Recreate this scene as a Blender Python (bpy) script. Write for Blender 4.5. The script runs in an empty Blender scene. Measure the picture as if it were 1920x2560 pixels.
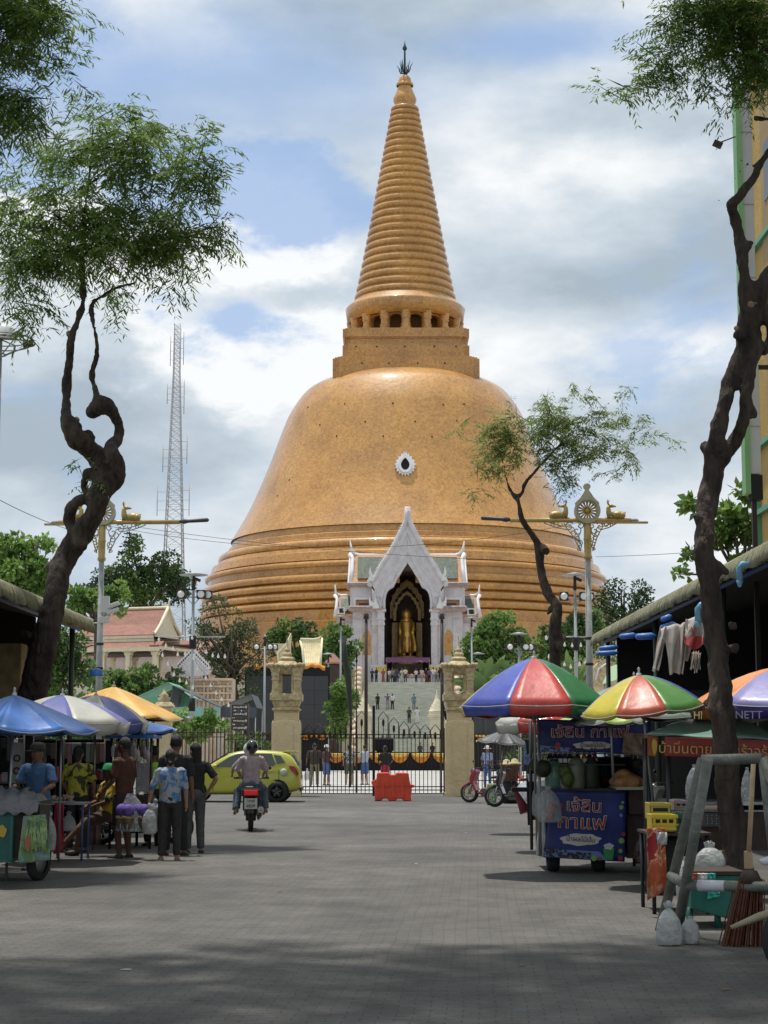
import bpy, math, random
from math import sin, cos, pi, radians as R, atan, atan2, sqrt
from mathutils import Vector, Matrix, noise
import numpy as np
random.seed(7)
sc = bpy.context.scene
C = sc.collection
# ---------------- camera
F = 4400.0; CZ = 1.6; TH = atan(586 / F)
cd = bpy.data.cameras.new('camera'); cam = bpy.data.objects.new('camera', cd); C.objects.link(cam)
cam.location = (0, 0, CZ); cam.rotation_euler = (pi / 2 + TH, 0, 0)
cd.sensor_fit = 'VERTICAL'; cd.sensor_height = 36; cd.lens = 36 * F / 2560
cd.clip_start = 0.3; cd.clip_end = 3000
sc.camera = cam
# ---------------- sun and sky
SUN_EL = R(78); SUN_AZ = R(-38)          # high, beyond the stupa and a little left
sd = bpy.data.lights.new('sun', 'SUN'); so = bpy.data.objects.new('sun', sd); C.objects.link(so)
sd.energy = 3.3; sd.angle = R(1.5); sd.color = (1, 0.95, 0.87)
sdir = Vector((sin(SUN_AZ) * cos(SUN_EL), cos(SUN_AZ) * cos(SUN_EL), sin(SUN_EL)))
so.rotation_euler = sdir.to_track_quat('Z', 'Y').to_euler()
w = bpy.data.worlds.new('World'); sc.world = w; w.use_nodes = True
nt = w.node_tree; nt.nodes.clear()
def wn(t, **k):
    n = nt.nodes.new(t)
    for a, b in k.items():
        if a.startswith('i_'):
            n.inputs[int(a[2:])].default_value = b
        else: setattr(n, a, b)
    return n
def wl(a, b, ai=0, bi=0): nt.links.new(a.outputs[ai], b.inputs[bi])
def wm(op, a, b=None, c=None):
    n = wn('ShaderNodeMath', operation=op)
    for i, q in enumerate((a, b, c)):
        if q is None: continue
        if isinstance(q, (int, float)): n.inputs[i].default_value = q
        else: nt.links.new(q, n.inputs[i])
    return n.outputs[0]
sky = wn('ShaderNodeTexSky', sky_type='NISHITA', sun_disc=False, sun_elevation=SUN_EL, sun_rotation=SUN_AZ, dust_density=2.0, ozone_density=1.5)
skys = wn('ShaderNodeMixRGB', blend_type='MULTIPLY', i_0=1.0); skys.inputs[2].default_value = (0.115, 0.118, 0.122, 1); wl(sky, skys, 0, 1)
tc = wn('ShaderNodeTexCoord'); sep = wn('ShaderNodeSeparateXYZ'); wl(tc, sep)
DX, DY, DZ = sep.outputs[0], sep.outputs[1], sep.outputs[2]
# direction -> (x, z) on a far cloud sheet, clouds get flatter towards the horizon
zz = wm('ADD', wm('MAXIMUM', DZ, 0.0), 0.12)
mp = wn('ShaderNodeMapping'); mp.inputs['Scale'].default_value = (4.6, 4.6, 8.2); wl(tc, mp)
mp.inputs['Location'].default_value = (1.9, 0.4, 2.3)
n1 = wn('ShaderNodeTexNoise'); n1.inputs['Scale'].default_value = 1.15; n1.inputs['Detail'].default_value = 11; n1.inputs['Roughness'].default_value = 0.56; n1.inputs['Distortion'].default_value = 0.25; wl(mp, n1)
n2 = wn('ShaderNodeTexNoise'); n2.inputs['Scale'].default_value = 2.6; n2.inputs['Detail'].default_value = 11; n2.inputs['Roughness'].default_value = 0.6; wl(mp, n2)
mp2 = wn('ShaderNodeMapping'); mp2.inputs['Location'].default_value = (5.3, 1.4, 0.35); mp2.inputs['Scale'].default_value = (4.0, 4.0, 9.0); wl(tc, mp2)
n3 = wn('ShaderNodeTexNoise'); n3.inputs['Scale'].default_value = 1.3; n3.inputs['Detail'].default_value = 10; n3.inputs['Roughness'].default_value = 0.56; wl(mp2, n3)
def skyblob(px, py, rx, ry, soft=0.6, warp=0.9):
    """gaussian-like lobe round a sky direction given as picture angles"""
    v = 1280 - py; fy = F * cos(TH) - v * sin(TH); fz = F * sin(TH) + v * cos(TH)
    L = sqrt(fy * fy + fz * fz + (px - 960) ** 2)
    cx, cz = (px - 960) / L, fz / L
    ax = wm('MULTIPLY', wm('SUBTRACT', DX, cx), F / rx); az = wm('MULTIPLY', wm('SUBTRACT', DZ, cz), F / ry)
    d = wm('SQRT', wm('ADD', wm('MULTIPLY', ax, ax), wm('MULTIPLY', az, az)))
    d = wm('ADD', d, wm('MULTIPLY', wm('SUBTRACT', n2.outputs[0], 0.5), warp * 2))
    m = wn('ShaderNodeMapRange', interpolation_type='SMOOTHSTEP'); m.inputs[1].default_value = 1 + soft; m.inputs[2].default_value = 1 - soft
    nt.links.new(d, m.inputs[0])
    return wm('MULTIPLY', m.outputs[0], wm('GREATER_THAN', DY, 0.0))
holes = None
for b in ((540, 430, 300, 90, .4, 2.2), (790, 510, 170, 90, .4, 2.2), (590, 800, 150, 70, .5, 3.0), (60, 420, 160, 60, .4, 1.6), (420, 190, 560, 130, 1.1, .9), (1330, 110, 260, 50, .9, 1.0)):
    q = skyblob(*b); holes = q if holes is None else wm('MAXIMUM', holes, q)
thin = skyblob(430, 170, 700, 170, .9, .7)
cov = wn('ShaderNodeMapRange', interpolation_type='SMOOTHSTEP'); cov.inputs[1].default_value = 0.30; cov.inputs[2].default_value = 0.46; wl(n1, cov)
c0 = wm('MAXIMUM', cov.outputs[0], 0.42)
cover = wm('MULTIPLY', wm('MAXIMUM', c0, wm('GREATER_THAN', 0.0, DY)), wm('SUBTRACT', 1.0, wm('MULTIPLY', holes, 0.82)))
cr = wn('ShaderNodeValToRGB'); e = cr.color_ramp.elements
e[0].position = 0.36; e[0].color = (0.36, 0.435, 0.50, 1)
e[1].position = 0.66; e[1].color = (0.84, 0.86, 0.87, 1)
e2 = e.new(0.5); e2.color = (0.53, 0.60, 0.665, 1)
# bright cumulus banks low left and pale lobes right
br = wm('MAXIMUM', wm('MAXIMUM', skyblob(150, 560, 280, 130, .35, 1.6), skyblob(600, 620, 260, 120, .35, 1.7)), wm('MAXIMUM', skyblob(700, 880, 330, 130, .4, 1.8), wm('MAXIMUM', skyblob(1430, 880, 320, 90, .9, 1.5), skyblob(1560, 420, 350, 60, .9, 1.4))))
dk = wm('MAXIMUM', skyblob(1500, 660, 420, 110, .9, 1.3), wm('MAXIMUM', skyblob(1050, 20, 420, 90, .9, .8), skyblob(160, 1050, 420, 130, .9, 1.0)))
val = wm('ADD', wm('ADD', wm('MULTIPLY', wm('SUBTRACT', n3.outputs[0], 0.5), 0.85), 0.51), wm('SUBTRACT', wm('MULTIPLY', br, 0.19), wm('MULTIPLY', dk, 0.10)))
nt.links.new(val, cr.inputs[0])
mx = wn('ShaderNodeMixRGB'); nt.links.new(cover, mx.inputs[0])
# clear blue between the clouds: the sky texture, whitened a little by high haze
veil = wn('ShaderNodeMixRGB', i_0=0.45); wl(skys, veil, 0, 1); veil.inputs[2].default_value = (0.33, 0.50, 0.80, 1)
wl(veil, mx, 0, 1); wl(cr, mx, 0, 2)
bg = wn('ShaderNodeBackground'); bg.inputs[1].default_value = 1.0; wl(mx, bg); wo = wn('ShaderNodeOutputWorld'); wl(bg, wo)
vs = sc.view_settings; vs.view_transform = 'Standard'; vs.look = 'None'; vs.gamma = 1; vs.use_curve_mapping = False; vs.exposure = 0.2
# ---------------- helpers
def P(px, py, Y):
    """the point at distance Y seen at photograph pixel (px, py)"""
    v = 1280 - py; fy = F * cos(TH) - v * sin(TH); fz = F * sin(TH) + v * cos(TH)
    return Vector(((px - 960) / fy * Y, Y, CZ + fz / fy * Y))
def G(px, py):
    v = 1280 - py; fy = F * cos(TH) - v * sin(TH); fz = F * sin(TH) + v * cos(TH)
    Y = -CZ * fy / fz
    return Vector(((px - 960) / fy * Y, Y, 0))
def X(px, Y): return P(px, 1866, Y).x
def Z(py, Y): return P(960, py, Y).z
class MB:
    def __init__(s): s.v = []; s.f = []; s.m = []; s.s = []
    def add(s, vs, fs, m=0, sm=False):
        o = len(s.v); s.v += [tuple(q) for q in vs]
        for f in fs: s.f.append([i + o for i in f]); s.m.append(m); s.s.append(sm)
        return s
    def box(s, x, y, z, sx, sy, sz, m=0, rz=0, M=None, tx=1, ty=1):
        vs = []
        for dz in (-.5, .5):
            kx = tx if dz > 0 else 1; ky = ty if dz > 0 else 1
            for dx, dy in ((-.5, -.5), (.5, -.5), (.5, .5), (-.5, .5)): vs.append(Vector((dx * sx * kx, dy * sy * ky, dz * sz)))
        if rz: mt = Matrix.Rotation(rz, 3, 'Z'); vs = [mt @ q for q in vs]
        if M: vs = [M @ q for q in vs]
        c = Vector((x, y, z)); vs = [q + c for q in vs]
        return s.add(vs, [(3, 2, 1, 0), (4, 5, 6, 7), (0, 1, 5, 4), (1, 2, 6, 5), (2, 3, 7, 6), (3, 0, 4, 7)], m)
    def b2(s, x0, x1, y0, y1, z0, z1, m=0): return s.box((x0 + x1) / 2, (y0 + y1) / 2, (z0 + z1) / 2, x1 - x0, y1 - y0, z1 - z0, m)
    def tube(s, pts, r, n=8, m=0, sm=True, cap=True):
        pts = [Vector(p) for p in pts]; k = len(pts)
        if not isinstance(r, (list, tuple)): r = [r] * k
        vs = []; up = None
        for i, p in enumerate(pts):
            t = (pts[min(i + 1, k - 1)] - pts[max(i - 1, 0)])
            t = t.normalized() if t.length > 1e-9 else Vector((0, 0, 1))
            if up is None: up = t.orthogonal().normalized()
            a = (up - t * up.dot(t)); a = a.normalized() if a.length > 1e-6 else t.orthogonal().normalized(); up = a
            b = t.cross(a)
            for j in range(n):
                q = 2 * pi * j / n; vs.append(p + (a * cos(q) + b * sin(q)) * r[i])
        fs = [(i * n + j, i * n + (j + 1) % n, (i + 1) * n + (j + 1) % n, (i + 1) * n + j) for i in range(k - 1) for j in range(n)]
        s.add(vs, fs, m, sm)
        if cap:
            o = len(s.v) - k * n
            s.f.append([o + j for j in range(n)][::-1]); s.m.append(m); s.s.append(False)
            s.f.append([o + (k - 1) * n + j for j in range(n)]); s.m.append(m); s.s.append(False)
        return s
    def lathe(s, prof, n=24, c=(0, 0, 0), m=0, sm=True, ax='z', a0=0, sx=1, sy=1):
        vs = []; c = Vector(c)
        for r, z in prof:
            for j in range(n):
                q = 2 * pi * j / n + a0; u, w_ = cos(q) * r * sx, sin(q) * r * sy
                vs.append(c + (Vector((u, w_, z)) if ax == 'z' else Vector((u, z, w_)) if ax == 'y' else Vector((z, u, w_))))
        k = len(prof)
        fs = [(i * n + j, i * n + (j + 1) % n, (i + 1) * n + (j + 1) % n, (i + 1) * n + j) for i in range(k - 1) for j in range(n)]
        return s.add(vs, fs, m, sm)
    def prism(s, poly, y0, y1, m=0, ax='y', cap=True):
        n = len(poly)
        mk = (lambda u, w_, t: (u, t, w_)) if ax == 'y' else (lambda u, w_, t: (t, u, w_)) if ax == 'x' else (lambda u, w_, t: (u, w_, t))
        vs = [mk(u, w_, y0) for u, w_ in poly] + [mk(u, w_, y1) for u, w_ in poly]
        fs = [(i, (i + 1) % n, n + (i + 1) % n, n + i) for i in range(n)]
        if cap: fs += [tuple(range(n))[::-1], tuple(range(n, 2 * n))]
        return s.add(vs, fs, m)
    def ring(s, outer, inner, y0, y1, m=0, ax='y'):
        """a plate between two loops with the same number of points"""
        n = len(outer)
        mk = (lambda u, w_, t: (u, t, w_)) if ax == 'y' else (lambda u, w_, t: (u, w_, t))
        vs = [mk(*p, t) for t in (y0, y1) for lp in (outer, inner) for p in lp]
        fs = []
        for i in range(n):
            j = (i + 1) % n
            fs += [(i, j, n + j, n + i), (2 * n + i, 3 * n + i, 3 * n + j, 2 * n + j), (i, 2 * n + i, 2 * n + j, j), (n + i, n + j, 3 * n + j, 3 * n + i)]
        return s.add(vs, fs, m)
    def ell(s, c, r, m=0, nu=12, nv=8, M=None):
        if not isinstance(r, (list, tuple)): r = (r, r, r)
        c = Vector(c); vs = []
        for i in range(nv + 1):
            t = pi * i / nv
            for j in range(nu):
                q = 2 * pi * j / nu; p = Vector((r[0] * sin(t) * cos(q), r[1] * sin(t) * sin(q), -r[2] * cos(t)))
                if M: p = M @ p
                vs.append(c + p)
        fs = [(i * nu + j, i * nu + (j + 1) % nu, (i + 1) * nu + (j + 1) % nu, (i + 1) * nu + j) for i in range(nv) for j in range(nu)]
        return s.add(vs, fs, m, True)
    def grid(s, fn, nu, nv, m=0, sm=True):
        vs = [fn(i / nu, j / nv) for j in range(nv + 1) for i in range(nu + 1)]
        fs = [(j * (nu + 1) + i, j * (nu + 1) + i + 1, (j + 1) * (nu + 1) + i + 1, (j + 1) * (nu + 1) + i) for j in range(nv) for i in range(nu)]
        return s.add(vs, fs, m, sm)
    def build(s, name, mats, parent=None, loc=None, bev=0, solid=0, rz=0):
        me = bpy.data.meshes.new(name); me.from_pydata(s.v, [], s.f); 
        me.polygons.foreach_set('material_index', s.m); me.polygons.foreach_set('use_smooth', s.s)
        if not isinstance(mats, (list, tuple)): mats = [mats]
        for q in mats: me.materials.append(q)
        me.update()
        o = bpy.data.objects.new(name, me); C.objects.link(o)
        if parent: o.parent = parent
        if loc is not None: o.location = loc
        if rz: o.rotation_euler.z = rz
        if bev:
            b = o.modifiers.new('b', 'BEVEL'); b.width = bev; b.segments = 2; b.limit_method = 'ANGLE'; b.angle_limit = R(40)
        if solid:
            b = o.modifiers.new('s', 'SOLIDIFY'); b.thickness = solid; b.offset = 0
        return o
def tag(o, label, cat, group=None):
    o['label'] = label; o['category'] = cat
    if group: o['group'] = group
    return o
def thing(name, label, cat, loc=(0, 0, 0), rz=0, group=None):
    o = bpy.data.objects.new(name, None); C.objects.link(o); o.empty_display_size = .1
    o.location = loc; o.rotation_euler = (0, 0, rz)
    return tag(o, label, cat, group)
def struct(o): o['kind'] = 'structure'; return o
def stuff(o): o['kind'] = 'stuff'; return o
def dup(root, loc, rz=None, label=None, scale=None):
    r = root.copy(); C.objects.link(r); r.location = loc
    if rz is not None: r.rotation_euler = (0, 0, rz)
    if scale: r.scale = (scale,) * 3
    if label: r['label'] = label
    for ch in list(root.children):
        c = ch.copy(); C.objects.link(c); c.parent = r
        for g in list(ch.children):
            d = g.copy(); C.objects.link(d); d.parent = c
    return r
# ---------------- materials
MATS = {}
def M_(name, col, rough=.7, metal=0, var=0.0, vs_=4.0, bump=0.0, bs=30.0, coat=0, trans=0, alpha=1, col2=None, spec=.5, emit=0, det=5, stretch=None):
    if name in MATS: return MATS[name]
    m = bpy.data.materials.new(name); m.use_nodes = True; MATS[name] = m
    n = m.node_tree; b = n.nodes['Principled BSDF']; L = n.links.new
    b.inputs['Base Color'].default_value = (*col, 1); b.inputs['Roughness'].default_value = rough; b.inputs['Metallic'].default_value = metal
    b.inputs['Coat Weight'].default_value = coat; b.inputs['Specular IOR Level'].default_value = spec; b.inputs['Transmission Weight'].default_value = trans; b.inputs['Alpha'].default_value = alpha
    if var or col2 or bump:
        t = n.nodes.new('ShaderNodeTexCoord'); src = t.outputs['Object']
        if stretch:
            mp_ = n.nodes.new('ShaderNodeMapping'); mp_.inputs['Scale'].default_value = stretch; L(src, mp_.inputs[0]); src = mp_.outputs[0]
    if var or col2:
        x = n.nodes.new('ShaderNodeTexNoise'); x.inputs['Scale'].default_value = vs_; x.inputs['Detail'].default_value = det; x.inputs['Roughness'].default_value = .62; L(src, x.inputs[0])
        r = n.nodes.new('ShaderNodeValToRGB'); L(x.outputs[0], r.inputs[0]); L(r.outputs[0], b.inputs['Base Color'])
        a = col2 or tuple(c * (1 - var) for c in col); z = col if col2 else tuple(min(1, c * (1 + var)) for c in col)
        r.color_ramp.elements[0].position = .35; r.color_ramp.elements[0].color = (*a, 1); r.color_ramp.elements[1].position = .65; r.color_ramp.elements[1].color = (*z, 1)
    if bump:
        y = n.nodes.new('ShaderNodeTexNoise'); y.inputs['Scale'].default_value = bs; y.inputs['Detail'].default_value = 4; L(src, y.inputs[0])
        k = n.nodes.new('ShaderNodeBump'); k.inputs['Strength'].default_value = min(1, bump); k.inputs['Distance'].default_value = 1.2 / bs; L(y.outputs[0], k.inputs['Height']); L(k.outputs[0], b.inputs['Normal'])
    if emit: b.inputs['Emission Color'].default_value = (*col, 1); b.inputs['Emission Strength'].default_value = emit
    return m
def leafmat(name, col, col2, trans=.35, rough=.55):
    if name in MATS: return MATS[name]
    m = bpy.data.materials.new(name); m.use_nodes = True; MATS[name] = m
    n = m.node_tree; b = n.nodes['Principled BSDF']; L = n.links.new
    g = n.nodes.new('ShaderNodeNewGeometry'); r = n.nodes.new('ShaderNodeValToRGB'); L(g.outputs['Random Per Island'], r.inputs[0])
    r.color_ramp.elements[0].color = (*col, 1); r.color_ramp.elements[1].color = (*col2, 1)
    L(r.outputs[0], b.inputs['Base Color']); b.inputs['Roughness'].default_value = rough
    t = n.nodes.new('ShaderNodeBsdfTranslucent'); hs = n.nodes.new('ShaderNodeHueSaturation'); hs.inputs['Value'].default_value = 1.5; hs.inputs['Hue'].default_value = .485
    L(r.outputs[0], hs.inputs['Color']); L(hs.outputs[0], t.inputs[0])
    x = n.nodes.new('ShaderNodeMixShader'); x.inputs[0].default_value = trans; L(b.outputs[0], x.inputs[1]); L(t.outputs[0], x.inputs[2]); L(x.outputs[0], n.nodes['Material Output'].inputs[0])
    return m
def noise3(p, s): return noise.noise(Vector(p) * s)
# ================ the great stupa
SD = 290.0; SX = P(1014, 1400, SD).x
def gold_tile():
    m = bpy.data.materials.new('gold_glazed_tile'); m.use_nodes = True
    n = m.node_tree; b = n.nodes['Principled BSDF']; L = n.links.new
    t = n.nodes.new('ShaderNodeTexCoord'); src = t.outputs['Object']
    n1 = n.nodes.new('ShaderNodeTexNoise'); n1.inputs['Scale'].default_value = .16; n1.inputs['Detail'].default_value = 4; L(src, n1.inputs[0])
    n2 = n.nodes.new('ShaderNodeTexNoise'); n2.inputs['Scale'].default_value = 1.3; n2.inputs['Detail'].default_value = 4; n2.inputs['Distortion'].default_value = 1.8; n2.inputs['Roughness'].default_value = .6; L(src, n2.inputs[0])
    r = n.nodes.new('ShaderNodeValToRGB'); L(n2.outputs[0], r.inputs[0])
    e = r.color_ramp.elements; e[0].position = .36; e[0].color = (.41, .180, .030, 1); e[1].position = .64; e[1].color = (.63, .325, .072, 1); q = e.new(.49); q.color = (.53, .255, .050, 1)
    mx_ = n.nodes.new('ShaderNodeMixRGB'); mx_.blend_type = 'MULTIPLY'; mx_.inputs[0].default_value = .75
    r2 = n.nodes.new('ShaderNodeValToRGB'); L(n1.outputs[0], r2.inputs[0]); r2.color_ramp.elements[0].position = .3; r2.color_ramp.elements[0].color = (.66, .62, .56, 1); r2.color_ramp.elements[1].position = .6
    L(r.outputs[0], mx_.inputs[1]); L(r2.outputs[0], mx_.inputs[2]); L(mx_.outputs[0], b.inputs['Base Color'])
    b.inputs['Roughness'].default_value = .5; b.inputs['Coat Weight'].default_value = .8; b.inputs['Coat Roughness'].default_value = .09
    n3 = n.nodes.new('ShaderNodeTexNoise'); n3.inputs['Scale'].default_value = 1.6; n3.inputs['Detail'].default_value = 5; L(src, n3.inputs[0])
    k = n.nodes.new('ShaderNodeBump'); k.inputs['Strength'].default_value = .25; k.inputs['Distance'].default_value = .15; L(n3.outputs[0], k.inputs['Height']); L(k.outputs[0], b.inputs['Normal'])
    return m
GOLD = gold_tile()
def rad(rpx): 
    u = rpx / (F * cos(TH)) * SD * .993
    return u
def sil(py, rpx):
    """radius and height of a ring whose silhouette is seen at row py"""
    r_ = rad(rpx) * (1 - (1500 - py) * 0.0000); r_ = rpx * SD / (F * cos(TH) - (1280 - py) * sin(TH)); r_ = r_ * (1 - .5 * (r_ / SD) ** 2)
    return (r_, Z(py, SD - r_ * r_ / SD))
def fro(py, r_): return (r_, Z(py, SD - r_))
stupa = thing('stupa', 'giant golden-orange bell-shaped stupa with ringed spire rising beyond the gate', 'stupa', (SX, SD, 0))
mb = MB()                                           # bell
bell = [(944, 120), (949, 155), (955, 186), (961, 206), (969, 226), (981, 247), (999, 264), (1033, 288), (1066, 303), (1119, 323), (1172, 343), (1218, 363), (1265, 384), (1311, 409), (1340, 427), (1357, 438)]
pr = [sil(*q) for q in bell][::-1]
def smooth_prof(p, it=2):
    for _ in range(it):
        q = [p[0]]
        for a, b in zip(p, p[1:]): q += [(a[0] * .75 + b[0] * .25, a[1] * .75 + b[1] * .25), (a[0] * .25 + b[0] * .75, a[1] * .25 + b[1] * .75)]
        p = q + [p[-1]]
    return p
mb.lathe(smooth_prof(pr), 160).build('bell', GOLD, stupa)
bellp = pr
hz = M_('dark_hole', (.02, .015, .01), .9)
mb = MB()
for i, (px, py) in enumerate([(x_, y_) for x_, y_ in ((770, 1018), (862, 1010), (982, 1008), (1108, 1012), (1160, 1010), (800, 1062), (913, 1054), (1038, 1054), (1142, 1052), (724, 1200), (842, 1090), (958, 1090), (1080, 1092), (694, 1240))]):
    # find the bell surface point seen there
    best = None
    for t in range(400):
        Y_ = SD - 33 * (1 - t / 400); p = P(px, py, Y_); rr = sqrt((p.x - SX) ** 2 + (Y_ - SD) ** 2)
        R_ = None
        for a, b in zip(bellp, bellp[1:]):
            if a[1] <= p.z <= b[1]: R_ = a[0] + (b[0] - a[0]) * (p.z - a[1]) / (b[1] - a[1] + 1e-9)
        if R_ and rr <= R_: best = p; break
    if best: MB().ell((best.x - SX, best.y - SD, best.z), .15, 0, 8, 6).build('vent_hole', hz, stupa)
# stepped ring base
zb = sil(1357, 438)
pr = [(zb[0] - .3, zb[1])]
rr = lambda px: px * SD / (F * cos(TH)) * .99
def ledge(r0, y0): pr.append(fro(y0, r0))
# (radius px, front row) pairs going down: rolls and flats
for r_, y_ in ((438, 1324), (444, 1327), (446, 1338)): ledge(rr(r_), y_)
def roll(r0, y0, r1, y1, n=6):
    a = fro(y0, rr(r0)); b = fro(y1, rr(r1)); h = (a[1] - b[1]) / 2; zc = (a[1] + b[1]) / 2
    for i in range(n + 1):
        t = pi / 2 - pi * i / n; pr.append((a[0] + (b[0] - a[0]) * i / n + h * .75 * cos(t), zc + h * sin(t)))
pr.append(fro(1340, rr(458))); roll(458, 1342, 466, 1362); pr.append(fro(1364, rr(470))); pr.append(fro(1372, rr(474))); pr.append(fro(1374, rr(484))); pr.append(fro(1394, rr(490)))
pr.append(fro(1396, rr(486))); roll(497, 1398, 499, 1411); pr.append(fro(1413, rr(494))); pr.append(fro(1427, rr(494)))
roll(502, 1430, 503, 1448); pr.append(fro(1449, rr(497))); roll(505, 1453, 506, 1470); pr.append(fro(1472, rr(500)))
roll(507, 1476, 508, 1493); pr.append(fro(1495, rr(502))); roll(511, 1499, 512, 1516); pr.append(fro(1518, rr(506))); pr.append(fro(1521, rr(516))); pr.append(fro(1546, rr(516))); pr.append(fro(1548, rr(526))); pr.append(fro(1590, rr(526)))
pr.append((pr[-1][0], 0))
mb = MB(); mb.lathe(pr, 180, sm=True)
o = mb.build('ring_base', GOLD, stupa); o.data.set_sharp_from_angle(angle=R(30)) if hasattr(o.data, 'set_sharp_from_angle') else None
# square throne: two stepped blocks with corner notches, facing the street
def zf(py, half): return Z(py, SD - half)
def redent(h, c): 
    a = h - c
    return [(-a, -h), (a, -h), (a, -h + c * .5), (h - c * .5, -h + c * .5), (h - c * .5, -a), (h, -a), (h, a), (h - c * .5, a), (h - c * .5, h - c * .5), (a, h - c * .5), (a, h), (-a, h), (-a, h - c * .5), (-h + c * .5, h - c * .5), (-h + c * .5, a), (-h, a), (-h, -a), (-h + c * .5, -a), (-h + c * .5, -h + c * .5), (-a, -h + c * .5)]
hp = lambda px: px * (SD - 10) / (F * cos(TH) - 380 * sin(TH))
mb = MB()
for h0, y0, y1, c in ((183, 1000, 893, 1.0), (178, 893, 890, 1.0), (159, 890, 861, .8), (155, 861, 858, .8), (150.5, 858, 845, .7), (154, 845, 841, .8), (158.5, 841, 819, .8)):
    h = hp(h0); mb.prism(redent(h, c), zf(y0, h), zf(y1, h) , ax='z')
mb.build('square_throne', GOLD, stupa)
mb = MB()
for row, xs in ((908, (905, 972, 1044, 1112)), (866, (890, 942, 1012, 1086, 1140))):
    h = hp(183 if row > 890 else 159)
    for px in xs: MB().ell((P(px, row, SD - h).x - SX, -h, zf(row, h)), .14, 0, 8, 6).build('drain_hole', hz, stupa)
# colonnade
rc = hp(146); ztop = zf(772, rc); zbot = zf(819, rc)
zc0, zc1 = Z(819, SD - hp(158)), fro(776, rc)[1]
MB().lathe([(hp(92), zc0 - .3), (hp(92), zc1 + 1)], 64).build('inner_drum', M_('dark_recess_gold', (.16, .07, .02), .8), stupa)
H = zc1 - zc0
mb = MB()                                             # arcade wall with arch openings: 16 bays
for k in range(16):
    a = pi * 2 * k / 16 - pi / 2                      # pier centre
    cm = Matrix.Rotation(a + pi / 2, 4, 'Z')
    c = MB(); hw = 1.05
    c.lathe([(hw * 1.0, 0), (hw, .35), (hw * .8, .45), (hw * .8, 1.0), (hw * .68, 1.1), (hw * .62, H - 1.2), (hw * .8, H - 1.0), (hw * .72, H - .75), (hw * .8, H - .4), (hw * .88, H + .2)], 16)
    c.v = [tuple(cm @ Vector((x_, y_ - hp(138), z_ + zc0))) for x_, y_, z_ in c.v]
    c.build('column', GOLD, stupa)
rsh = hp(130)
for k in range(16):                                   # the wall behind the columns, opened by arches
    a = pi * 2 * (k + .5) / 16 - pi / 2; cm = Matrix.Rotation(a + pi / 2, 4, 'Z')
    w2 = rsh * math.tan(pi / 16); ow = w2 * .60
    arch = [(-ow, .0)] + [(-ow * cos(t), H * .72 + ow * .6 * sin(t)) for t in [pi * i / 8 for i in range(9)]] + [(ow, .0)]
    poly = [(-w2, 0), *[(arch[0][0], 0)], *arch[1:-1], (arch[-1][0], 0), (w2, 0), (w2, H), (-w2, H)]
    q = MB().prism(poly, -rsh - .25, -rsh + .55); 
    q.v = [tuple(cm @ Vector((x_, y_, z_ + zc0))) for x_, y_, z_ in q.v]; mb.add(q.v, q.f)
mb.build('arcade_wall', GOLD, stupa)
# ringed spire
pr = [(hp(150), zc1 - .9), (hp(151), zc1 - .8)]
a = sil(795, 149.5); 
pr = [(hp(140), zc1), (hp(149.5), zc1 - .2), sil(776, 149.5), sil(772, 146), sil(764, 135), sil(756, 128)]
y0_, y1_, n_ = 754.0, 268.0, 27
def rs(y): return 128 + (33.5 - 128) * ((754 - y) / (754 - 268)) ** 0.93
hts = [y0_ + (y1_ - y0_) * (1 - (1 - i / n_) ** 1.12) for i in range(n_ + 1)]
for i in range(n_):
    ya, yb = hts[i], hts[i + 1]; a_ = sil(ya, rs(ya)); b_ = sil(yb, rs(yb)); hh = b_[1] - a_[1]
    for t in range(7):
        q = -pi / 2 + pi * t / 6; f_ = .5 + .43 * sin(q)
        pr.append((a_[0] + (b_[0] - a_[0]) * f_ - .28 * hh + .34 * hh * cos(q), a_[1] + hh * f_))
    pr.append((b_[0] - .33 * hh, b_[1]))
pr += [sil(264, 24), sil(260, 26), sil(254, 29), sil(247, 29), sil(238, 25), sil(224, 19), sil(219, 17), sil(214, 17)]
MB().lathe(pr, 96).build('ringed_spire', GOLD, stupa)
mb = MB(); mb.lathe([sil(y_, r_) for y_, r_ in ((216, 21), (213, 22), (210, 21), (208, 17))], 40); mb.lathe([sil(y_, r_) for y_, r_ in ((213, 18), (204, 16.5), (196, 15), (191, 10), (188, 4), (187, 1))], 40)
mb.build('spire_cap', GOLD, stupa)
iron = M_('dark_green_bronze', (.03, .06, .06), .45, .6)
mb = MB(); k = SD / F
zt = lambda y: sil(y, 1)[1]
mb.tube([(0, 0, zt(190)), (0, 0, zt(118)), (0, 0, zt(98))], [.2, .14, .02], 8)
mb.lathe([(0, zt(128)), (.3, zt(125)), (.42, zt(121)), (.3, zt(117)), (.05, zt(108))], 12)
for q in range(4):
    a = q * pi / 2 + pi / 4 + .3
    for (r1, yb, yt, rt) in ((.75, 183, 153, 1.0), (1.1, 183, 160, 1.55)):
        d = Vector((cos(a), sin(a), 0))
        mb.tube([d * .1 + Vector((0, 0, zt(yb))), d * r1 * .7 + Vector((0, 0, zt(yb - 1))), d * r1 + Vector((0, 0, zt(yb - 10))), d * (r1 * .9) + Vector((0, 0, zt((yb + yt) / 2))), d * rt + Vector((0, 0, zt(yt)))], [.11, .12, .11, .1, .04], 6)
mb.build('trident_finial', iron, stupa)
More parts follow.
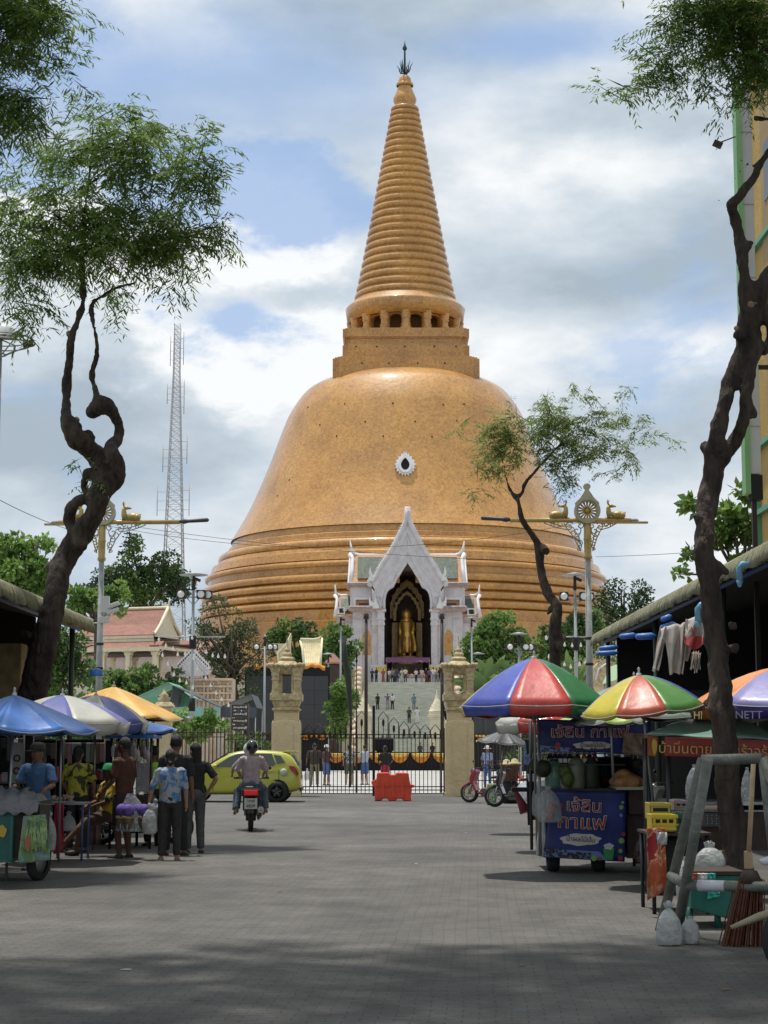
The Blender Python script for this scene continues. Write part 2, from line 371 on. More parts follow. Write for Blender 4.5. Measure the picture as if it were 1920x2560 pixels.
# flame-framed window on the bell
def on_bell(px, py):
    for t in range(500):
        Y_ = SD - 33 * (1 - t / 500); p = P(px, py, Y_); r1 = sqrt((p.x - SX) ** 2 + (Y_ - SD) ** 2)
        for a, b in zip(bellp, bellp[1:]):
            if a[1] <= p.z <= b[1] and r1 <= a[0] + (b[0] - a[0]) * (p.z - a[1]) / (b[1] - a[1] + 1e-9): return p
wc = on_bell(1013, 1165)
mb = MB(); white = M_('white_plaster', (.74, .73, .74), .6, var=.08, vs_=1.5, bump=.1, bs=4)
def ogee(sx, sz, n=24):
    out = []
    for i in range(n):
        t = 2 * pi * i / n; x_ = sin(t); z_ = -cos(t)
        if z_ > 0: x_ *= (1 - .55 * z_ ** 1.6); z_ *= 1.12
        out.append((x_ * sx, z_ * sz))
    return out
o1 = []
for i, (x_, z_) in enumerate(ogee(1.35, 1.62, 40)):
    f_ = 1.0 if i % 2 else 1.24; o1.append((x_ * f_, z_ * f_ + .1))
dz = ((wc.x - SX), wc.y - SD, wc.z)
mb.ring(o1, ogee(.72, 1.05, 40), -.5, -.1)
o1 = ogee(1.08, 1.4, 40); mb.ring(o1, ogee(.66, .98, 40), -.75, -.5)
M3 = Matrix.Rotation(R(-16), 3, 'X')
mb.v = [tuple(M3 @ Vector(q) + Vector(dz)) for q in mb.v]
wf = mb.build('window_frame', white, stupa)
mb = MB().prism(ogee(.72, 1.04, 40), -.3, .3); mb.v = [tuple(M3 @ Vector(q) + Vector(dz)) for q in mb.v]
mb.build('window_opening', hz, wf)
# ================ entrance portico in front of the stupa
YP = 203.0; ZT = Z(1706, 190.0)
def c3(cx, cy, Y=YP): p = P(800 + cx * .2652, 1240 + cy * .2652, Y); return (p.x, p.z)
CXP = c3(825, 0)[0]
stoneP = M_('lilac_shade_stone', (.66, .62, .63), .75, var=.10, vs_=1.2, bump=.5, bs=5)  # lilac cast puts the shade of the front into the stone colour
stoneW = M_('white_trim', (.76, .73, .73), .6, var=.06, vs_=1.5)
orangeT = M_('orange_roof_tile', (.50, .24, .10), .5, var=.15, vs_=2, bump=.3, bs=6)
greenT = M_('dark_green_roof_tile', (.075, .105, .075), .45, var=.35, vs_=1.4, bump=.4, bs=8, stretch=(3, 1, 1))
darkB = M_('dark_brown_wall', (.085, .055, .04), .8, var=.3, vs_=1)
goldS = M_('statue_gold', (.62, .36, .09), .38, .75, var=.2, vs_=3)
goldD = M_('dull_gold_relief', (.34, .22, .09), .5, .3, var=.3, vs_=3)
por = thing('entrance_portico', 'pale stone portico, its shade coloured lilac, with steep pointed gable and tall arched opening before the stupa', 'portico', (CXP, YP, 0))
def L3(pts, Y=YP): return [(c3(x_, y_, Y)[0] - CXP, c3(x_, y_, Y)[1]) for x_, y_ in pts]
def mir(pts): return pts + [(-x_, z_) for x_, z_ in reversed(pts)]
outer = L3([(827, 92), (833, 180), (846, 240), (870, 290), (905, 360), (935, 420), (985, 510), (1030, 580), (1070, 640), (1100, 690), (1122, 742), (1150, 778), (1188, 800), (1190, 834), (1166, 840), (1165, 1070)])
inner = L3([(827, 612), (842, 650), (870, 690), (900, 740), (925, 778), (945, 815), (965, 862), (1000, 878), (1024, 905), (1036, 935), (1042, 965), (1044, 985), (1045, 1000), (1045, 1020), (1045, 1045), (1045, 1070)])
mb = MB()
n = len(outer)
for sg in (1, -1):
    o_ = [(sg * x_, z_) for x_, z_ in outer]; i_ = [(sg * x_, z_) for x_, z_ in inner]
    vs = [(x_, 0, z_) for x_, z_ in o_ + i_] + [(x_, 1.2, z_) for x_, z_ in o_] + [(x_, 1.2, z_) for x_, z_ in i_]
    fs = []
    for k in range(n - 1): fs += [(k, k + 1, n + k + 1, n + k), (2 * n + k, 3 * n + k, 3 * n + k + 1, 2 * n + k + 1), (k, 2 * n + k, 2 * n + k + 1, k + 1), (n + k, n + k + 1, 3 * n + k + 1, 3 * n + k)]
    mb.add(vs, fs)
mb.build('gable', stoneP, por)
# raised mouldings following the arch and the gable
def offs(a, b, t): return [(p[0] + (q[0] - p[0]) * t, p[1] + (q[1] - p[1]) * t) for p, q in zip(a, b)]
for t, w_, d_ in ((.02, .30, .30), (.40, .10, .14), (.55, .10, .16), (.80, .10, .10), (.97, .16, .22)):
    mb = MB()
    for sg in (1, -1):
        pl = [(sg * x_, -.0, z_) for x_, z_ in offs(outer, inner, t)]
        mb.tube(pl[:-1] if t < .1 else pl, w_, 6)
    mb.build('gable_moulding', stoneP, por)
# leaf-shaped teeth along the gable edge
mb = MB()
for sg in (1, -1):
    for k in range(3, 12):
        a = Vector((outer[k][0], 0, outer[k][1])); b = Vector((outer[k + 1][0], 0, outer[k + 1][1]))
        for q in range(3):
            p = a.lerp(b, (q + .5) / 3); nrm = Vector(((b - a).z * -1, 0, (b - a).x)).normalized() * -1
            if nrm.x < 0: nrm = -nrm
            tip = p + nrm * .28 + Vector((0, 0, .30)); e_ = (b - a).normalized() * .16
            pl = [(sg * v_.x, v_.z) for v_ in (p - e_, tip, p + e_ * .6)]
            mb.prism(pl, -.12, .12)
mb.build('edge_crest', stoneW, por)
for sg in (1, -1):                                    # curled corner finials
    f1 = L3([(1142, 800), (1150, 768), (1160, 740), (1172, 705), (1176, 664), (1192, 715), (1188, 745), (1180, 765), (1196, 775), (1198, 800)])
    MB().prism([(sg * x_, z_) for x_, z_ in f1], -.35, .35).build('corner_finial', stoneW, por)
    f1 = L3([(1095, 1062), (1100, 1030), (1118, 1000), (1130, 935), (1142, 990), (1150, 1010), (1172, 990), (1186, 936), (1192, 1000), (1186, 1040), (1196, 1064)])
    MB().prism([(sg * x_, z_) for x_, z_ in f1], -.5, .2).build('corner_finial', stoneW, por)
def zc(cy, Y=YP): return c3(0, cy, Y)[1]
def xc(cx, Y=YP): return c3(cx, 900, Y)[0] - c3(825, 900, Y)[0]
for sg in (1, -1):                                    # columns
    for (x0, x1, d_) in ((1046, 1104, 0), (1106, 1160, .55)):
        mb = MB(); a, b = sg * xc(x0), sg * xc(x1); cx_ = (a + b) / 2; w_ = abs(b - a)
        for (z0, z1, e_) in ((ZT, zc(1660), .5), (zc(1660), zc(1610), .28), (zc(1610), zc(1590), .4), (zc(1590), zc(1215), 0), (zc(1215), zc(1195), .16), (zc(1195), zc(1165), .05), (zc(1165), zc(1150), .22), (zc(1150), zc(1090), .08), (zc(1090), zc(1068), .42)):
            mb.box(cx_, .55 + d_ - .001 * e_, (z0 + z1) / 2, w_ + e_, 1.1 + e_, z1 - z0)
        for q in range(5): mb.box(cx_ + w_ * (q - 2) / 5.5, .02 + d_, (zc(1590) + zc(1215)) / 2, .05, .1, (zc(1215) - zc(1590)) * .94)
        mb.build('column', stoneP, por)
    MB().box(sg * xc(1075), .55, (zc(1655) + zc(1595)) / 2, xc(1105) - xc(1043) + .36, 1.5, zc(1597) - zc(1650)).build('column_wrap', M_('yellow_cloth', (.62, .48, .08), .7, var=.2, vs_=3), por)
    # wing wall with a pointed arch window
    x0, x1 = xc(1165), xc(1345); xa, xb = xc(1172), xc(1252); xm = (xa + xb) / 2; zz0, zz1 = zc(1495), zc(1310)
    poly = [(x0, ZT), (xa, ZT), (xa, zz1), (xa + .15, zz1 + .35), (xm - .12, zz1 + .8), (xm, zc(1258)), (xm + .12, zz1 + .8), (xb - .15, zz1 + .35), (xb, zz1), (xb, ZT), (x1, ZT), (x1, zc(1080)), (x0, zc(1080))]
    MB().prism([(sg * x_, z_) for x_, z_ in poly], 1.3, 1.9).build('wing_wall', stoneP, por)
    MB().b2(sg * xa if sg > 0 else -xb, sg * xb if sg > 0 else -xa, 1.35, 1.8, ZT, zc(1495)).build('window_parapet', stoneP, por)
    mb = MB()
    for k in range(4): mb.box(sg * xc(1268 + k * 22), 1.28, (ZT + zc(1150)) / 2, .28, .3, (zc(1150) - ZT) * .98)
    mb.build('wing_pilaster', stoneP, por)
    mb = MB()                                         # cornice with small scales
    for (cy0, cy1, e_) in ((1085, 1078, .0), (1078, 1066, .25), (1066, 1056, .5)): mb.b2(min(sg * xc(1060), sg * (xc(1362) + e_)), max(sg * xc(1060), sg * (xc(1362) + e_)), -.1 - e_ * .5, 6, zc(cy0), zc(cy1))
    for k in range(22): mb.ell((sg * (xc(1165) + k * (xc(1365) - xc(1165)) / 21), -.35, zc(1052)), (.22, .3, .2), 0, 6, 4)
    mb.build('cornice', M_('pinkish_cornice', (.50, .40, .38), .8, var=.2, vs_=2), por)
    # attic with white frame and orange recess
    mb = MB(); fx0, fx1 = xc(1168), xc(1368)
    mb.b2(min(sg * fx0, sg * fx1), max(sg * fx0, sg * fx1), 1.0, 6, zc(1056), zc(848))
    mb.build('attic_wall', stoneP, por)
    fr = [(sg * x_, z_) for x_, z_ in L3([(1186, 952), (1338, 952), (1338, 1054), (1186, 1054)])]; fi = [(sg * x_, z_) for x_, z_ in L3([(1192, 972), (1318, 972), (1318, 1052), (1192, 1052)])]
    MB().ring(fr, fi, .7, 1.0).build('attic_frame', stoneW, por)
    MB().prism(fi, .95, 1.0 - .002).build('attic_panel', orangeT, por)
    MB().prism([(sg * x_, z_) for x_, z_ in L3([(1200, 1004), (1288, 1004), (1288, 1045), (1200, 1045)])], .85, .95).build('attic_window', M_('dark_window', (.05, .045, .05), .3), por)
    mb = MB()
    for (cy0, cy1, e_) in ((855, 846, 0), (846, 835, .2), (835, 822, .45)): mb.b2(min(sg * xc(1165), sg * (xc(1372) + e_)), max(sg * xc(1165), sg * (xc(1372) + e_)), .9 - e_, 6.6, zc(cy0), zc(cy1))
    for k in range(22): mb.ell((sg * (xc(1170) + k * (xc(1380) - xc(1170)) / 21), .5, zc(820)), (.2, .3, .16), 0, 6, 4)
    mb.build('cornice', MATS['pinkish_cornice'], por)
    # transept roof slope: orange border, green field
    def slope(nm, x0, x1, cy0, cy1, Y0, Y1, mt, lift=0):
        za, zb_ = c3(0, cy0, YP + Y0)[1], c3(0, cy1, YP + Y1)[1]
        a = [(sg * x0, Y0, za), (sg * x1, Y0, za), (sg * x1, Y1, zb_), (sg * x0, Y1, zb_)]
        nn = Vector((0, -(za - zb_), (Y0 - Y1))).normalized(); nn = nn if nn.y < 0 else -nn
        a = [tuple(Vector(q) + nn * lift) for q in a]; bck = [tuple(Vector(q) + Vector((0, .25, 0))) for q in a]
        return MB().add(a + bck, [(0, 1, 2, 3), (4, 7, 6, 5), (0, 4, 5, 1), (1, 5, 6, 2), (2, 6, 7, 3), (3, 7, 4, 0)]).build(nm, mt, por)
    slope('transept_roof', xc(900), xc(1352), 540, 818, 3.6, .9, orangeT)
    slope('tile_field', xc(950), xc(1300), 588, 790, 3.15, 1.2, greenT, .26)
    MB().tube([(sg * xc(900), 3.7, zc(530)), (sg * xc(1290), 3.7, zc(530)), (sg * xc(1330), 3.6, zc(518)), (sg * xc(1362), 3.4, zc(478)), (sg * xc(1374), 3.3, zc(388))], [.28, .28, .26, .2, .04], 8).build('ridge', stoneW, por)
    MB().tube([(sg * xc(1374), 3.3, zc(520)), (sg * xc(1350), 2.9, zc(560)), (sg * xc(1352), 2.0, zc(680)), (sg * xc(1366), 1.0, zc(822))], [.3, .22, .25, .3], 8).build('barge_board', stoneW, por)
    MB().add([(sg * xc(1374), 3.4, zc(500)), (sg * xc(1386), .8, zc(822)), (sg * xc(1386), 6, zc(822))], [(0, 1, 2)]).build('side_gable', stoneW, por, solid=.2)
    # outer lower wing roof
    slope('side_roof', xc(1368), xc(1490), 930, 1112, 3.6, 1.6, M_('brown_orange_tile', (.30, .16, .09), .5, var=.2, vs_=2))
    slope('tile_field', xc(1372), xc(1458), 984, 1100, 3.2, 1.8, greenT, .26)
    MB().tube([(sg * xc(1352), 3.7, zc(915)), (sg * xc(1460), 3.7, zc(918)), (sg * xc(1498), 3.5, zc(905)), (sg * xc(1512), 3.4, zc(880)), (sg * xc(1518), 3.3, zc(810))], [.24, .24, .2, .15, .03], 8).build('ridge', stoneW, por)
    MB().tube([(sg * xc(1518), 3.3, zc(915)), (sg * xc(1496), 2.8, zc(950)), (sg * xc(1500), 2.2, zc(1030)), (sg * xc(1512), 1.6, zc(1130))], [.24, .18, .2, .24], 8).build('barge_board', stoneW, por)
    MB().b2(min(sg * xc(1345), sg * xc(1500)), max(sg * xc(1345), sg * xc(1500)), 2.0, 6, zc(1185), zc(1120)).build('side_entablature', MATS['pinkish_cornice'], por)
    for cx_ in (1375, 1480): MB().box(sg * xc(cx_), 2.6, (ZT + zc(1185)) / 2, 1.0, 1.0, zc(1185) - ZT).build('side_pier', stoneP, por)
# niche interior
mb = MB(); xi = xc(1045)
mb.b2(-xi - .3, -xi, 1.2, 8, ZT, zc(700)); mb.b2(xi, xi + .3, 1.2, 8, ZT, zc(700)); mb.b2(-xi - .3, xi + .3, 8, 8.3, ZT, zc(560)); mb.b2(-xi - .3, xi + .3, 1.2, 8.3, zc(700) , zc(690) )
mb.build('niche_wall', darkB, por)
ia = [(-x_, z_) for x_, z_ in []]
def lobed(sx, cy0, cy1, n=7):
    pts = []
    for (fx, fy) in ((1, 1), (1, .62), (.86, .5), (.9, .42), (.7, .36), (.62, .24), (.42, .2), (.36, .1), (.14, .06), (0, 0)):
        pts.append((xc(825 + sx * fx), zc(cy0 + (cy1 - cy0) * fy, YP + 6)))
    return [(x_, z_) for x_, z_ in pts] + [(-x_, z_) for x_, z_ in reversed(pts[:-1])]
MB().ring(lobed(165, 780, 1150), lobed(130, 850, 1150), 6.6, 7.2).build('inner_arch', goldD, por)
MB().ring(lobed(132, 895, 1175), lobed(105, 925, 1175), 5.9, 6.5).build('inner_arch', goldD, por)
for sg in (1, -1): MB().box(sg * xc(825 + 118), 6.3, (ZT + zc(1160)) / 2, .7, .7, zc(1160) - ZT).build('inner_pillar', goldD, por)
MB().b2(-xi - 5, xi + 5, .0, 9, 0, ZT - .01).build('base', stoneP, por)
# ---- terrace, stair
YT = 190.0; AX = 2.45
plas = M_('cream_plaster', (.70, .63, .46), .75, var=.12, vs_=1.2, bump=.3, bs=6)
plasP = M_('pink_cream_plaster', (.60, .47, .34), .75, var=.15, vs_=1.2, bump=.3, bs=6)
stairm = M_('stair_stone', (.46, .47, .41), .8, var=.22, vs_=2.2, bump=.3, bs=6, stretch=(.5, 2, 4))
st = thing('grand_staircase', 'wide pale grey stone staircase rising to the portico terrace', 'staircase', (AX, 0, 0))
NS = 52; Y0 = 167.0; hw = 4.75; mb = MB(); zz_ = 0
prof = [(Y0, 0)]
for k in range(NS):
    y_ = Y0 + (YT - Y0) * k / NS; y2 = Y0 + (YT - Y0) * (k + 1) / NS; z_ = ZT * (k + 1) / NS
    prof += [(y_, z_), (y_ + .04, z_ + .0)] if False else [(y_, z_)]
    prof += [(y2, z_)]
prof += [(YT, 0)]
mb.prism(prof, -hw, hw, ax='x').build('steps', stairm, st)
for sg in (1, -1):
    mb = MB(); q = [(Y0 - .2, 0), (Y0 - .2, 1.5), (Y0 + 1, 1.9), (YT, ZT + 1.2), (YT, 0)]
    mb.prism(q, sg * (hw + .02), sg * (hw + .8), ax='x').build('side_wall', plasP, st)
    mb = MB(); 
    for k in range(14):
        y_ = Y0 + (YT - Y0) * (k + .5) / 14; z_ = 1.7 + (ZT - .4) * (k + .5) / 14
        mb.ell((sg * (hw + .4), y_, z_ + .25), (.42, .85, .42), 0, 8, 6)
    mb.build('carved_rail', plasP, st)
def stupa_post(nm, label, loc, w_, hb, ht, mt, group):
    t = thing(nm, label, 'gate post', loc, 0, group)
    mb = MB()
    for z0, z1, k in ((0, .08, 1.25), (.08, .14, 1.12), (.14, .84, 1.0), (.84, .88, 1.1), (.88, .94, 1.25), (.94, 1.0, 1.12)): mb.box(0, 0, (z0 + z1) / 2 * hb, w_ * k, w_ * k, (z1 - z0) * hb)
    mb.build('shaft', mt, t, bev=.03)
    h = ht - hb; mb = MB()
    mb.lathe([(w_ * .62, hb), (w_ * .60, hb + h * .06), (w_ * .5, hb + h * .10), (w_ * .52, hb + h * .17), (w_ * .40, hb + h * .22), (w_ * .42, hb + h * .30), (w_ * .3, hb + h * .36), (w_ * .3, hb + h * .42), (w_ * .2, hb + h * .5), (w_ * .14, hb + h * .62), (w_ * .09, hb + h * .78), (.01, hb + h)], 8, a0=pi / 8)
    mb.build('spire', mt, t); return t
stupa_post('gate_post', 'cream newel post with small spire left of the staircase foot', (X(909, 164), 164, 0), 1.35, Z(1778, 164), Z(1724, 164), plas, 'newel posts of the staircase')
stupa_post('gate_post', 'cream newel post with small spire right of the staircase foot', (X(1093, 164), 164, 0), 1.35, Z(1778, 164), Z(1724, 164), plas, 'newel posts of the staircase')
for (x0, x1, lb) in ((-40, AX - hw - .9, 'long cream terrace wall with balustrade left of the grand staircase'), (AX + hw + .9, 45, 'long cream terrace wall with balustrade right of the grand staircase')):
    t = thing('terrace_wall', lb, 'wall', ((x0 + x1) / 2, YT - .6, 0)); L_ = (x1 - x0)
    MB().box(0, .3, ZT / 2, L_, .8, ZT).build('wall', plas, t)
    mb = MB(); k = int(L_ / 1.0)
    mb.box(0, .1, ZT + .08, L_, .5, .16).box(0, .1, ZT + 1.1, L_, .5, .2)
    for i in range(k + 1):
        x_ = -L_ / 2 + i * L_ / k
        if i % 6 == 0: mb.box(x_, .1, ZT + .6, .5, .55, 1.4)
        else: mb.box(x_, .1, ZT + .6, .22, .22, 1)
    mb.build('balustrade', plasP, t)
te = MB().b2(-60, 70, YT, 330, .02, ZT).build('terrace', M_('terrace_paving', (.34, .31, .27), .85, var=.1, vs_=1)); struct(te)
# ================ ground
def paver():
    m = bpy.data.materials.new('block_paving'); m.use_nodes = True
    n = m.node_tree; b = n.nodes['Principled BSDF']; L = n.links.new
    t = n.nodes.new('ShaderNodeTexCoord'); 
    mp_ = n.nodes.new('ShaderNodeMapping'); mp_.inputs['Rotation'].default_value = (0, 0, R(3)); L(t.outputs['Object'], mp_.inputs[0]); src = mp_.outputs[0]
    nd = n.nodes.new('ShaderNodeTexNoise'); nd.inputs['Scale'].default_value = 1.3; nd.inputs['Detail'].default_value = 3; L(src, nd.inputs[0])
    ad = n.nodes.new('ShaderNodeMixRGB'); ad.blend_type = 'LINEAR_LIGHT'; ad.inputs[0].default_value = .03; L(src, ad.inputs[1]); L(nd.outputs[1], ad.inputs[2])
    bk = n.nodes.new('ShaderNodeTexBrick'); L(ad.outputs[0], bk.inputs[0]); bk.inputs['Scale'].default_value = 1; bk.inputs['Brick Width'].default_value = .2; bk.inputs['Row Height'].default_value = .1; bk.inputs['Mortar Size'].default_value = .006; bk.inputs['Mortar Smooth'].default_value = .35
    bk.inputs['Color1'].default_value = (.135, .129, .120, 1); bk.inputs['Color2'].default_value = (.118, .113, .106, 1); bk.inputs['Mortar'].default_value = (.080, .076, .071, 1)
    def nz(s, lo, hi, p0=.3, p1=.7, det=5):
        x = n.nodes.new('ShaderNodeTexNoise'); x.inputs['Scale'].default_value = s; x.inputs['Detail'].default_value = det; x.inputs['Roughness'].default_value = .62; L(src, x.inputs[0])
        r = n.nodes.new('ShaderNodeMapRange'); r.inputs[1].default_value = p0; r.inputs[2].default_value = p1; r.inputs[3].default_value = lo; r.inputs[4].default_value = hi; L(x.outputs[0], r.inputs[0]); return r.outputs[0]
    c = bk.outputs[0]
    for s, lo, hi, a, z in ((.16, .72, 1.18, .35, .65), (.7, .78, 1.15, .35, .65), (2.6, .82, 1.12, .35, .65), (14, .84, 1.12, .3, .7), (60, .86, 1.12, .3, .7)):
        x = n.nodes.new('ShaderNodeMixRGB'); x.blend_type = 'MULTIPLY'; x.inputs[0].default_value = 1; L(c, x.inputs[1]); L(nz(s, lo, hi, a, z), x.inputs[2]); c = x.outputs[0]
    sp = n.nodes.new('ShaderNodeTexVoronoi'); sp.inputs['Scale'].default_value = 1.1; L(src, sp.inputs[0])      # gum and oil spots
    rr_ = n.nodes.new('ShaderNodeMapRange'); rr_.inputs[1].default_value = .03; rr_.inputs[2].default_value = .07; rr_.inputs[3].default_value = .55; rr_.inputs[4].default_value = 1; L(sp.outputs[0], rr_.inputs[0])
    x = n.nodes.new('ShaderNodeMixRGB'); x.blend_type = 'MULTIPLY'; x.inputs[0].default_value = 1; L(c, x.inputs[1]); L(rr_.outputs[0], x.inputs[2]); c = x.outputs[0]
    L(c, b.inputs['Base Color']); b.inputs['Roughness'].default_value = .82
    bm_ = n.nodes.new('ShaderNodeMath'); bm_.operation = 'ADD'; L(nz(30, 0, .5), bm_.inputs[0]); iv = n.nodes.new('ShaderNodeMath'); iv.operation = 'SUBTRACT'; iv.inputs[0].default_value = 1; L(bk.outputs['Fac'], iv.inputs[1]); L(iv.outputs[0], bm_.inputs[1])
    k = n.nodes.new('ShaderNodeBump'); k.inputs['Strength'].default_value = .45; k.inputs['Distance'].default_value = .012; L(bm_.outputs[0], k.inputs['Height']); L(k.outputs[0], b.inputs['Normal'])
    return m
struct(MB().b2(-500, 500, 61.0, 1400, -.3, -.008).build('ground', M_('far_ground', (.16, .15, .12), .9, var=.2, vs_=.05)))
struct(MB().b2(-40, 40, -12, 61.0, -.3, 0).build('street', paver()))
struct(MB().b2(-90, 90, 61.0, 167, -.2, .0).build('temple_forecourt', M_('pale_paving', (.40, .39, .37), .8, var=.12, vs_=.4, bump=.2, bs=8)))
# ================ gate, lantern pillars, fences
FY = 58.0
ironD = M_('dark_iron', (.035, .022, .018), .55, .3)
ironR = M_('rusty_brown_iron', (.10, .062, .055), .7, .1)
creamP = M_('cream_painted_plaster', (.74, .62, .38), .7, var=.13, vs_=1.6, bump=.25, bs=9, col2=(.62, .50, .29))
creamS = M_('stained_cream_plaster', (.70, .60, .38), .75, col2=(.38, .28, .14), vs_=6, bump=.4, bs=14, det=8)
def lantern_pillar(px, label):
    t = thing('lantern_pillar', label, 'gate pillar', (X(px, FY), FY, 0), 0, 'lantern-topped pillars of the main gate')
    q = lambda cy: Z(1590 + cy * .1447, FY); hwm = lambda c: c * .1447 * FY / F
    mb = MB(); zlow = q(1500)
    for z0, z1, hw_ in ((0, .12, 262), (.12, Z(1900, FY), 250), (Z(1900, FY), zlow, 242)): mb.box(0, 0, (z0 + z1) / 2, 2 * hwm(hw_), 2 * hwm(hw_), z1 - z0)
    mb.box(0, 0, (zlow + q(1320)) / 2, 2 * hwm(205), 2 * hwm(205), q(1320) - zlow)
    for s1 in (-1, 1):                                # rounded white shoulders
        mb.ell((s1 * hwm(222), 0, zlow), (hwm(20), hwm(225), .1), 0, 10, 6); mb.ell((0, s1 * hwm(222), zlow), (hwm(225), hwm(20), .1), 0, 10, 6)
    mb.build('shaft', creamP, t, bev=.02)
    f_ = -hwm(205) - .012                              # raised front panel with a pointed top, carved cross marks
    w_ = hwm(120); MB().prism([(-w_, .5), (w_, .5), (w_, q(1540)), (0, q(1480)), (-w_, q(1540))], -hwm(250) - .015, -hwm(205), ).build('front_panel', creamP, t)
    mb = MB(); a0 = pi / 4; s2 = sqrt(2)
    mb.lathe([(hwm(w2) * s2, q(c)) for w2, c in ((205, 1330), (212, 1300), (240, 1284), (240, 1268), (215, 1240), (200, 1232), (215, 1210), (240, 1130), (262, 1122), (275, 1110), (275, 1010), (262, 1002), (0.1, 1000))], 4, a0=a0, sm=False)
    mb.build('bracket', creamS, t)
    mb = MB()
    for sx in (-1, 1):
        for sy in (-1, 1):
            cx_, cy_ = sx * hwm(185), sy * hwm(185)
            mb.lathe([(hwm(w2) * s2, q(c)) for w2, c in ((74, 1002), (72, 985), (56, 940), (52, 780), (64, 770), (64, 745), (56, 738), (56, 712), (66, 704), (66, 640), (78, 620), (84, 560), (40, 555))], 4, (cx_, cy_, 0), a0=a0, sm=False)
            mb.box(sx * hwm(100), sy * hwm(160), (q(990) + q(640)) / 2, hwm(30), hwm(30), q(640) - q(990))
    mb.build('lantern_post', creamS, t)
    mb = MB()
    mb.lathe([(hwm(w2) * s2, q(c)) for w2, c in ((215, 660), (220, 640), (225, 600), (262, 560), (285, 515), (270, 508), (215, 500))], 4, a0=a0, sm=False)
    for a in range(4):                                 # drooping scalloped eave
        m3 = Matrix.Rotation(a * pi / 2, 3, 'Z')
        for k in range(-3, 4):
            v_ = m3 @ Vector((k * hwm(78), -hwm(285), q(520) - .02 + .015 * abs(k))); mb.ell(v_, (hwm(40), hwm(40), .07), 0, 8, 6)
    mb.build('eave', creamS, t)
    MB().lathe([(hwm(w2), q(c)) for w2, c in ((200, 505), (190, 480), (150, 445), (125, 430), (105, 420), (132, 405), (132, 385), (100, 365), (70, 352), (86, 335), (86, 308), (62, 285), (42, 270), (56, 250), (50, 228), (26, 205), (20, 150), (10, 60), (2, -10))], 20).build('tiered_spire', creamS, t)
    return t
lantern_pillar(716, 'cream lantern-topped gate pillar behind the yellow hatchback')
lantern_pillar(1148, 'cream lantern-topped gate pillar right of the orange barrier')
def small_pillar(px, Y_, pw, label, top=1722):
    t = thing('fence_pillar', label, 'pillar', (X(px, Y_), Y_, 0)); w_ = pw * Y_ / F; zt_ = Z(top, Y_); zb_ = Z(1800, Y_)
    mb = MB()
    for z0, z1, k in ((0, .5, 1.1), (.5, zb_, 1), (zb_, zb_ + .08, 1.15), (zb_ + .08, zb_ + .3, .8), (zb_ + .3, zb_ + .42, 1.1), (zb_ + .42, zb_ + .5, 1.25)): mb.box(0, 0, (z0 + z1) / 2, w_ * k, w_ * k, z1 - z0)
    mb.build('shaft', creamP, t, bev=.02)
    z_ = zb_ + .5; h = zt_ - z_
    MB().lathe([(w_ * .55, z_), (w_ * .5, z_ + h * .15), (w_ * .3, z_ + h * .25), (w_ * .42, z_ + h * .4), (w_ * .25, z_ + h * .5), (w_ * .3, z_ + h * .6), (w_ * .12, z_ + h * .75), (.01, z_ + h)], 16).build('finial', creamS, t)
small_pillar(408, 60, 40, 'small cream fence pillar with finial under the yellow parasol')
small_pillar(1600, 60, 40, 'small cream fence pillar hidden deep behind the coffee cart')
def bars(mb, x0, x1, pitch, z0, ztop, r=.012, y=0):
    n = int((x1 - x0) / pitch)
    for i in range(n + 1):
        x_ = x0 + (x1 - x0) * i / n; z1 = ztop(x_, i) if callable(ztop) else ztop
        mb.box(x_, y, (z0 + z1) / 2, 2 * r, 2 * r, z1 - z0)
def rail(mb, x0, x1, z, r=.014): mb.box((x0 + x1) / 2, 0, z, x1 - x0, 2 * r, 2 * r)
gx = lambda cx: X(740 + cx * .2411, FY); gz = lambda cy: Z(1740 + cy * .2411, FY)
for (a, b, peaks, lb) in ((20, 800, ((130, 295), (240, 290), (350, 280), (460, 252), (570, 215), (680, 160)), 'dark iron gate leaf with rising pointed arches beside the yellow car'),
                      (812, 1535, ((905, 160), (1015, 222), (1120, 262), (1230, 282), (1340, 295), (1445, 295)), 'dark iron gate leaf with falling pointed arches behind the orange barrier')):
    x0, x1 = gx(a), gx(b); cxm = (x0 + x1) / 2
    t = thing('gate_leaf', lb, 'gate', (cxm, FY, 0), 0, 'leaves of the iron main gate')
    mb = MB(); bars(mb, x0 - cxm, x1 - cxm, .128, .1, gz(405), .012); mb.build('bar', ironD, t); 
    mb = MB()
    for z_ in (gz(400), gz(436), gz(940), gz(975), gz(1012)): rail(mb, x0 - cxm, x1 - cxm, z_, .016)
    for i in range(int((x1 - x0) / .128)):
        if i % 2: mb.tube([(x0 - cxm + .128 * (i + .5) + .05 * cos(u), 0, (gz(400) + gz(436)) / 2 + .05 * sin(u)) for u in [pi * k / 4 for k in range(9)]], .007, 4, cap=False)
    mb.build('rail', ironD, t)
    mb = MB()
    for xx in (x0 - cxm, x1 - cxm): mb.box(xx, 0, gz(100 if abs(xx + cxm - gx(806)) < .3 else 330) / 2, .05, .05, gz(100 if abs(xx + cxm - gx(806)) < .3 else 330))
    mb.build('stile', ironD, t)
    for cx_, cy_ in peaks:
        x_ = gx(cx_) - cxm; w_ = .155; zt_ = gz(cy_); z0 = gz(436)
        mb = MB(); mb.tube([(x_ - w_, 0, z0), (x_ - w_, 0, zt_ - .19), (x_, 0, zt_), (x_ + w_, 0, zt_ - .19), (x_ + w_, 0, z0)], .016, 6)
        mb.tube([(x_, 0, z0), (x_, 0, zt_ - .45)], .013, 6); mb.ell((x_, 0, zt_ - .37), (.045, .02, .13), 0, 8, 6)
        mb.build('arch', ironD, t)
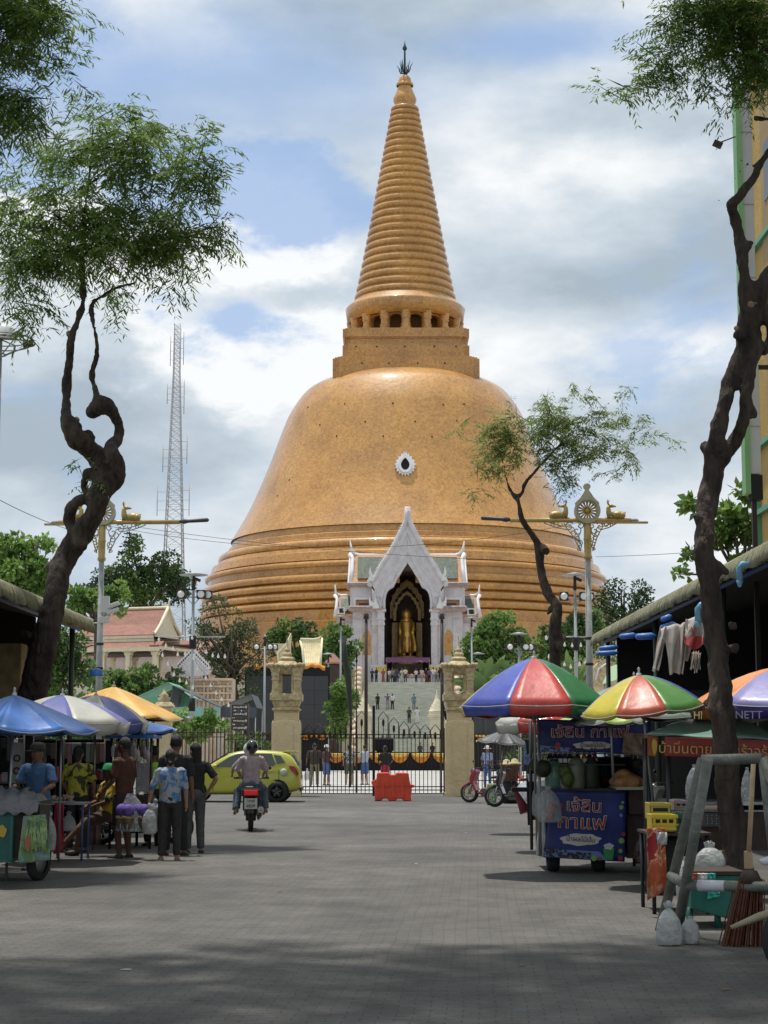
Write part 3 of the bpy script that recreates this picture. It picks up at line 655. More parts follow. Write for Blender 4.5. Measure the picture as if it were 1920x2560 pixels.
def fence(px0, px1, Y_, top, label, arc=0, rot=0):
    x0, x1 = X(px0, Y_), X(px1, Y_); c_ = (x0 + x1) / 2; t = thing('iron_fence', label, 'fence', (c_, Y_, 0))
    zt_ = Z(top, Y_)
    f_ = lambda x_, i: zt_ - arc * (1 - (2 * x_ / (x1 - x0)) ** 2) + (.05 if i % 2 else 0)
    mb = MB(); bars(mb, x0 - c_, x1 - c_, .12, .05, f_, .014); mb.build('bar', ironR, t)
    mb = MB()
    for z_ in (.2, .5, zt_ - arc - .25, zt_ - arc - .1): rail(mb, x0 - c_, x1 - c_, z_)
    mb.build('rail', ironR, t); return t
fence(428, 560, 60, 1820, 'brown iron fence below the green shrubs, beside the small pillar', .05)
fence(562, 684, 60, 1826, 'brown iron fence in front of the direction board, left of the gate pillar', .05)
fence(250, 388, 60, 1820, 'brown iron fence hidden behind the market stalls on the left')
fence(1186, 1570, FY, 1836, 'brown iron fence running right from the lantern pillar behind scooters')
# thin finial poles
def pole(px, Y_, top, label, r=.03, lean=None):
    z_ = Z(top, Y_); t = thing('flag_pole', label, 'pole', (X(px, Y_), Y_, 0))
    MB().tube([(0, 0, 0), (0, 0, z_ - .5)], [r, r * .6], 8).build('pole', ironD, t)
    MB().lathe([(.02, z_ - .5), (.05, z_ - .42), (.02, z_ - .36), (.05, z_ - .25), (.03, z_ - .15), (.003, z_)], 8).build('finial', ironD, t)
    return t
pole(891, 62, 1622, 'tall thin dark pole with spear finial left of the staircase post')
fp = pole(1103, 62, 1640, 'tall thin dark pole with spear finial beside the right gate pillar')
MB().tube([(0, 0, Z(1740, 62)), (.12, 0, Z(1780, 62)), (.24, 0, Z(1812, 62))], [.02, .06, .04], 6).build('furled_banner', M_('black_cloth', (.015, .015, .017), .9), fp)
for px, a, b, lb in ((915, 1535, 1725, 'black lamp post in front of the left portico column'), (1106, 1535, 1725, 'black lamp post in front of the right portico column')):
    Y_ = 150; t = thing('lamp_post', lb, 'lamp post', (X(px, Y_), Y_, 0)); MB().tube([(0, 0, 0), (0, 0, Z(a + 15, Y_))], [.16, .13], 8).build('post', ironD, t); MB().lathe([(.05, Z(a + 15, Y_)), (.25, Z(a + 12, Y_)), (.2, Z(a, Y_)), (.02, Z(a - 4, Y_))], 8).build('cap', ironD, t)
mst = thing('wrapped_mast', 'slender black mast wrapped in netting and cables behind the gate', 'mast', (X(872, 70), 70, 0))
mb = MB(); Zm = lambda y: Z(y, 70); mb.tube([(X(875, 70) - X(872, 70), 0, 0), (.08, 0, Zm(1800)), (-.02, 0, Zm(1700)), (-.16, 0, Zm(1640)), (-.2, 0, Zm(1590))], [.05, .05, .13, .10, .07], 8); mb.build('mast', M_('black_netting', (.02, .025, .02), .8, bump=.6, bs=20), mst)
# ================ stage and screens
blackc = M_('black_cloth', (.015, .015, .017), .9); scr = M_('switched_off_screen', (.05, .052, .058), .45, var=.1, vs_=30)
orcl = M_('orange_cloth', (.72, .28, .04), .65, var=.2, vs_=3); gdcl = M_('golden_cloth', (.85, .58, .10), .5, var=.15, vs_=4)
SY = 119.0
stg = thing('stage', 'long low stage with gold bunting and black skirt behind the gate', 'stage', (X(960, SY), SY, 0))
x0, x1 = X(655, SY), X(1290, SY); z1 = Z(1882, SY)
MB().b2(x0, x1, .1, 9, 0, z1).build('platform', blackc, stg)
def swag(nm, x0, x1, y, zt_, drop, w_, par, mt, mt2):
    n_ = max(1, round((x1 - x0) / w_)); w_ = (x1 - x0) / n_
    for i in range(n_):
        xa = x0 + i * w_
        MB().grid(lambda u, v: (xa + w_ * (.06 + .88 * u), y - .06 - .05 * sin(u * pi * 14), zt_ - drop * v * (sin(pi * u) ** .6 + .02)), 28, 6).build(nm, mt, par, solid=.02)
        MB().grid(lambda u, v: (xa + w_ * (.08 + .84 * u), y - .14 - .03 * sin(u * pi * 18 + v), zt_ + .02 - drop * .42 * v * (sin(pi * u) ** .5 + .05)), 28, 4).build(nm, mt2, par, solid=.02)
swag('bunting', x0, x1, 0, z1 - .05, .62, 1.45, stg, orcl, gdcl)
MB().b2(x0, x1, .03, .1, z1 - .1, z1 + .05).build('edge_trim', M_('dark_trim', (.03, .03, .03), .6), stg)
sp = thing('stage_speaker', 'dark boxy loudspeaker standing on the stage behind the gate', 'speaker', (X(961, SY + 3), SY + 3, z1))
mb = MB(); bw = 48 * SY / F; bh = Z(1846, SY) - z1; mb.b2(-bw / 2, bw / 2, 0, .8, .12, bh); mb.b2(-bw / 2 + .1, bw / 2 - .1, .1, .7, 0, .12); mb.build('cabinet', M_('dark_maroon', (.03, .015, .015), .6), sp, bev=.03)
MB().b2(-bw / 2 + .08, bw / 2 - .08, -.03, 0, .2, bh - .08).build('grille', blackc, sp)
def screen(px0, px1, py0, py1, Y_, label, cloth):
    x0, x1 = X(px0, Y_), X(px1, Y_); c_ = (x0 + x1) / 2; w_ = x1 - x0; zt_, zb_ = Z(py0, Y_), Z(py1, Y_)
    t = thing('video_screen', label, 'screen', (c_, Y_, 0), 0, 'large switched-off video screens beside the stage')
    mb = MB(); nx = 6; nz = 4
    for i in range(nx):
        for j in range(nz): mb.b2(-w_ / 2 + w_ * i / nx + .006, -w_ / 2 + w_ * (i + 1) / nx - .006, -.1, 0, zb_ + (zt_ - zb_) * j / nz + .006, zb_ + (zt_ - zb_) * (j + 1) / nz - .006)
    mb.build('panel', scr, t)
    mb = MB(); zc_ = Z(py0 - 22, Y_); mb.b2(-w_ / 2 - .1, w_ / 2 + .1, .02, .6, zb_ - .05, zc_); mb.b2(-w_ / 2 - .12, w_ / 2 + .12, -.12, .6, zt_ + .01, zc_)
    mb.build('frame', blackc, t)
    mb = MB(); mb.b2(-w_ / 2, w_ / 2, .1, .15, 0, zb_ - .06)
    mb.build('skirt', blackc, t)
    for (a, b) in cloth:
        xa, xb = X(a, Y_) - c_, X(b, Y_) - c_
        MB().grid(lambda u, v: (xa + (xb - xa) * u, -.2 + .9 * v, zc_ + .06 + .22 * sin(pi * u) * (1 - .3 * v) - (.3 * (1 - v) if v < .1 else 0) + .04 * sin(u * 19)), 20, 8).build('orange_drape', orcl, t, solid=.03)
    return t
t = screen(614, 820, 1690, 1834, 116, 'large dark video screen behind the left lantern pillar', ((634, 682), (752, 812)))
swag('bunting', X(745, 115) - t.location.x, X(822, 115) - t.location.x, -.3, Z(1836, 115), .35, 1.0, t, orcl, gdcl)
t = screen(1184, 1330, 1690, 1836, 116, 'large dark video screen behind the right lantern pillar', ((1186, 1214), (1232, 1262)))
swag('bunting', X(1186, 115) - t.location.x, X(1240, 115) - t.location.x, -.3, Z(1838, 115), .35, 1.0, t, orcl, gdcl)
# ================ ornamental street lamps
lgold = M_('gold_paint', (.42, .30, .10), .42, .15, var=.15, vs_=6); lgrey = M_('weathered_grey_paint', (.30, .32, .31), .6, var=.2, vs_=5); lpale = M_('pale_gold_grey', (.40, .38, .28), .5, var=.12, vs_=6)
def deer_lamp(px, py_beam, Y_, flip, label):
    s = Y_ / F / 1.0; t = thing('ornamental_street_lamp', label, 'street lamp', (X(px, Y_), Y_, 0), 0, 'street lamps with wheel and deer ornaments')
    zb_ = Z(py_beam, Y_); u = .211 * Y_ / F
    def q(cx, cy): return Vector(((cx - 982) * u * flip, 0, zb_ + (575 - cy) * u))
    MB().tube([(0, 0, 0), (0, 0, q(0, 1030).z)], [.13, .088], 14).build('post', lgrey, t)
    mb = MB(); mb.lathe([(.09, q(0, 1045).z), (.14, q(0, 1030).z), (.14, q(0, 1005).z), (.115, q(0, 990).z), (.12, q(0, 815).z), (.135, q(0, 805).z), (.135, q(0, 795).z), (.12, q(0, 785).z), (.115, q(0, 600).z), (.02, q(0, 590).z)], 16); mb.build('upper_sleeve', lgold, t)
    mb = MB()
    for z_ in (2.6, 3.3, 4.1, 4.9): mb.lathe([(.12, z_), (.13, z_ + .02), (.13, z_ + .06), (.12, z_ + .08)], 14)
    mb.build('clamp_band', ironD, t)
    MB().tube([q(60, 572), q(1500, 575)], .075, 10).build('beam', lgold, t)
    MB().tube([q(1490, 575), q(1560, 575), q(1600, 573)], [.06, .07, .01], 10).build('beam_tip', lgrey, t)
    mb = MB(); mb.box(q(1060, 600).x + 1.0 * flip * .6, 0, q(0, 590).z - .03, 2.2, .14, .06); mb.build('mounting_plate', lgold, t)
    mb = MB(); a, b = q(60, 566), q(-290, 545); mb.tube([a, a.lerp(b, .15), a.lerp(b, .3), a.lerp(b, .95), b], [.05, .09, .06, .07, .03], 8); mb.build('lamp_head', M_('dark_lamp', (.05, .05, .05), .5), t)
    # wheel
    wc_ = q(982, 460); r_ = 155 * u; mb = MB()
    for (ro, ri, d) in ((155, 128, .13), (130, 108, .09)):
        k = 40; mb.ring([(wc_.x + ro * u * cos(2 * pi * i / k), wc_.z + ro * u * sin(2 * pi * i / k)) for i in range(k)], [(wc_.x + ri * u * cos(2 * pi * i / k), wc_.z + ri * u * sin(2 * pi * i / k)) for i in range(k)], -d, d)
    mb.build('wheel_rim', lpale, t)
    mb = MB(); mb.lathe([(0, -.07), (28 * u, -.05), (28 * u, .05), (0, .07)], 16, wc_, ax='y')
    for i in range(16):
        a = 2 * pi * i / 16; mb.tube([wc_ + Vector((cos(a), 0, sin(a))) * 20 * u, wc_ + Vector((cos(a), 0, sin(a))) * 60 * u, wc_ + Vector((cos(a), 0, sin(a))) * 112 * u], [.016, .028, .034], 6)
    mb.build('wheel_spokes', lgold, t)
    cr_ = [(840, 440), (838, 360), (870, 330), (900, 300), (925, 262), (950, 225), (962, 205), (942, 185), (938, 160), (950, 138), (982, 126), (1014, 138), (1026, 160), (1022, 185), (1002, 205), (1014, 225), (1039, 262), (1064, 300), (1094, 330), (1126, 360), (1124, 440), (1090, 370), (1040, 325), (982, 308), (924, 325), (874, 370)]
    MB().prism([(q(a, b).x, q(a, b).z) for a, b in cr_], -.08, .08).build('wheel_crown', lpale, t, bev=.02)
    for sg in (1, -1):                                # recumbent deer, each looking away over its back
        D = lambda cx, cy: q(982 + sg * (cx - 982), cy); mb = MB(); ab = lambda k: k * u
        mb.ell(D(1350, 508), (ab(92), .17, ab(48)), 0, 14, 10); mb.ell(D(1395, 515), (ab(46), .18, ab(44)), 0, 12, 8)
        mb.tube([D(1260, 530), D(1240, 480), D(1236, 425), D(1246, 400)], [ab(46), ab(34), ab(26), ab(22)], 10)
        mb.tube([D(1238, 398), D(1275, 402), D(1328, 408)], [ab(24), ab(22), ab(7)], 10)
        mb.tube([D(1190, 550), D(1240, 548), D(1400, 552)], [ab(8), ab(14), ab(16)], 8)
        for y_ in (-.05, .05):
            mb.tube([D(1240, 390) + Vector((0, y_, 0)), D(1228, 355) + Vector((0, y_ * 1.6, 0)), D(1230, 318) + Vector((0, y_ * 1.4, 0))], [ab(8), ab(7), ab(3)], 5); mb.tube([D(1230, 362) + Vector((0, y_ * 1.5, 0)), D(1250, 335) + Vector((0, y_ * 2, 0))], [ab(6), ab(3)], 5)
        mb.tube([D(1425, 490), D(1442, 470)], [ab(12), ab(5)], 6)
        mb.build('deer_figure', lgold, t)
        def spiral(c, r0, a0_, turns, dr=1.0):
            return [Vector((c.x + r0 * (1 - dr * k / 18) * cos(a0_ + turns * 2 * pi * k / 18), 0, c.z + r0 * (1 - dr * k / 18) * sin(a0_ + turns * 2 * pi * k / 18))) for k in range(18)]
        mb = MB(); sgn = sg * flip; k = 1.45 if sg == -1 else 1.0     # the long side of the beam carries the larger scrolls
        E = lambda cx, cy: q(982 + sg * k * (cx - 982), cy)
        for (cx_, cy_, rr_, a_, tn) in ((1200, 625, 42, 2.5, -1.1), (1265, 630, 26, 2.6, -1.2), (1130, 650, 46, 2.4, -1.3), (1070, 700, 48, 1.8, 1.2), (1065, 780, 36, 1.5, -1.2), (1090, 720, 60, 3.1, .8), (1050, 850, 34, 1.6, 1.3), (1058, 915, 22, 1.6, 1.3), (1165, 610, 30, .5, 1.0), (1040, 640, 34, 1.8, 1.2)):
            mb.tube([p for p in spiral(E(cx_, cy_), rr_ * u * (k ** .5), a_ if sgn > 0 else pi - a_, tn * sgn, .8)], .018, 5)
        mb.tube([E(1340, 605), E(1240, 660), E(1140, 690), E(1095, 780), E(1070, 860), E(1040, 945)], .02, 5)
        mb.tube([E(1300, 600), E(1200, 640), E(1100, 660), E(1060, 760), E(1030, 900)], .018, 5)
        mb.build('scroll_bracket', lgold if sg > 0 else lpale, t)
    return t
deer_lamp(1477, 1301, 55, 1, 'ornate gold street lamp with wheel and deer above the red, blue and green parasol')
lt = deer_lamp(244, 1306, 58, -1, 'ornate gold street lamp with wheel and deer behind the twisted tree')
for i, (py_, sx) in enumerate(((1515, 1), (1530, 1), (1550, -1))):    # cameras and junction boxes on the left post
    z_ = Z(py_, 58); m3 = Matrix.Rotation(R(-20 * sx), 3, 'Y')
    MB().box(sx * .42, -.1, z_ + .02, .42, .14, .13, M=m3).box(sx * .2, 0, z_ - .1, .3, .04, .04).build('security_camera', M_('pale_grey_plastic', (.55, .55, .52), .5), lt, bev=.02)
MB().box(.16, -.06, Z(1512, 58), .28, .2, .55).box(.14, -.06, Z(1550, 58), .34, .2, .22).build('junction_box', MATS['pale_grey_plastic'], lt, bev=.02)
# ================ disc lamps with floodlights
pg = M_('galvanised_grey', (.36, .38, .38), .5, .3); wht = M_('white_lamp', (.7, .72, .72), .4)
def disc_lamp(px, py, Y_, hw_, fl, label, bar=None, frame=False, dark=None):
    t = thing('disc_lamp', label, 'street lamp', (X(px, Y_), Y_, 0), 0, 'disc-topped lamp posts round the temple')
    z_ = Z(py, Y_); r_ = hw_ * Y_ / F
    MB().tube([(0, 0, 0), (0, 0, z_ - .3)], [.09, .06], 8).build('post', pg, t)
    MB().lathe([(.02, z_ + .10), (r_ * .5, z_ + .06), (r_, z_), (r_ * .9, z_ - .03), (.1, z_ - .06), (.02, z_ - .06)], 24).build('disc_shade', pg, t)
    MB().tube([(0, 0, z_ - .65), (0, 0, z_ - .06)], [.08, .06], 8).box(r_ * .25, 0, z_ - .2, .3, .12, .12, M=Matrix.Rotation(R(25), 3, 'Y')).build('neck', ironD, t)
    if fl:
        zf_ = Z(fl, Y_); mb = MB()
        mb.tube([(-.55, 0, zf_ - .1), (.55, 0, zf_ - .1)], .03, 6).tube([(-.3, 0, zf_ - .1), (0, 0, zf_ - .45), (.3, 0, zf_ - .1)], .025, 6); mb.build('bracket', pg, t)
        for dx, dy in ((-.5, -.15), (.35, -.15), (.62, .1)):
            f_ = MB().box(dx, dy, zf_, .38, .3, .38).build('floodlight', ironD, t, bev=.03); MB().lathe([(0, -.005), (.15, -.004), (.15, .01), (0, .012)], 14, (dx, dy - .16, zf_), ax='y').build('lens', wht, f_)
    if bar:
        zb_ = Z(bar[2], Y_); a, b = X(bar[0], Y_) - X(px, Y_), X(bar[1], Y_) - X(px, Y_)
        MB().tube([(a, 0, zb_), (b, 0, zb_)], .03, 6).build('crossbar', pg, t)
    if dark:
        for a in dark: MB().tube([(0, 0, Z(a + 16, Y_)), (0, 0, Z(a - 16, Y_))], .15, 8).build('cable_wrap', blackc, t)
    if frame:
        s = 10 * Y_ / F; zz = z_ + .2
        MB().ring([(-s, zz), (s, zz), (s, zz + 1.7 * s), (-s, zz + 1.7 * s)], [(-s * .75, zz + .25 * s), (s * .75, zz + .25 * s), (s * .75, zz + 1.45 * s), (-s * .75, zz + 1.45 * s)], -.1, .1).build('lamp_frame', wht, t)
        MB().b2(-s * .4, s * .5, .02, .2, zz + .3 * s, zz + 1.4 * s).build('floodlight', ironD, t)
    return t
LL = disc_lamp(478, 1437, 75, 37, 1487, 'disc-topped lamp post with floodlights in front of the olive tree', (395, 560, 1592), dark=(1606, 1762))
RL = disc_lamp(1443, 1437, 75, 35, 1492, 'disc-topped lamp post with floodlights left of the ornate gold lamp', (1365, 1475, 1592), dark=(1610,))
disc_lamp(851, 1542, 128, 20, 0, 'slim lamp post with framed floodlight left of the portico', frame=True)
disc_lamp(1181, 1545, 128, 20, 0, 'slim lamp post with framed floodlight right of the portico', frame=True)
disc_lamp(1300, 1585, 95, 24, 1618, 'short disc-topped lamp with floodlights above the blue parasol panel')
disc_lamp(820, 1635, 140, 18, 0, 'small disc lamp behind the left video screen')
disc_lamp(1197, 1634, 130, 17, 0, 'small disc lamp among the banana leaves')
disc_lamp(660, 1590, 110, 4, 1618, 'thin post with a cluster of white floodlights left of the lantern pillar')
# strings of bulbs
bulbm = M_('milky_bulb', (.75, .74, .68), .4)
def bulbs(label, Y_, pts):
    t = thing('bulb_string', label, 'string lights', (0, Y_, 0), 0, 'hanging white bulbs by the disc lamps'); b0 = None; mb = MB()
    for (a, b) in zip(pts[:-1], pts[1:]): pass
    xs = [X(p[0], Y_) for p in pts]; mb.tube([(X(p[0], Y_), 0, Z(p[1] - 9, Y_)) for p in pts], .008, 4); mb.build('wire', ironD, t)
    for p in pts:
        if b0 is None: b0 = o = MB().lathe([(.012, .16), (.02, .1), (.055, .03), (.05, -.02), (.002, -.05)], 8).build('bulb', bulbm, t)
        else: o = b0.copy(); C.objects.link(o); o.parent = t
        o.location = (X(p[0], Y_), 0, Z(p[1], Y_))
random.seed(3)
for i, (x0, y0, x1, y1, sag, n_, lb) in enumerate(((395, 1600, 478, 1640, 12, 6, 'string of white bulbs fanning left from the crossbar near the pavilion roof'), (400, 1640, 478, 1720, 14, 6, 'string of white bulbs hanging over the green shrubs beside the lamp post'), (478, 1600, 560, 1640, 14, 6, 'string of white bulbs over the pale carved shrine gable'), (478, 1650, 600, 1780, 20, 9, 'string of white bulbs dropping to the direction board'), (430, 1770, 560, 1800, 18, 8, 'string of white bulbs low over the bright green shrubs'),
        (1370, 1600, 1475, 1610, 14, 6, 'string of white bulbs near the top of the right-hand disc lamp'), (1375, 1640, 1470, 1655, 22, 6, 'lower string of white bulbs above the green parasol panel'))):
    bulbs(lb, 74, [(x0 + (x1 - x0) * k / (n_ - 1) + random.uniform(-4, 4), y0 + (y1 - y0) * k / (n_ - 1) + sag * sin(pi * k / (n_ - 1)) + random.uniform(-4, 4)) for k in range(n_)])
# big pole at the left edge with a basket of lamps
t = thing('floodlight_pole', 'tall grey pole with domed cap and lamp ring at the left edge', 'lamp post', (P(-6, 1000, 34).x, 34, 0)); zt_ = Z(850, 34)
MB().tube([(0, 0, 0), (0, 0, zt_)], [.09, .06], 12).build('post', lgrey, t)
MB().lathe([(.22, zt_ + .1), (.2, zt_ + .22), (.12, zt_ + .30), (.01, zt_ + .33)], 20, (.1, 0, 0)).lathe([(.24, zt_ + .06), (.24, zt_ + .10), (.05, zt_ + .10)], 20, (.1, 0, 0)).build('dome_cap', wht, t)
mb = MB()
for z_, r_ in ((zt_ + .02, .62), (zt_ - .08, .6), (zt_ - .3, .14)): mb.tube([(r_ * cos(2 * pi * k / 24), r_ * sin(2 * pi * k / 24), z_) for k in range(25)], .016, 5)
for k in range(6): a = k * pi / 3 + .2; mb.tube([(0, 0, zt_ + .02), (.62 * cos(a), .62 * sin(a), zt_ + .02), (.6 * cos(a), .6 * sin(a), zt_ - .08), (.14 * cos(a), .14 * sin(a), zt_ - .3)], .014, 5)
mb.build('lamp_ring', lgrey, t)
for a in (0.1, 2.0, 4.0): MB().box(.56 * cos(a), .56 * sin(a), zt_ - .08, .2, .14, .1, rz=a, M=Matrix.Rotation(R(-15), 3, 'Y')).build('floodlight', ironD, t, bev=.01)
# lattice radio tower
tw = thing('radio_tower', 'tall pale lattice radio tower beyond the trees', 'radio tower', (X(427, 420), 420, 0))
twm = M_('pale_tower_steel', (.56, .56, .58), .5, .2); Zt = lambda y: Z(y, 420)
hw_ = lambda z: 7.0 + (.62 - 7.0) * min(1, (z / Zt(960)) ** .75) if z < Zt(960) else .62 + .0 * z
zs = [0]; 
while zs[-1] < Zt(818): zs.append(zs[-1] + max(1.3, hw_(zs[-1]) * 1.15))
mb = MB()
hw2 = lambda z: 3.6 - (3.6 - .75) * min(1, z / Zt(930))
for sx, sy in ((1, 1), (1, -1), (-1, -1), (-1, 1)): mb.tube([(sx * hw2(z), sy * hw2(z), z) for z in (0, Zt(930), Zt(815))], [.2, .13, .1], 6)
mb.build('leg', twm, tw); mb = MB(); z = 0; k = 0
while z < Zt(818):
    h = max(1.2, hw2(z) * 1.25); a, b = hw2(z), hw2(z + h); cs = ((1, 1), (1, -1), (-1, -1), (-1, 1))
    for i in range(4):
        (sx, sy), (tx, ty) = cs[i], cs[(i + 1) % 4]
        mb.tube([(sx * a, sy * a, z), (tx * b, ty * b, z + h)], .06, 4, cap=False); mb.tube([(tx * a, ty * a, z), (sx * b, sy * b, z + h)], .06, 4, cap=False); mb.tube([(sx * a, sy * a, z), (tx * a, ty * a, z)], .06, 4, cap=False)
    z += h; k += 1
mb.build('lattice', twm, tw); mb = MB()
for (y0, y1, dx) in ((840, 915, -1.6), (830, 912, 1.6), (960, 1010, -2.2), (950, 1035, 1.9), (1110, 1180, -3.0), (1090, 1160, 2.8), (1215, 1290, -4.2), (1210, 1290, 3.5)):
    z0, z1 = Zt(y1), Zt(y0); mb.tube([(dx, 0, z0), (dx, 0, z1)], .09, 5)
    for q in (.2, .5, .8): mb.tube([(0, 0, z0 + (z1 - z0) * q), (dx, 0, z0 + (z1 - z0) * q)], .05, 4)
mb.tube([(-.7, 0, Zt(818)), (-.7, 0, Zt(808))], .08, 5); mb.build('antenna', M_('reddish_antenna', (.45, .33, .28), .5), tw)
# ================ pavilion, shrines and tents
tile = M_('red_brown_roof_tile', (.29, .125, .09), .65, var=.16, vs_=1.2, bump=.5, bs=6, stretch=(1, 1, 2)); crm = M_('pale_cream_trim', (.70, .64, .46), .65, var=.08, vs_=2)
PY_ = 197.0; s = PY_ / F; t = thing('thai_pavilion', 'open pavilion with red-brown tiled roof and cream gable among the trees', 'pavilion', (X(345, PY_), PY_, ZT), R(-20))
zr = Z(1523, PY_) - ZT; ze = Z(1592, PY_) - ZT; W2 = 3.3; L2 = 6.2; g0 = 3.3
mb = MB()
def roofslab(mb, x0, x1, y0, z0, y1, z1, th=.15): mb.add([(x0, y0, z0), (x1, y0, z0), (x1, y1, z1), (x0, y1, z1), (x0, y0, z0 - th), (x1, y0, z0 - th), (x1, y1, z1 - th), (x0, y1, z1 - th)], [(0, 1, 2, 3), (7, 6, 5, 4), (0, 4, 5, 1), (1, 5, 6, 2), (2, 6, 7, 3), (3, 7, 4, 0)])
for sy in (1, -1): roofslab(mb, -L2, g0, 0, zr, sy * W2 * .5, (zr + ze) / 2 - .28); roofslab(mb, -L2, g0 + .1, sy * W2 * .5, (zr + ze) / 2 - .28, sy * W2, ze)
for sy in (1, -1): roofslab(mb, -L2, g0 + 1.4, sy * (W2 + .0), ze - .75, sy * (W2 + 1.0), ze - 1.45)
roofslab(mb, g0 + .1, g0 + 1.5, -W2 - .9, ze - 1.2, W2 + .9, ze - 1.2)
mb.build('roof', tile, t)
mb = MB(); mb.tube([(-L2, 0, zr + .08), (g0, 0, zr + .1), (g0 + .25, 0, zr + .35), (g0 + .3, 0, zr + 1.2)], [.16, .16, .16, .02], 8)
for sy in (1, -1): mb.tube([(g0 + .2, 0, zr + .2), (g0 + .2, sy * W2 * .5, (zr + ze) / 2 - .15), (g0 + .2, sy * W2 * .98, ze + .05), (g0 + .25, sy * W2 * 1.12, ze + .3)], [.17, .17, .17, .05], 8); mb.box(-1.4, sy * W2, ze - .25, 9.6, .12, .3); mb.box(-1.4, sy * (W2 - .1), ze - .6, 9.6, .12, .34); mb.box(-.8, sy * (W2 + .95), ze - 1.65, 10.9, .14, .4)
mb.box(g0 + 1.4, 0, ze - 1.5, .14, 2 * W2 + 2, .4); mb.build('eave_trim', crm, t)
MB().prism([(-W2 * .92, ze - .2), (W2 * .92, ze - .2), (W2 * .48, (zr + ze) / 2 - .2), (0, zr)], g0 - .1, g0 + .05, ax='x').build('gable', crm, t)
for x_ in (-5.4, -2.5, .6, 3.9):
    for sy in (1, -1):
        mb = MB(); mb.box(x_, sy * 3.7, (ze - 1.8) / 2, .5, .5, ze - 1.8).box(x_, sy * 3.7, ze - 2.0, .8, .6, .5); mb.tube([(x_ - .9, sy * 3.7, ze - 1.75), (x_ - .5, sy * 3.7, ze - 1.9), (x_ - .28, sy * 3.7, ze - 2.5)], .09, 6).tube([(x_ + .9, sy * 3.7, ze - 1.75), (x_ + .5, sy * 3.7, ze - 1.9), (x_ + .28, sy * 3.7, ze - 2.5)], .09, 6)
        mb.build('column', crm, t)
MB().box(-.7, 0, ze - 1.95, 9.9, 7, .25).build('ceiling', darkB, t); MB().box(-.7, 0, .25, 11, 8, .5).build('floor_plinth', plas, t)
# pale building seen through the pavilion
t = thing('temple_cloister', 'pale pink cloister wall with tiled roof seen behind the pavilion', 'building', (X(330, 225), 225, ZT)); 
MB().box(0, 0, 2.5, 26, 3, 5).build('wall', M_('pale_pink_wall', (.55, .46, .42), .8, var=.1, vs_=1), t)
for k in range(-5, 6): MB().prism([(k * 2.3 - .5, .2), (k * 2.3 + .5, .2), (k * 2.3 + .5, 2), (k * 2.3, 2.6), (k * 2.3 - .5, 2)], -1.6, -1.5).build('arched_window', MATS['dark_window'], t)
mb = MB(); roofslab(mb, -13.5, 13.5, -2.2, 4.9, 0, 6.6); roofslab(mb, -13.5, 13.5, 0, 6.6, 2.2, 4.9); mb.build('roof', tile, t)
# carved shrine with zigzag gable
SYY = 105.0; t = thing('carved_shrine', 'pale carved shrine with zigzag-edged gable behind the bare branches', 'shrine', (X(496, SYY), SYY, 0)); q = lambda cx, cy: (X(220 + cx * .2773, SYY) - X(496, SYY), Z(1480 + cy * .2773, SYY))
pl = [q(780, 710), q(815, 690), q(860, 640), q(900, 590), q(930, 555), q(965, 590), q(1010, 640), q(1060, 690), q(1095, 712), q(1060, 745), q(930, 765), q(800, 745)]
MB().prism(pl, 0, .4).build('gable', stoneP, t)
mb = MB()
for (a, b) in ((q(790, 700), q(930, 552)), (q(930, 552), q(1080, 700))):
    for k in range(9):
        f_ = (k + .5) / 9; x_, z_ = a[0] + (b[0] - a[0]) * f_, a[1] + (b[1] - a[1]) * f_; mb.prism([(x_ - .13, z_), (x_ + .13, z_), (x_ + (.08 if b[0] < a[0] else -.0), z_ + .38)], -.05, .15)
mb.build('zigzag_crest', stoneW, t)
mb = MB(); a = q(925, 780); b = q(1290, 985); mb.b2(q(810, 0)[0], q(1290, 0)[0], .3, 2.6, 0, q(0, 775)[1])
mb.build('body', plasP, t); mb = MB()
random.seed(5)
for k in range(14): x_ = q(820 + k * 36, 0)[0]; mb.box(x_, .27, q(0, 775)[1] / 2 - random.uniform(0, .3), random.uniform(.05, .14), .2, q(0, 775)[1] * random.uniform(.8, 1))
for k in range(60): mb.ell((random.uniform(q(830, 0)[0], q(1280, 0)[0]), .26, random.uniform(q(0, 980)[1], q(0, 790)[1])), (random.uniform(.05, .14), .08, random.uniform(.05, .12)), 0, 8, 5)
for k in range(4): z_ = q(0, 790 + k * 60)[1]; mb.box(q(1050, 0)[0], .25, z_, q(1290, 0)[0] - q(810, 0)[0] + .1, .36, .1)
mb.build('relief', plasP, t)
# cream roofed pavilion behind the left pillar
CY_ = 142.0; t = thing('cream_roofed_chapel', 'chapel with concave cream tiled roof rising behind the left lantern pillar', 'chapel', (X(740, CY_), CY_, 0)); q = lambda cx, cy: (X(660 + cx * .1447, CY_) - X(740, CY_), Z(1590 + cy * .1447, CY_))
crl = M_('cream_roof_tile', (.66, .57, .33), .6, var=.1, vs_=2, bump=.2, bs=6)
def concave(cx0t, cx1t, cx0b, cx1b, cyt, cyb, y0, y1):
    def f(u, v):
        w_ = v ** .75; a = cx0t + (cx0b - cx0t) * w_; b = cx1t + (cx1b - cx1t) * w_; cx = a + (b - a) * u; p = q(cx, cyt + (cyb - cyt) * v); return (p[0], y0 + (y1 - y0) * (v ** 1.6), p[1] + .03 * cos(u * 2 * pi * 9))
    return f
MB().grid(concave(600, 985, 690, 972, 40, 505, 1.4, -.6), 54, 12).build('front_roof', crl, t, solid=.12)
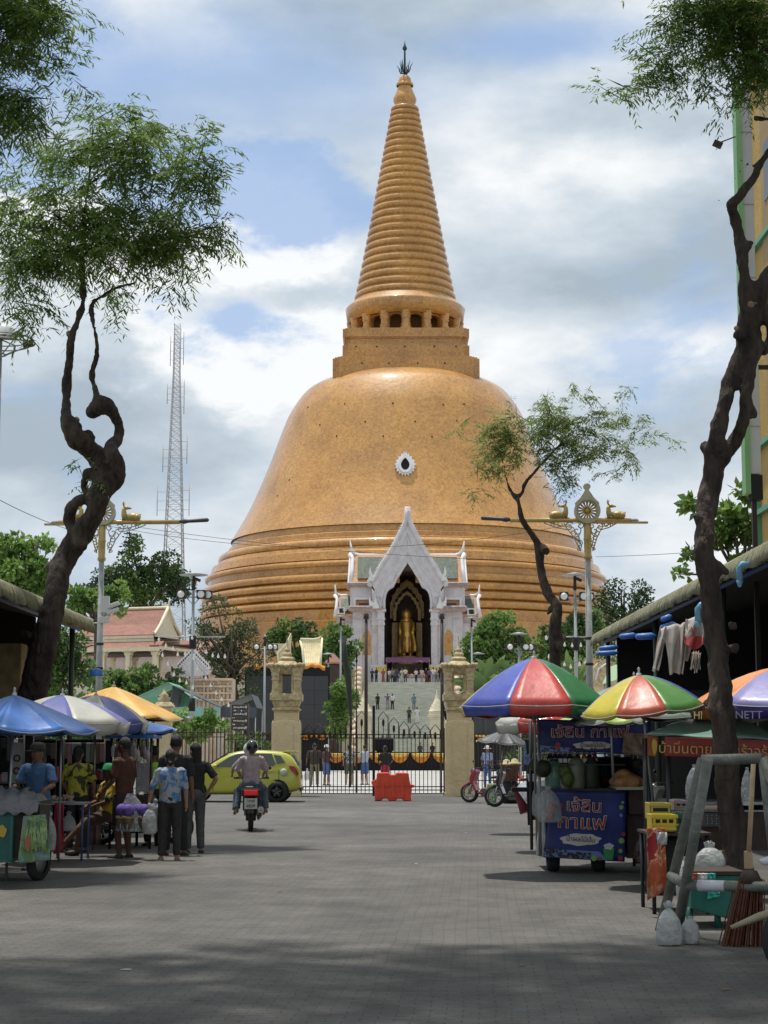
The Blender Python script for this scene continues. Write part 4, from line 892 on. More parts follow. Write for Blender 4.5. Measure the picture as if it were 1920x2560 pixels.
MB().tube([(q(600, 0)[0], 1.4, q(0, 36)[1]), (q(830, 0)[0], 1.4, q(0, 42)[1]), (q(930, 0)[0], 1.4, q(0, 22)[1]), (q(968, 0)[0], 1.4, q(0, -20)[1])], [.1, .1, .09, .02], 8).tube([(q(985, 0)[0], 1.3, q(0, 20)[1]), (q(978, 0)[0], .4, q(0, 260)[1]), (q(972, 0)[0], -.6, q(0, 505)[1])], .09, 8).tube([(q(600, 0)[0], 1.4, q(0, 60)[1]), (q(640, 0)[0], 1, q(0, 200)[1]), (q(688, 0)[0], -.6, q(0, 505)[1])], .09, 8).build('ridge', crm, t)
MB().prism([q(110, 120), q(360, 120), q(430, 20), q(445, -40), q(430, 500), q(240, 500), q(200, 300)], .8, 1.6).build('side_gable', crl, t)
MB().tube([(q(440, 0)[0], .9, q(0, -60)[1]), (q(370, 0)[0], .8, q(0, 130)[1]), (q(215, 0)[0], .7, q(0, 285)[1]), (q(240, 0)[0], .7, q(0, 480)[1])], [.03, .1, .1, .1], 8).build('barge_board', crm, t)
MB().b2(q(140, 0)[0], q(980, 0)[0], .5, 5, 0, q(0, 508)[1]).build('wall', plas, t)
# little red-roofed kiosk and tents
t = thing('red_roof_kiosk', 'small dark kiosk with brown hipped roof left of the portico', 'kiosk', (X(833, 160), 160, 0)); k = 160 / F
MB().lathe([(32 * k, Z(1660, 160)), (30 * k, Z(1656, 160)), (2 * k, Z(1634, 160))], 4, a0=pi / 4, sm=False).build('roof', tile, t); MB().box(0, 0, Z(1662, 160) / 2, 36 * k, 36 * k, Z(1662, 160)).build('body', darkB, t)
def tent(label, px0, px1, pxa, pya, pye, Y_, mt, mt2, depth=5.0):
    x0, x1 = X(px0, Y_), X(px1, Y_); c_ = X(pxa, Y_); t = thing('canopy_tent', label, 'tent', (c_, Y_, 0)); za, ze_ = Z(pya, Y_), Z(pye, Y_)
    mb = MB(); 
    for xx in (x0 - c_, x1 - c_):
        p = [(0, 0, za), (xx, 0, ze_), (xx, depth, ze_), (0, depth, za)]; mb.add(p, [(0, 1, 2, 3)])
    mb.build('canopy', mt, t, solid=.04)
    mb = MB(); mb.add([(x0 - c_, -.02, ze_ - .5), (x1 - c_, -.02, ze_ - .5), (x1 - c_, -.02, ze_), (x0 - c_, -.02, ze_)], [(0, 1, 2, 3)]); mb.build('valance', mt2, t, solid=.03)
    for xx in (x0 - c_ + .05, x1 - c_ - .05):
        for yy in (.1, depth - .1): MB().tube([(xx, yy, 0), (xx, yy, ze_)], .03, 6).build('tent_leg', pg, t)
    return t
grn = M_('green_canvas', (.13, .36, .24), .6, var=.1, vs_=1); slt = M_('slate_canvas', (.06, .07, .09), .6, var=.1, vs_=1); teal = M_('pale_teal_canvas', (.20, .42, .38), .6, var=.1, vs_=1)
t = tent('green gabled canopy tent above the bright shrubs on the left', 340, 470, 418, 1706, 1742, 88, grn, grn)
t = tent('dark slate canopy tent between the green tent and the video screen', 420, 548, 430, 1714, 1768, 84, slt, teal)
t = tent('dark slate canopy tent beside the direction board', 550, 640, 625, 1735, 1768, 86, slt, slt)
# direction board
DY_ = 63.0; t = thing('direction_board', 'brown four-panel direction board with white lettering and arrows behind the fence', 'sign', (X(599, DY_), DY_, 0)); k = DY_ / F; wb = 21 * k
brs = M_('dark_brown_sign', (.06, .05, .045), .6); wl_ = M_('white_lettering', (.7, .7, .68), .6)
random.seed(11)
for i in range(4):
    za, zb_ = Z(1761 + i * 17.2, DY_), Z(1775 + i * 17.2, DY_)
    p_ = MB().box(0, 0, (za + zb_) / 2, wb * 2, .05, za - zb_).build('sign_panel', brs, t, bev=.01)
    mb = MB(); x_ = -wb * .75
    while x_ < wb * .55:
        w_ = random.uniform(.025, .05); mb.box(x_ + w_ / 2, -.03, (za + zb_) / 2 + random.uniform(-.01, .01), w_, .01, random.uniform(.04, .07)); x_ += w_ + .02
    mb.prism([(wb * .68, (za + zb_) / 2 - .05), (wb * .78, (za + zb_) / 2 - .05), (wb * .78, (za + zb_) / 2), (wb * .88, (za + zb_) / 2), (wb * .73, (za + zb_) / 2 + .07), (wb * .58, (za + zb_) / 2), (wb * .68, (za + zb_) / 2)], -.035, -.026)
    mb.build('lettering', wl_, p_)
for sx in (-1, 1): MB().tube([(sx * wb * 1.02, .03, 0), (sx * wb * 1.02, .03, Z(1760, DY_))], .025, 6).build('sign_post', brs, t)
# overhead wires
for i, (a, b, lb, sg_) in enumerate((((345, 1318, 57), (1255, 1400, 60), 'thin overhead wire crossing low in front of the portico gable', .5), ((200, 1300, 57), (1480, 1300, 56), 'thin overhead wire sagging between the two ornate lamps', 2.6), ((1490, 1392, 56), (1900, 1368, 40), 'thin overhead wire running right from the ornate lamp', .1), ((-20, 1240, 40), (244, 1340, 58), 'thin overhead wire running left from the ornate lamp', .4))):
    p0, p1 = P(*a), P(*b); mb = MB(); mb.tube([p0.lerp(p1, k / 14) - Vector((0, 0, sg_ * 4 * (k / 14) * (1 - k / 14) * .35)) for k in range(15)], .009, 4); tag(mb.build('overhead_wire', ironD), lb, 'wire')
# ---------------- continuous bodies: tubes and ellipsoids fused by a voxel remesh
def fuse(mb, name, mats, parent, vox, smooth_it=2, keep_mat=False, disp=0, ds=3):
    me = bpy.data.meshes.new(name); me.from_pydata(mb.v, [], mb.f); me.update()
    o = bpy.data.objects.new(name, me); C.objects.link(o)
    m = o.modifiers.new('r', 'REMESH'); m.mode = 'VOXEL'; m.voxel_size = vox
    if smooth_it: q = o.modifiers.new('s', 'SMOOTH'); q.iterations = smooth_it; q.factor = .5
    dg = bpy.context.evaluated_depsgraph_get(); ev = o.evaluated_get(dg); m2 = bpy.data.meshes.new_from_object(ev)
    o.modifiers.clear(); o.data = m2; bpy.data.meshes.remove(me); m2.name = name
    if disp:
        for v in m2.vertices:
            n_ = noise.noise(v.co * ds) + .5 * noise.noise(v.co * ds * 2.3); v.co += v.normal * n_ * disp
    m2.polygons.foreach_set('use_smooth', [True] * len(m2.polygons))
    if not isinstance(mats, (list, tuple)): mats = [mats]
    m2.materials.clear()
    for q in mats: m2.materials.append(q)
    if parent: o.parent = parent
    return o
st = thing('standing_statue', 'tall gilded standing figure in long robes inside the portico niche', 'statue', (CXP, YP + 4.6, 0)); k = (YP + 4.6) / F * .2652
q = lambda cx, cy, y=0: ((cx - 832) * k, y, Z(1240 + cy * .2652, YP + 4.6))
mb = MB()
mb.ell(q(825, 1120), (.62, .62, .72), 0, 16, 12); mb.tube([q(825, 1085), q(825, 1050)], [.25, .03], 10); mb.tube([q(825, 1150), q(825, 1190)], [.32, .36], 12)
mb.tube([q(770, 1192), q(825, 1180), q(882, 1192)], [.35, .5, .35], 12); mb.tube([q(825, 1190), q(827, 1240), q(830, 1300)], [.75, .72, .62], 16)
mb.tube([q(830, 1290), q(830, 1380), q(832, 1480)], [.68, .78, .82], 16)
mb.tube([q(770, 1192), q(762, 1260), q(768, 1330), q(768, 1480)], [.3, .24, .2, .42], 10)
mb.tube([q(884, 1192), q(892, 1260), q(886, 1300, -.3)], [.3, .24, .2], 10); mb.tube([q(886, 1300, -.2), q(905, 1400), q(905, 1470)], [.2, .3, .35], 10)
mb.tube([q(790, 1300), q(775, 1400), q(772, 1500)], [.2, .3, .34], 8); mb.ell(q(800, 1500, -.2), (.3, .5, .2)); mb.ell(q(862, 1500, -.2), (.3, .5, .2))
fuse(mb, 'robed_body', goldS, st, .09, 2)
mb = MB()
for cx in (800, 815, 845, 862): mb.tube([q(cx, 1330, -.72), q(cx, 1480, -.85)], [.05, .09], 6)
mb.build('robe_fold', goldS, st)
MB().lathe([(1.5, 0), (1.6, .3), (1.2, .5), (1.5, .8), (1.3, 1.0), (.1, 1.0)], 20, (0, 0, q(0, 1512)[2] - 1.0)).build('pedestal', goldD, st)
MB().b2(-1.6, 1.6, -1.4, 1.4, ZT, q(0, 1512)[2] - 1.0).build('plinth', darkB, st)
# offering altar with purple canopy cloth
al = thing('offering_altar', 'altar under scalloped purple cloth at the foot of the golden statue', 'altar', (CXP, YP - .6, ZT)); pz = Z(1240 + 1512 * .2652, YP) - ZT; wv = 2.55
purp = M_('purple_cloth', (.22, .09, .17), .8, var=.2, vs_=4)
MB().grid(lambda u, v: ((u - .5) * 2 * wv, .8 - 1.0 * v - .08 * sin(u * 50), pz - .1 - .55 * v - .10 * abs(sin(u * pi * 8)) * v), 64, 6).build('scalloped_cloth', purp, al, solid=.03)
for sx in (-1, 1): MB().tube([(sx * wv * .96, 0, 0), (sx * wv * .96, 0, pz - .3)], .06, 8).build('canopy_post', goldD, al)
MB().b2(-wv * .8, wv * .8, -.3, .6, 0, .9).b2(-wv * .6, wv * .6, .1, .9, .9, 1.3).build('table', stoneP, al)
for i in range(9):
    f_ = thing('flower_offering', 'bunch of %s flowers on the altar table, %s from the left' % (('yellow', 'pink', 'white')[i % 3], ('first', 'second', 'third', 'fourth', 'fifth', 'sixth', 'seventh', 'eighth', 'ninth')[i]), 'flowers', (CXP - 1.8 + i * .45, YP - .6, ZT + .9), 0, 'flower offerings on the altar'); mb = MB()
    for k in range(8): mb.ell((random.uniform(-.16, .16), random.uniform(-.1, .1), random.uniform(.2, .5)), .09, 0, 6, 4)
    mb.build('bloom', M_('offering_%d' % (i % 3), ((.7, .5, .05), (.6, .2, .25), (.7, .7, .65))[i % 3], .7), f_); MB().lathe([(.06, 0), (.12, .12), (.08, .22)], 8).build('vase', goldD, f_)
# ================ trees
rng = np.random.default_rng(4)
bark = M_('dark_bark', (.085, .062, .048), .9, col2=(.022, .016, .013), vs_=7, bump=1, bs=13, stretch=(1, 1, .22), det=8)
barkG = M_('grey_brown_bark', (.10, .08, .06), .9, var=.35, vs_=3, bump=.8, bs=10)
def quadmesh(name, verts, mats, parent, mi=None, k=4):
    nf = len(verts) // k; me = bpy.data.meshes.new(name)
    me.vertices.add(len(verts)); me.vertices.foreach_set('co', np.asarray(verts, dtype=np.float32).ravel())
    me.loops.add(nf * k); me.loops.foreach_set('vertex_index', np.arange(nf * k, dtype=np.int32))
    me.polygons.add(nf); me.polygons.foreach_set('loop_start', np.arange(0, nf * k, k, dtype=np.int32)); me.polygons.foreach_set('loop_total', np.full(nf, k, dtype=np.int32))
    if mi is not None: me.polygons.foreach_set('material_index', mi.astype(np.int32))
    for m in mats: me.materials.append(m)
    me.update(); me.validate()
    o = bpy.data.objects.new(name, me); C.objects.link(o); o.parent = parent; return o
def unit(v): return v / (np.linalg.norm(v, axis=-1, keepdims=True) + 1e-9)
def leaves(c, d, ln, wd, nrm):
    """one kite-shaped leaf per row: base c, direction d, length ln, width wd"""
    s = unit(np.cross(d, nrm)); w_ = wd[:, None] * s * .5; L_ = ln[:, None] * d
    return np.stack([c, c + L_ * .45 + w_, c + L_, c + L_ * .45 - w_], 1).reshape(-1, 3)
def fronds(tips, dirs, L_, nl, ll, lw, droop):
    n = len(tips); out = []
    L_ = L_ * rng.uniform(.6, 1.25, n)
    for i in range(nl):
        t = (i + .6) / nl
        p = tips + dirs * (L_ * t)[:, None] + np.array([0, 0, -1.0]) * (droop * L_ * t * t)[:, None]
        ax = unit(dirs + np.array([0, 0, -2.0]) * droop * t)
        side = unit(np.cross(ax, np.array([0, 0, 1.0])) + 1e-4)
        for sg in (-1, 1):
            d = unit(side * sg * .8 + ax * .55 + np.array([0, 0, -.35]) + rng.normal(0, .22, (n, 3)))
            l = ll * rng.uniform(.6, 1.2, n) * (1.05 - .5 * abs(t - .45)); out.append(leaves(p, d, l, l * lw, unit(np.array([0, 0, 1.0]) + rng.normal(0, .5, (n, 3)))))
    return np.concatenate(out)
def blobpts(blobs, n, Y_, dk=.8, dy=0):
    ws = np.array([b[2] * b[3] * (b[4] if len(b) > 4 else 1) for b in blobs], float); idx = rng.choice(len(blobs), n, p=ws / ws.sum()); s = Y_ / F
    u = unit(rng.normal(size=(n, 3))) * (rng.uniform(0, 1, n) ** .42)[:, None]
    c = np.array([list(P(b[0], b[1], Y_)) for b in blobs])[idx]; r = np.array([[b[2] * s, min(b[2], max(b[3] * 1.3, b[2] * dk)) * s, b[3] * s] for b in blobs])[idx]
    return c + u * r, u
def px_path(pts, Y_, dy=None):
    return [P(p[0], p[1], Y_ + (dy[i] if dy else 0)) for i, p in enumerate(pts)], [p[2] * Y_ / F for p in pts]
def spl(pts, k=3):
    """smooth a px list of (x, y, r)"""
    o = []
    for i in range(len(pts) - 1):
        a, b, c, d = pts[max(i - 1, 0)], pts[i], pts[i + 1], pts[min(i + 2, len(pts) - 1)]
        for j in range(k):
            t = j / k; o.append(tuple(.5 * (2 * b[m] + (c[m] - a[m]) * t + (2 * a[m] - 5 * b[m] + 4 * c[m] - d[m]) * t * t + (3 * b[m] - a[m] - 3 * c[m] + d[m]) * t ** 3) for m in range(3)))
    return o + [pts[-1]]
def limb_tree(name, label, cat, Y_, limbs, knobs, group=None, vox=.03, wander=.25):
    base = limbs[0][0]; b0 = G(base[0], base[1]) if base[1] > 1900 else P(base[0], base[1], Y_)
    t = thing(name, label, cat, (P(base[0], base[1], Y_).x, Y_, 0), 0, group); org = Vector(t.location); mb = MB()
    for li, L_ in enumerate(limbs):
        q = spl(L_); pts, rs_ = px_path(q, Y_, [wander * sin(i * .35 + li * 1.7) * min(1, i / 4) for i in range(len(q))]); pts = [p - org for p in pts]
        if li == 0: pts = [Vector((pts[0].x, 0, -.1))] + pts; rs_ = [rs_[0] * 1.25] + rs_
        rs_ = [max(.008, r_ * (1 + .10 * noise.noise(Vector((i * .9, li * 3, 0))))) for i, r_ in enumerate(rs_)]
        mb.tube(pts, rs_, 12)
    for (x_, y_, r_) in knobs: mb.ell(P(x_, y_, Y_) - org, r_ * Y_ / F, 0, 12, 8)
    return t, org, mb
fl_near = leafmat('tamarind_leaf', (.055, .115, .022), (.15, .235, .05), .5)
fl_dark = leafmat('dark_leaf', (.022, .048, .018), (.06, .10, .03), .25)
fl_mid = leafmat('mid_green_leaf', (.06, .13, .03), (.15, .26, .06), .4)
fl_lite = leafmat('light_green_leaf', (.10, .20, .04), (.23, .35, .09), .42)
fl_olive = leafmat('olive_leaf', (.04, .065, .022), (.11, .13, .055), .3)
def crown_fronds(t, org, blobs, n, Y_, L_, nl, ll, lw, droop, mat, outd=.5, name='crown'):
    k = max(6, n // 11); c, u0 = blobpts(blobs, k, Y_); i = rng.integers(0, k, n); dc = unit(u0 * outd + rng.normal(0, .5, (k, 3)) * np.array([1, 1, .5]))
    along = rng.uniform(-.9, .9, n); p = c[i] + dc[i] * (along * L_ * 1.1)[:, None] + rng.normal(0, .22 * L_, (n, 3)); d = unit(dc[i] * .9 + rng.normal(0, .55, (n, 3)) * np.array([1, 1, .5])); q = fronds(p - np.array(org), d, np.full(n, L_), nl, ll, lw, droop)
    tw = leaves(c - dc * L_ * 1.2 - np.array(org), unit(dc + np.array([0, 0, .1])), np.full(k, L_ * 1.9), np.full(k, .018 * L_ / .3), unit(rng.normal(size=(k, 3)))); nq = len(q) // 4
    return quadmesh(name, np.concatenate([q, tw]), [mat, bark], t, np.concatenate([np.zeros(nq), np.ones(k)]))
# --- twisted tree on the left
YL = 30.0
limbs = [[(60, 1990, 46), (70, 1850, 40), (78, 1760, 37), (95, 1672, 36), (116, 1587, 32), (137, 1503, 28), (146, 1440, 28), (162, 1398, 30), (188, 1358, 31), (215, 1318, 29), (238, 1280, 24), (250, 1240, 28), (258, 1200, 32), (256, 1165, 30), (240, 1138, 26), (214, 1114, 25), (188, 1094, 25), (172, 1064, 22), (165, 1024, 13), (166, 985, 12), (168, 942, 13), (174, 900, 10), (177, 850, 10), (192, 806, 9), (208, 750, 8), (205, 673, 7.5), (208, 600, 7), (213, 523, 6), (224, 430, 4), (235, 340, 2.5)],
         [(245, 1245, 20), (285, 1210, 20), (297, 1175, 18), (284, 1140, 20), (276, 1122, 19), (294, 1098, 15), (300, 1070, 13), (290, 1045, 13), (272, 1020, 20), (252, 1010, 24), (243, 993, 10), (236, 965, 7), (230, 935, 8), (240, 900, 6), (243, 860, 6.5), (236, 820, 6), (228, 775, 7), (238, 752, 6), (266, 734, 5), (300, 716, 4.5), (362, 705, 2.5)],
         [(262, 1215, 20), (232, 1240, 15), (200, 1250, 15), (180, 1268, 15), (174, 1296, 15), (182, 1324, 16), (198, 1348, 17), (204, 1372, 16)],
         [(245, 1180, 16), (222, 1184, 13), (210, 1204, 9), (214, 1226, 8), (232, 1236, 10)],
         [(150, 1450, 20), (134, 1432, 17), (126, 1412, 12)], [(192, 1090, 18), (190, 1068, 13), (188, 1052, 11)],
         [(110, 1600, 20), (80, 1592, 11), (56, 1580, 7)], [(213, 560, 5), (300, 500, 4), (420, 430, 2), (470, 410, 1.5)], [(206, 640, 5), (330, 560, 4), (470, 560, 2)], [(210, 600, 5), (120, 520, 3), (40, 450, 2)], [(224, 460, 4), (330, 390, 3), (440, 350, 1.5)], [(178, 850, 5), (176, 838, 8), (173, 834, 9)]]
t, org, mb = limb_tree('twisted_tree', 'pruned street tree with dark knotted looping trunk and feathery green crown above the left stalls', 'tree', YL, limbs, [(221, 1088, 14), (232, 1094, 10), (240, 1020, 22), (228, 1030, 17), (176, 1052, 14), (296, 1195, 14)])
fuse(mb, 'trunk', bark, t, .035, 1, disp=.028, ds=5)
for (x_, y_, r_) in ((173, 833, 7), (190, 1050, 9), (166, 1077, 5)): MB().lathe([(0, .0), (r_ * YL / F, .005), (r_ * YL / F, .02), (0, .03)], 12, P(x_, y_, YL - r_ * YL / F - .14) - org, ax='y').build('pruning_cut', M_('cut_wood', (.30, .20, .12), .8, var=.2, vs_=20), t)
bl = [(310, 400, 180, 110), (430, 500, 130, 130), (200, 560, 200, 110), (400, 610, 150, 80), (45, 650, 60, 120, .7), (525, 560, 36, 100, .5), (110, 470, 90, 70, .6), (290, 320, 140, 60, .6), (30, 500, 60, 90, .6), (240, 640, 200, 60), (460, 380, 60, 60, .6), (500, 430, 60, 40, .6), (60, 760, 36, 60, .35), (180, 370, 80, 50, .7)]
crown_fronds(t, org, bl, 2300, YL, .42, 6, .19, .17, .5, fl_near)
crown_fronds(t, org, [(350, 705, 60, 22), (300, 750, 40, 40), (380, 700, 30, 15), (545, 600, 15, 60)], 40, YL, .34, 5, .15, .2, .7, fl_near, name='hanging_spray')
crown_fronds(t, org, [(196, 1170, 14, 30), (215, 1200, 12, 20)], 16, YL - .3, .22, 4, .1, .3, .9, fl_lite, name='epiphyte')
# --- tree at the upper left edge whose trunk stands out of view
t, org, mb = limb_tree('street_tree', 'dark leafy branches hanging in at the upper left corner, trunk out of view', 'tree', 24.0, [[(-420, 2160, 40), (-400, 1600, 34), (-360, 1000, 28), (-300, 500, 20), (-140, 300, 12), (60, 250, 6), (190, 240, 3)], [(-300, 500, 16), (-150, 150, 10), (40, 60, 5), (160, 30, 3)], [(-300, 500, 14), (-500, 200, 10), (-600, 0, 5)]], [])
fuse(mb, 'trunk', bark, t, .05, 1)
crown_fronds(t, org, [(60, 50, 150, 80), (140, 20, 90, 60), (-80, 60, 160, 120), (40, 270, 120, 60), (-60, 280, 130, 70), (130, 245, 110, 30, .6), (225, 215, 36, 25, .5), (190, 120, 36, 40, .6), (85, 150, 60, 45, .6), (-20, 130, 80, 60, .6)], 1200, 24.0, .36, 6, .16, .17, .5, fl_near)
crown_fronds(t, org, [(-500, 100, 300, 220), (-300, -200, 420, 200), (-650, 350, 240, 160)], 1800, 24.0, .6, 5, .26, .3, .5, fl_near, name='unseen_shade_crown')  # unseen crown lobes added off-frame to shade the street
# --- big tree on the right
YR = 19.3
limbs = [[(1850, 2232, 44), (1842, 2150, 36), (1830, 2034, 34), (1818, 1947, 32), (1811, 1831, 31), (1803, 1774, 32), (1801, 1716, 30), (1794, 1640, 28), (1785, 1583, 27), (1778, 1500, 26), (1766, 1416, 27), (1759, 1361, 25), (1764, 1305, 26), (1772, 1240, 28), (1785, 1175, 28), (1789, 1122, 26), (1796, 1075, 21), (1814, 996, 20), (1832, 930, 20), (1856, 880, 22), (1868, 830, 30), (1876, 775, 30), (1868, 730, 22), (1861, 690, 16), (1854, 632, 16), (1850, 595, 16), (1840, 548, 15), (1830, 515, 14), (1850, 490, 13), (1885, 443, 10), (1908, 396, 10), (1960, 330, 8), (1985, 200, 7)],
         [(1800, 1150, 22), (1834, 1106, 18), (1857, 1059, 16), (1866, 980, 16), (1876, 917, 17), (1885, 860, 20), (1880, 800, 20)],
         [(1876, 800, 24), (1898, 740, 24), (1925, 690, 24), (1975, 640, 22), (2010, 480, 20), (2000, 300, 14), (1960, 180, 8), (1900, 110, 5), (1830, 75, 3)],
         [(1900, 745, 12), (1925, 800, 14), (1930, 850, 14), (1905, 880, 12)],
         [(1795, 1150, 20), (1772, 1128, 17), (1760, 1112, 12)], [(1765, 1340, 18), (1745, 1300, 12), (1743, 1290, 9)], [(1762, 1400, 20), (1800, 1420, 14), (1818, 1432, 8)], [(1800, 1770, 22), (1772, 1760, 12), (1762, 1752, 6)], [(1862, 990, 12), (1880, 1040, 12), (1886, 1030, 7)], [(1868, 1045, 10), (1886, 1028, 7)],
         [(1850, 625, 12), (1872, 618, 9), (1876, 606, 6)], [(1985, 210, 6), (1900, 150, 4), (1800, 130, 3), (1650, 180, 2), (1520, 240, 1.2)], [(1960, 300, 7), (1905, 297, 7), (1886, 296, 6)], [(1892, 415, 3), (1866, 410, 2), (1836, 386, 1.4)], [(1870, 400, 2), (1820, 470, 1.2), (1785, 520, .8)]]
t, org, mb = limb_tree('large_street_tree', 'tall street tree with dark forked trunk behind the pipe barrier at the right', 'tree', YR, limbs, [(1846, 838, 15), (1838, 1620, 14), (1832, 1565, 12)], wander=.12)
fuse(mb, 'trunk', bark, t, .03, 1, disp=.024, ds=6)
for (x_, y_, r_) in ((1878, 760, 9), (1841, 820, 6), (1890, 757, 3)): MB().lathe([(0, .0), (r_ * YR / F, .005), (r_ * YR / F, .02), (0, .03)], 12, P(x_, y_, YR - .17) - org, ax='y').build('pruning_cut', MATS['cut_wood'], t)
bl = [(1870, 60, 130, 70), (1760, 90, 120, 50, .8), (1700, 40, 70, 40, .5), (1640, 140, 90, 22, .7), (1650, 185, 80, 20, .7), (1560, 215, 70, 20, .7), (1500, 250, 36, 20, .7), (1470, 285, 16, 14, .6), (1880, 170, 80, 55), (1760, 175, 90, 30, .6), (1800, 20, 120, 40), (1750, 225, 60, 14, .4), (1850, 235, 40, 25, .5), (1580, 100, 30, 8, .4)]
crown_fronds(t, org, bl, 1500, YR, .27, 6, .10, .20, .35, fl_near, .3)
crown_fronds(t, org, [(2130, 60, 200, 240), (2050, -200, 400, 130), (1760, -190, 220, 50), (2350, 300, 280, 300)], 1700, YR, .4, 5, .13, .2, .4, fl_near, name='unseen_shade_crown')  # off-frame foliage added so the tree shades the near paving
# --- slender tree in front of the bell
YM = 45.0
limbs = [[(1388, 1900, 16), (1388, 1700, 15), (1388, 1641, 15), (1388, 1590, 17), (1389, 1551, 15), (1394, 1515, 12), (1368, 1482, 13), (1352, 1424, 11), (1347, 1370, 11), (1328, 1334, 8), (1305, 1298, 8), (1298, 1262, 6), (1292, 1246, 7), (1276, 1226, 4.5), (1264, 1189, 3), (1250, 1117, 2), (1235, 1060, 1.4)],
         [(1294, 1244, 6), (1306, 1230, 5), (1314, 1207, 5), (1354, 1160, 4), (1405, 1106, 3.2), (1455, 1052, 2.4), (1528, 1008, 1.6), (1593, 980, 1)], [(1390, 1120, 2.6), (1470, 1090, 2), (1546, 1072, 1.6), (1636, 1095, 1.2), (1687, 1117, .8)], [(1340, 1175, 2.5), (1350, 1100, 2), (1345, 1040, 1.2), (1380, 990, .8)], [(1366, 1380, 12), (1357, 1366, 8)], [(1410, 1590, 8), (1404, 1600, 9), (1396, 1620, 9)], [(1380, 1520, 9), (1368, 1536, 3)], [(1275, 1222, 2.5), (1240, 1215, 1.6), (1180, 1225, 1)], [(1440, 1070, 2), (1420, 1000, 1.4), (1425, 950, .8)], [(1320, 1195, 2), (1420, 1190, 1.5), (1540, 1180, 1)]]
t, org, mb = limb_tree('slender_tree', 'slender dark-trunked tree with sparse feathery crown in front of the golden bell', 'tree', YM, limbs, [], wander=.3)
fuse(mb, 'trunk', bark, t, .045, 1, disp=.02, ds=4)
bl = [(1222, 1055, 55, 50), (1250, 1110, 75, 50), (1180, 1060, 40, 12, .5), (1190, 1120, 40, 14, .5), (1220, 1170, 55, 26, .7), (1175, 1208, 34, 8, .8), (1200, 1235, 40, 12, .6), (1330, 1050, 60, 60), (1380, 990, 26, 30, .7), (1425, 965, 24, 26, .6), (1400, 1060, 70, 60), (1470, 1050, 80, 40), (1500, 1000, 60, 30, .6), (1545, 990, 40, 18, .6), (1600, 975, 36, 12, .7), (1560, 1050, 60, 22, .8), (1480, 1110, 90, 36), (1600, 1080, 50, 14, .7), (1650, 1100, 40, 12, .8), (1560, 1130, 50, 26, .6), (1440, 1150, 80, 30, .8), (1540, 1180, 50, 22, .5), (1590, 1195, 30, 14, .5), (1350, 1150, 60, 30, .7), (1400, 1200, 60, 20, .5)]
crown_fronds(t, org, bl, 1500, YM, .34, 5, .16, .2, .3, leafmat('yellowish_tamarind_leaf', (.075, .13, .03), (.19, .25, .06), .5), .3)
# --- broadleaf background trees: sub-clumps on a few lobes
def bushy(name, label, cat, Y_, blobs, dens, leaf, mat, trunk=None, group='trees and shrubs round the temple', gap=.75, lw=.6, sub=None, mat2=None):
    c0 = trunk[0] if trunk else blobs[0][0]; t = thing(name, label, cat, (X(c0, Y_), Y_, 0), 0, group); org = np.array(t.location); s = Y_ / F
    cs = []; rr_ = []
    for b in blobs:
        k = max(5, int(b[2] * b[3] / 140)) if sub is None else sub; u = unit(rng.normal(size=(k, 3))) * (rng.uniform(.45, 1, k))[:, None]
        cs.append(np.array(P(b[0], b[1], Y_)) + u * np.array([b[2] * s, max(b[2], b[3]) * s * .8, b[3] * s]) * .8); rr_.append(np.full(k, min(b[2], b[3]) * s) * rng.uniform(.22, .5, k))
    cs = np.concatenate(cs); rr_ = np.concatenate(rr_); n = int(dens * sum(b[2] * b[3] for b in blobs) / 100)
    i = rng.choice(len(cs), n, p=(rr_ ** 2) / (rr_ ** 2).sum()); u = unit(rng.normal(size=(n, 3)) + np.array([0, 0, .35])); p = cs[i] + u * (rr_[i] * rng.uniform(gap, 1.08, n))[:, None]
    d = unit(u + rng.normal(0, .7, (n, 3)) + np.array([0, 0, -.25])); l = leaf * s * rng.uniform(.6, 1.3, n)
    mi = (rng.uniform(size=len(cs)) < .35)[i].astype(int) if mat2 else None
    q = quadmesh('crown' if cat == 'tree' else 'foliage', leaves(p - org, d, l, l * lw, unit(rng.normal(size=(n, 3)))), [mat] + ([mat2] if mat2 else []), t, mi)
    if trunk:
        mb = MB(); top = Vector(P(trunk[1], trunk[2], Y_)) - Vector(org); mb.tube([(0, 0, 0), (top.x * .3, 0, top.z * .5), top], [trunk[3] * s * 1.3, trunk[3] * s, trunk[3] * s * .7], 8)
        for k in range(min(7, len(blobs) * 2)):
            b = blobs[k % len(blobs)]; e_ = Vector(P(b[0] + random.uniform(-.4, .4) * b[2], b[1] - .2 * b[3], Y_)) - Vector(org); mb.tube([top * .9, (top + e_) / 2 + Vector((0, random.uniform(-.4, .4), -.2)), e_], [trunk[3] * s * .6, trunk[3] * s * .4, trunk[3] * s * .15], 6)
        mb.build('trunk' if cat == 'tree' else 'stem', barkG, t)
    return t
TR = 'tree'
bushy('leafy_tree', 'tall dark green tree left of the stupa beneath the radio tower', TR, 232, [(335, 1365, 46, 34), (310, 1405, 30, 25), (405, 1430, 70, 45), (300, 1450, 75, 42), (445, 1465, 52, 45), (350, 1480, 80, 45), (250, 1480, 50, 40)], 60, 9, fl_dark, (360, 360, 1500, 9), mat2=fl_mid)
bushy('leafy_tree', 'light green tree above the awning at the far left', TR, 88, [(40, 1370, 70, 40), (105, 1360, 40, 25), (60, 1430, 100, 45), (20, 1470, 60, 40), (110, 1470, 50, 50)], 40, 15, fl_lite, (60, 60, 1500, 12), mat2=fl_mid)
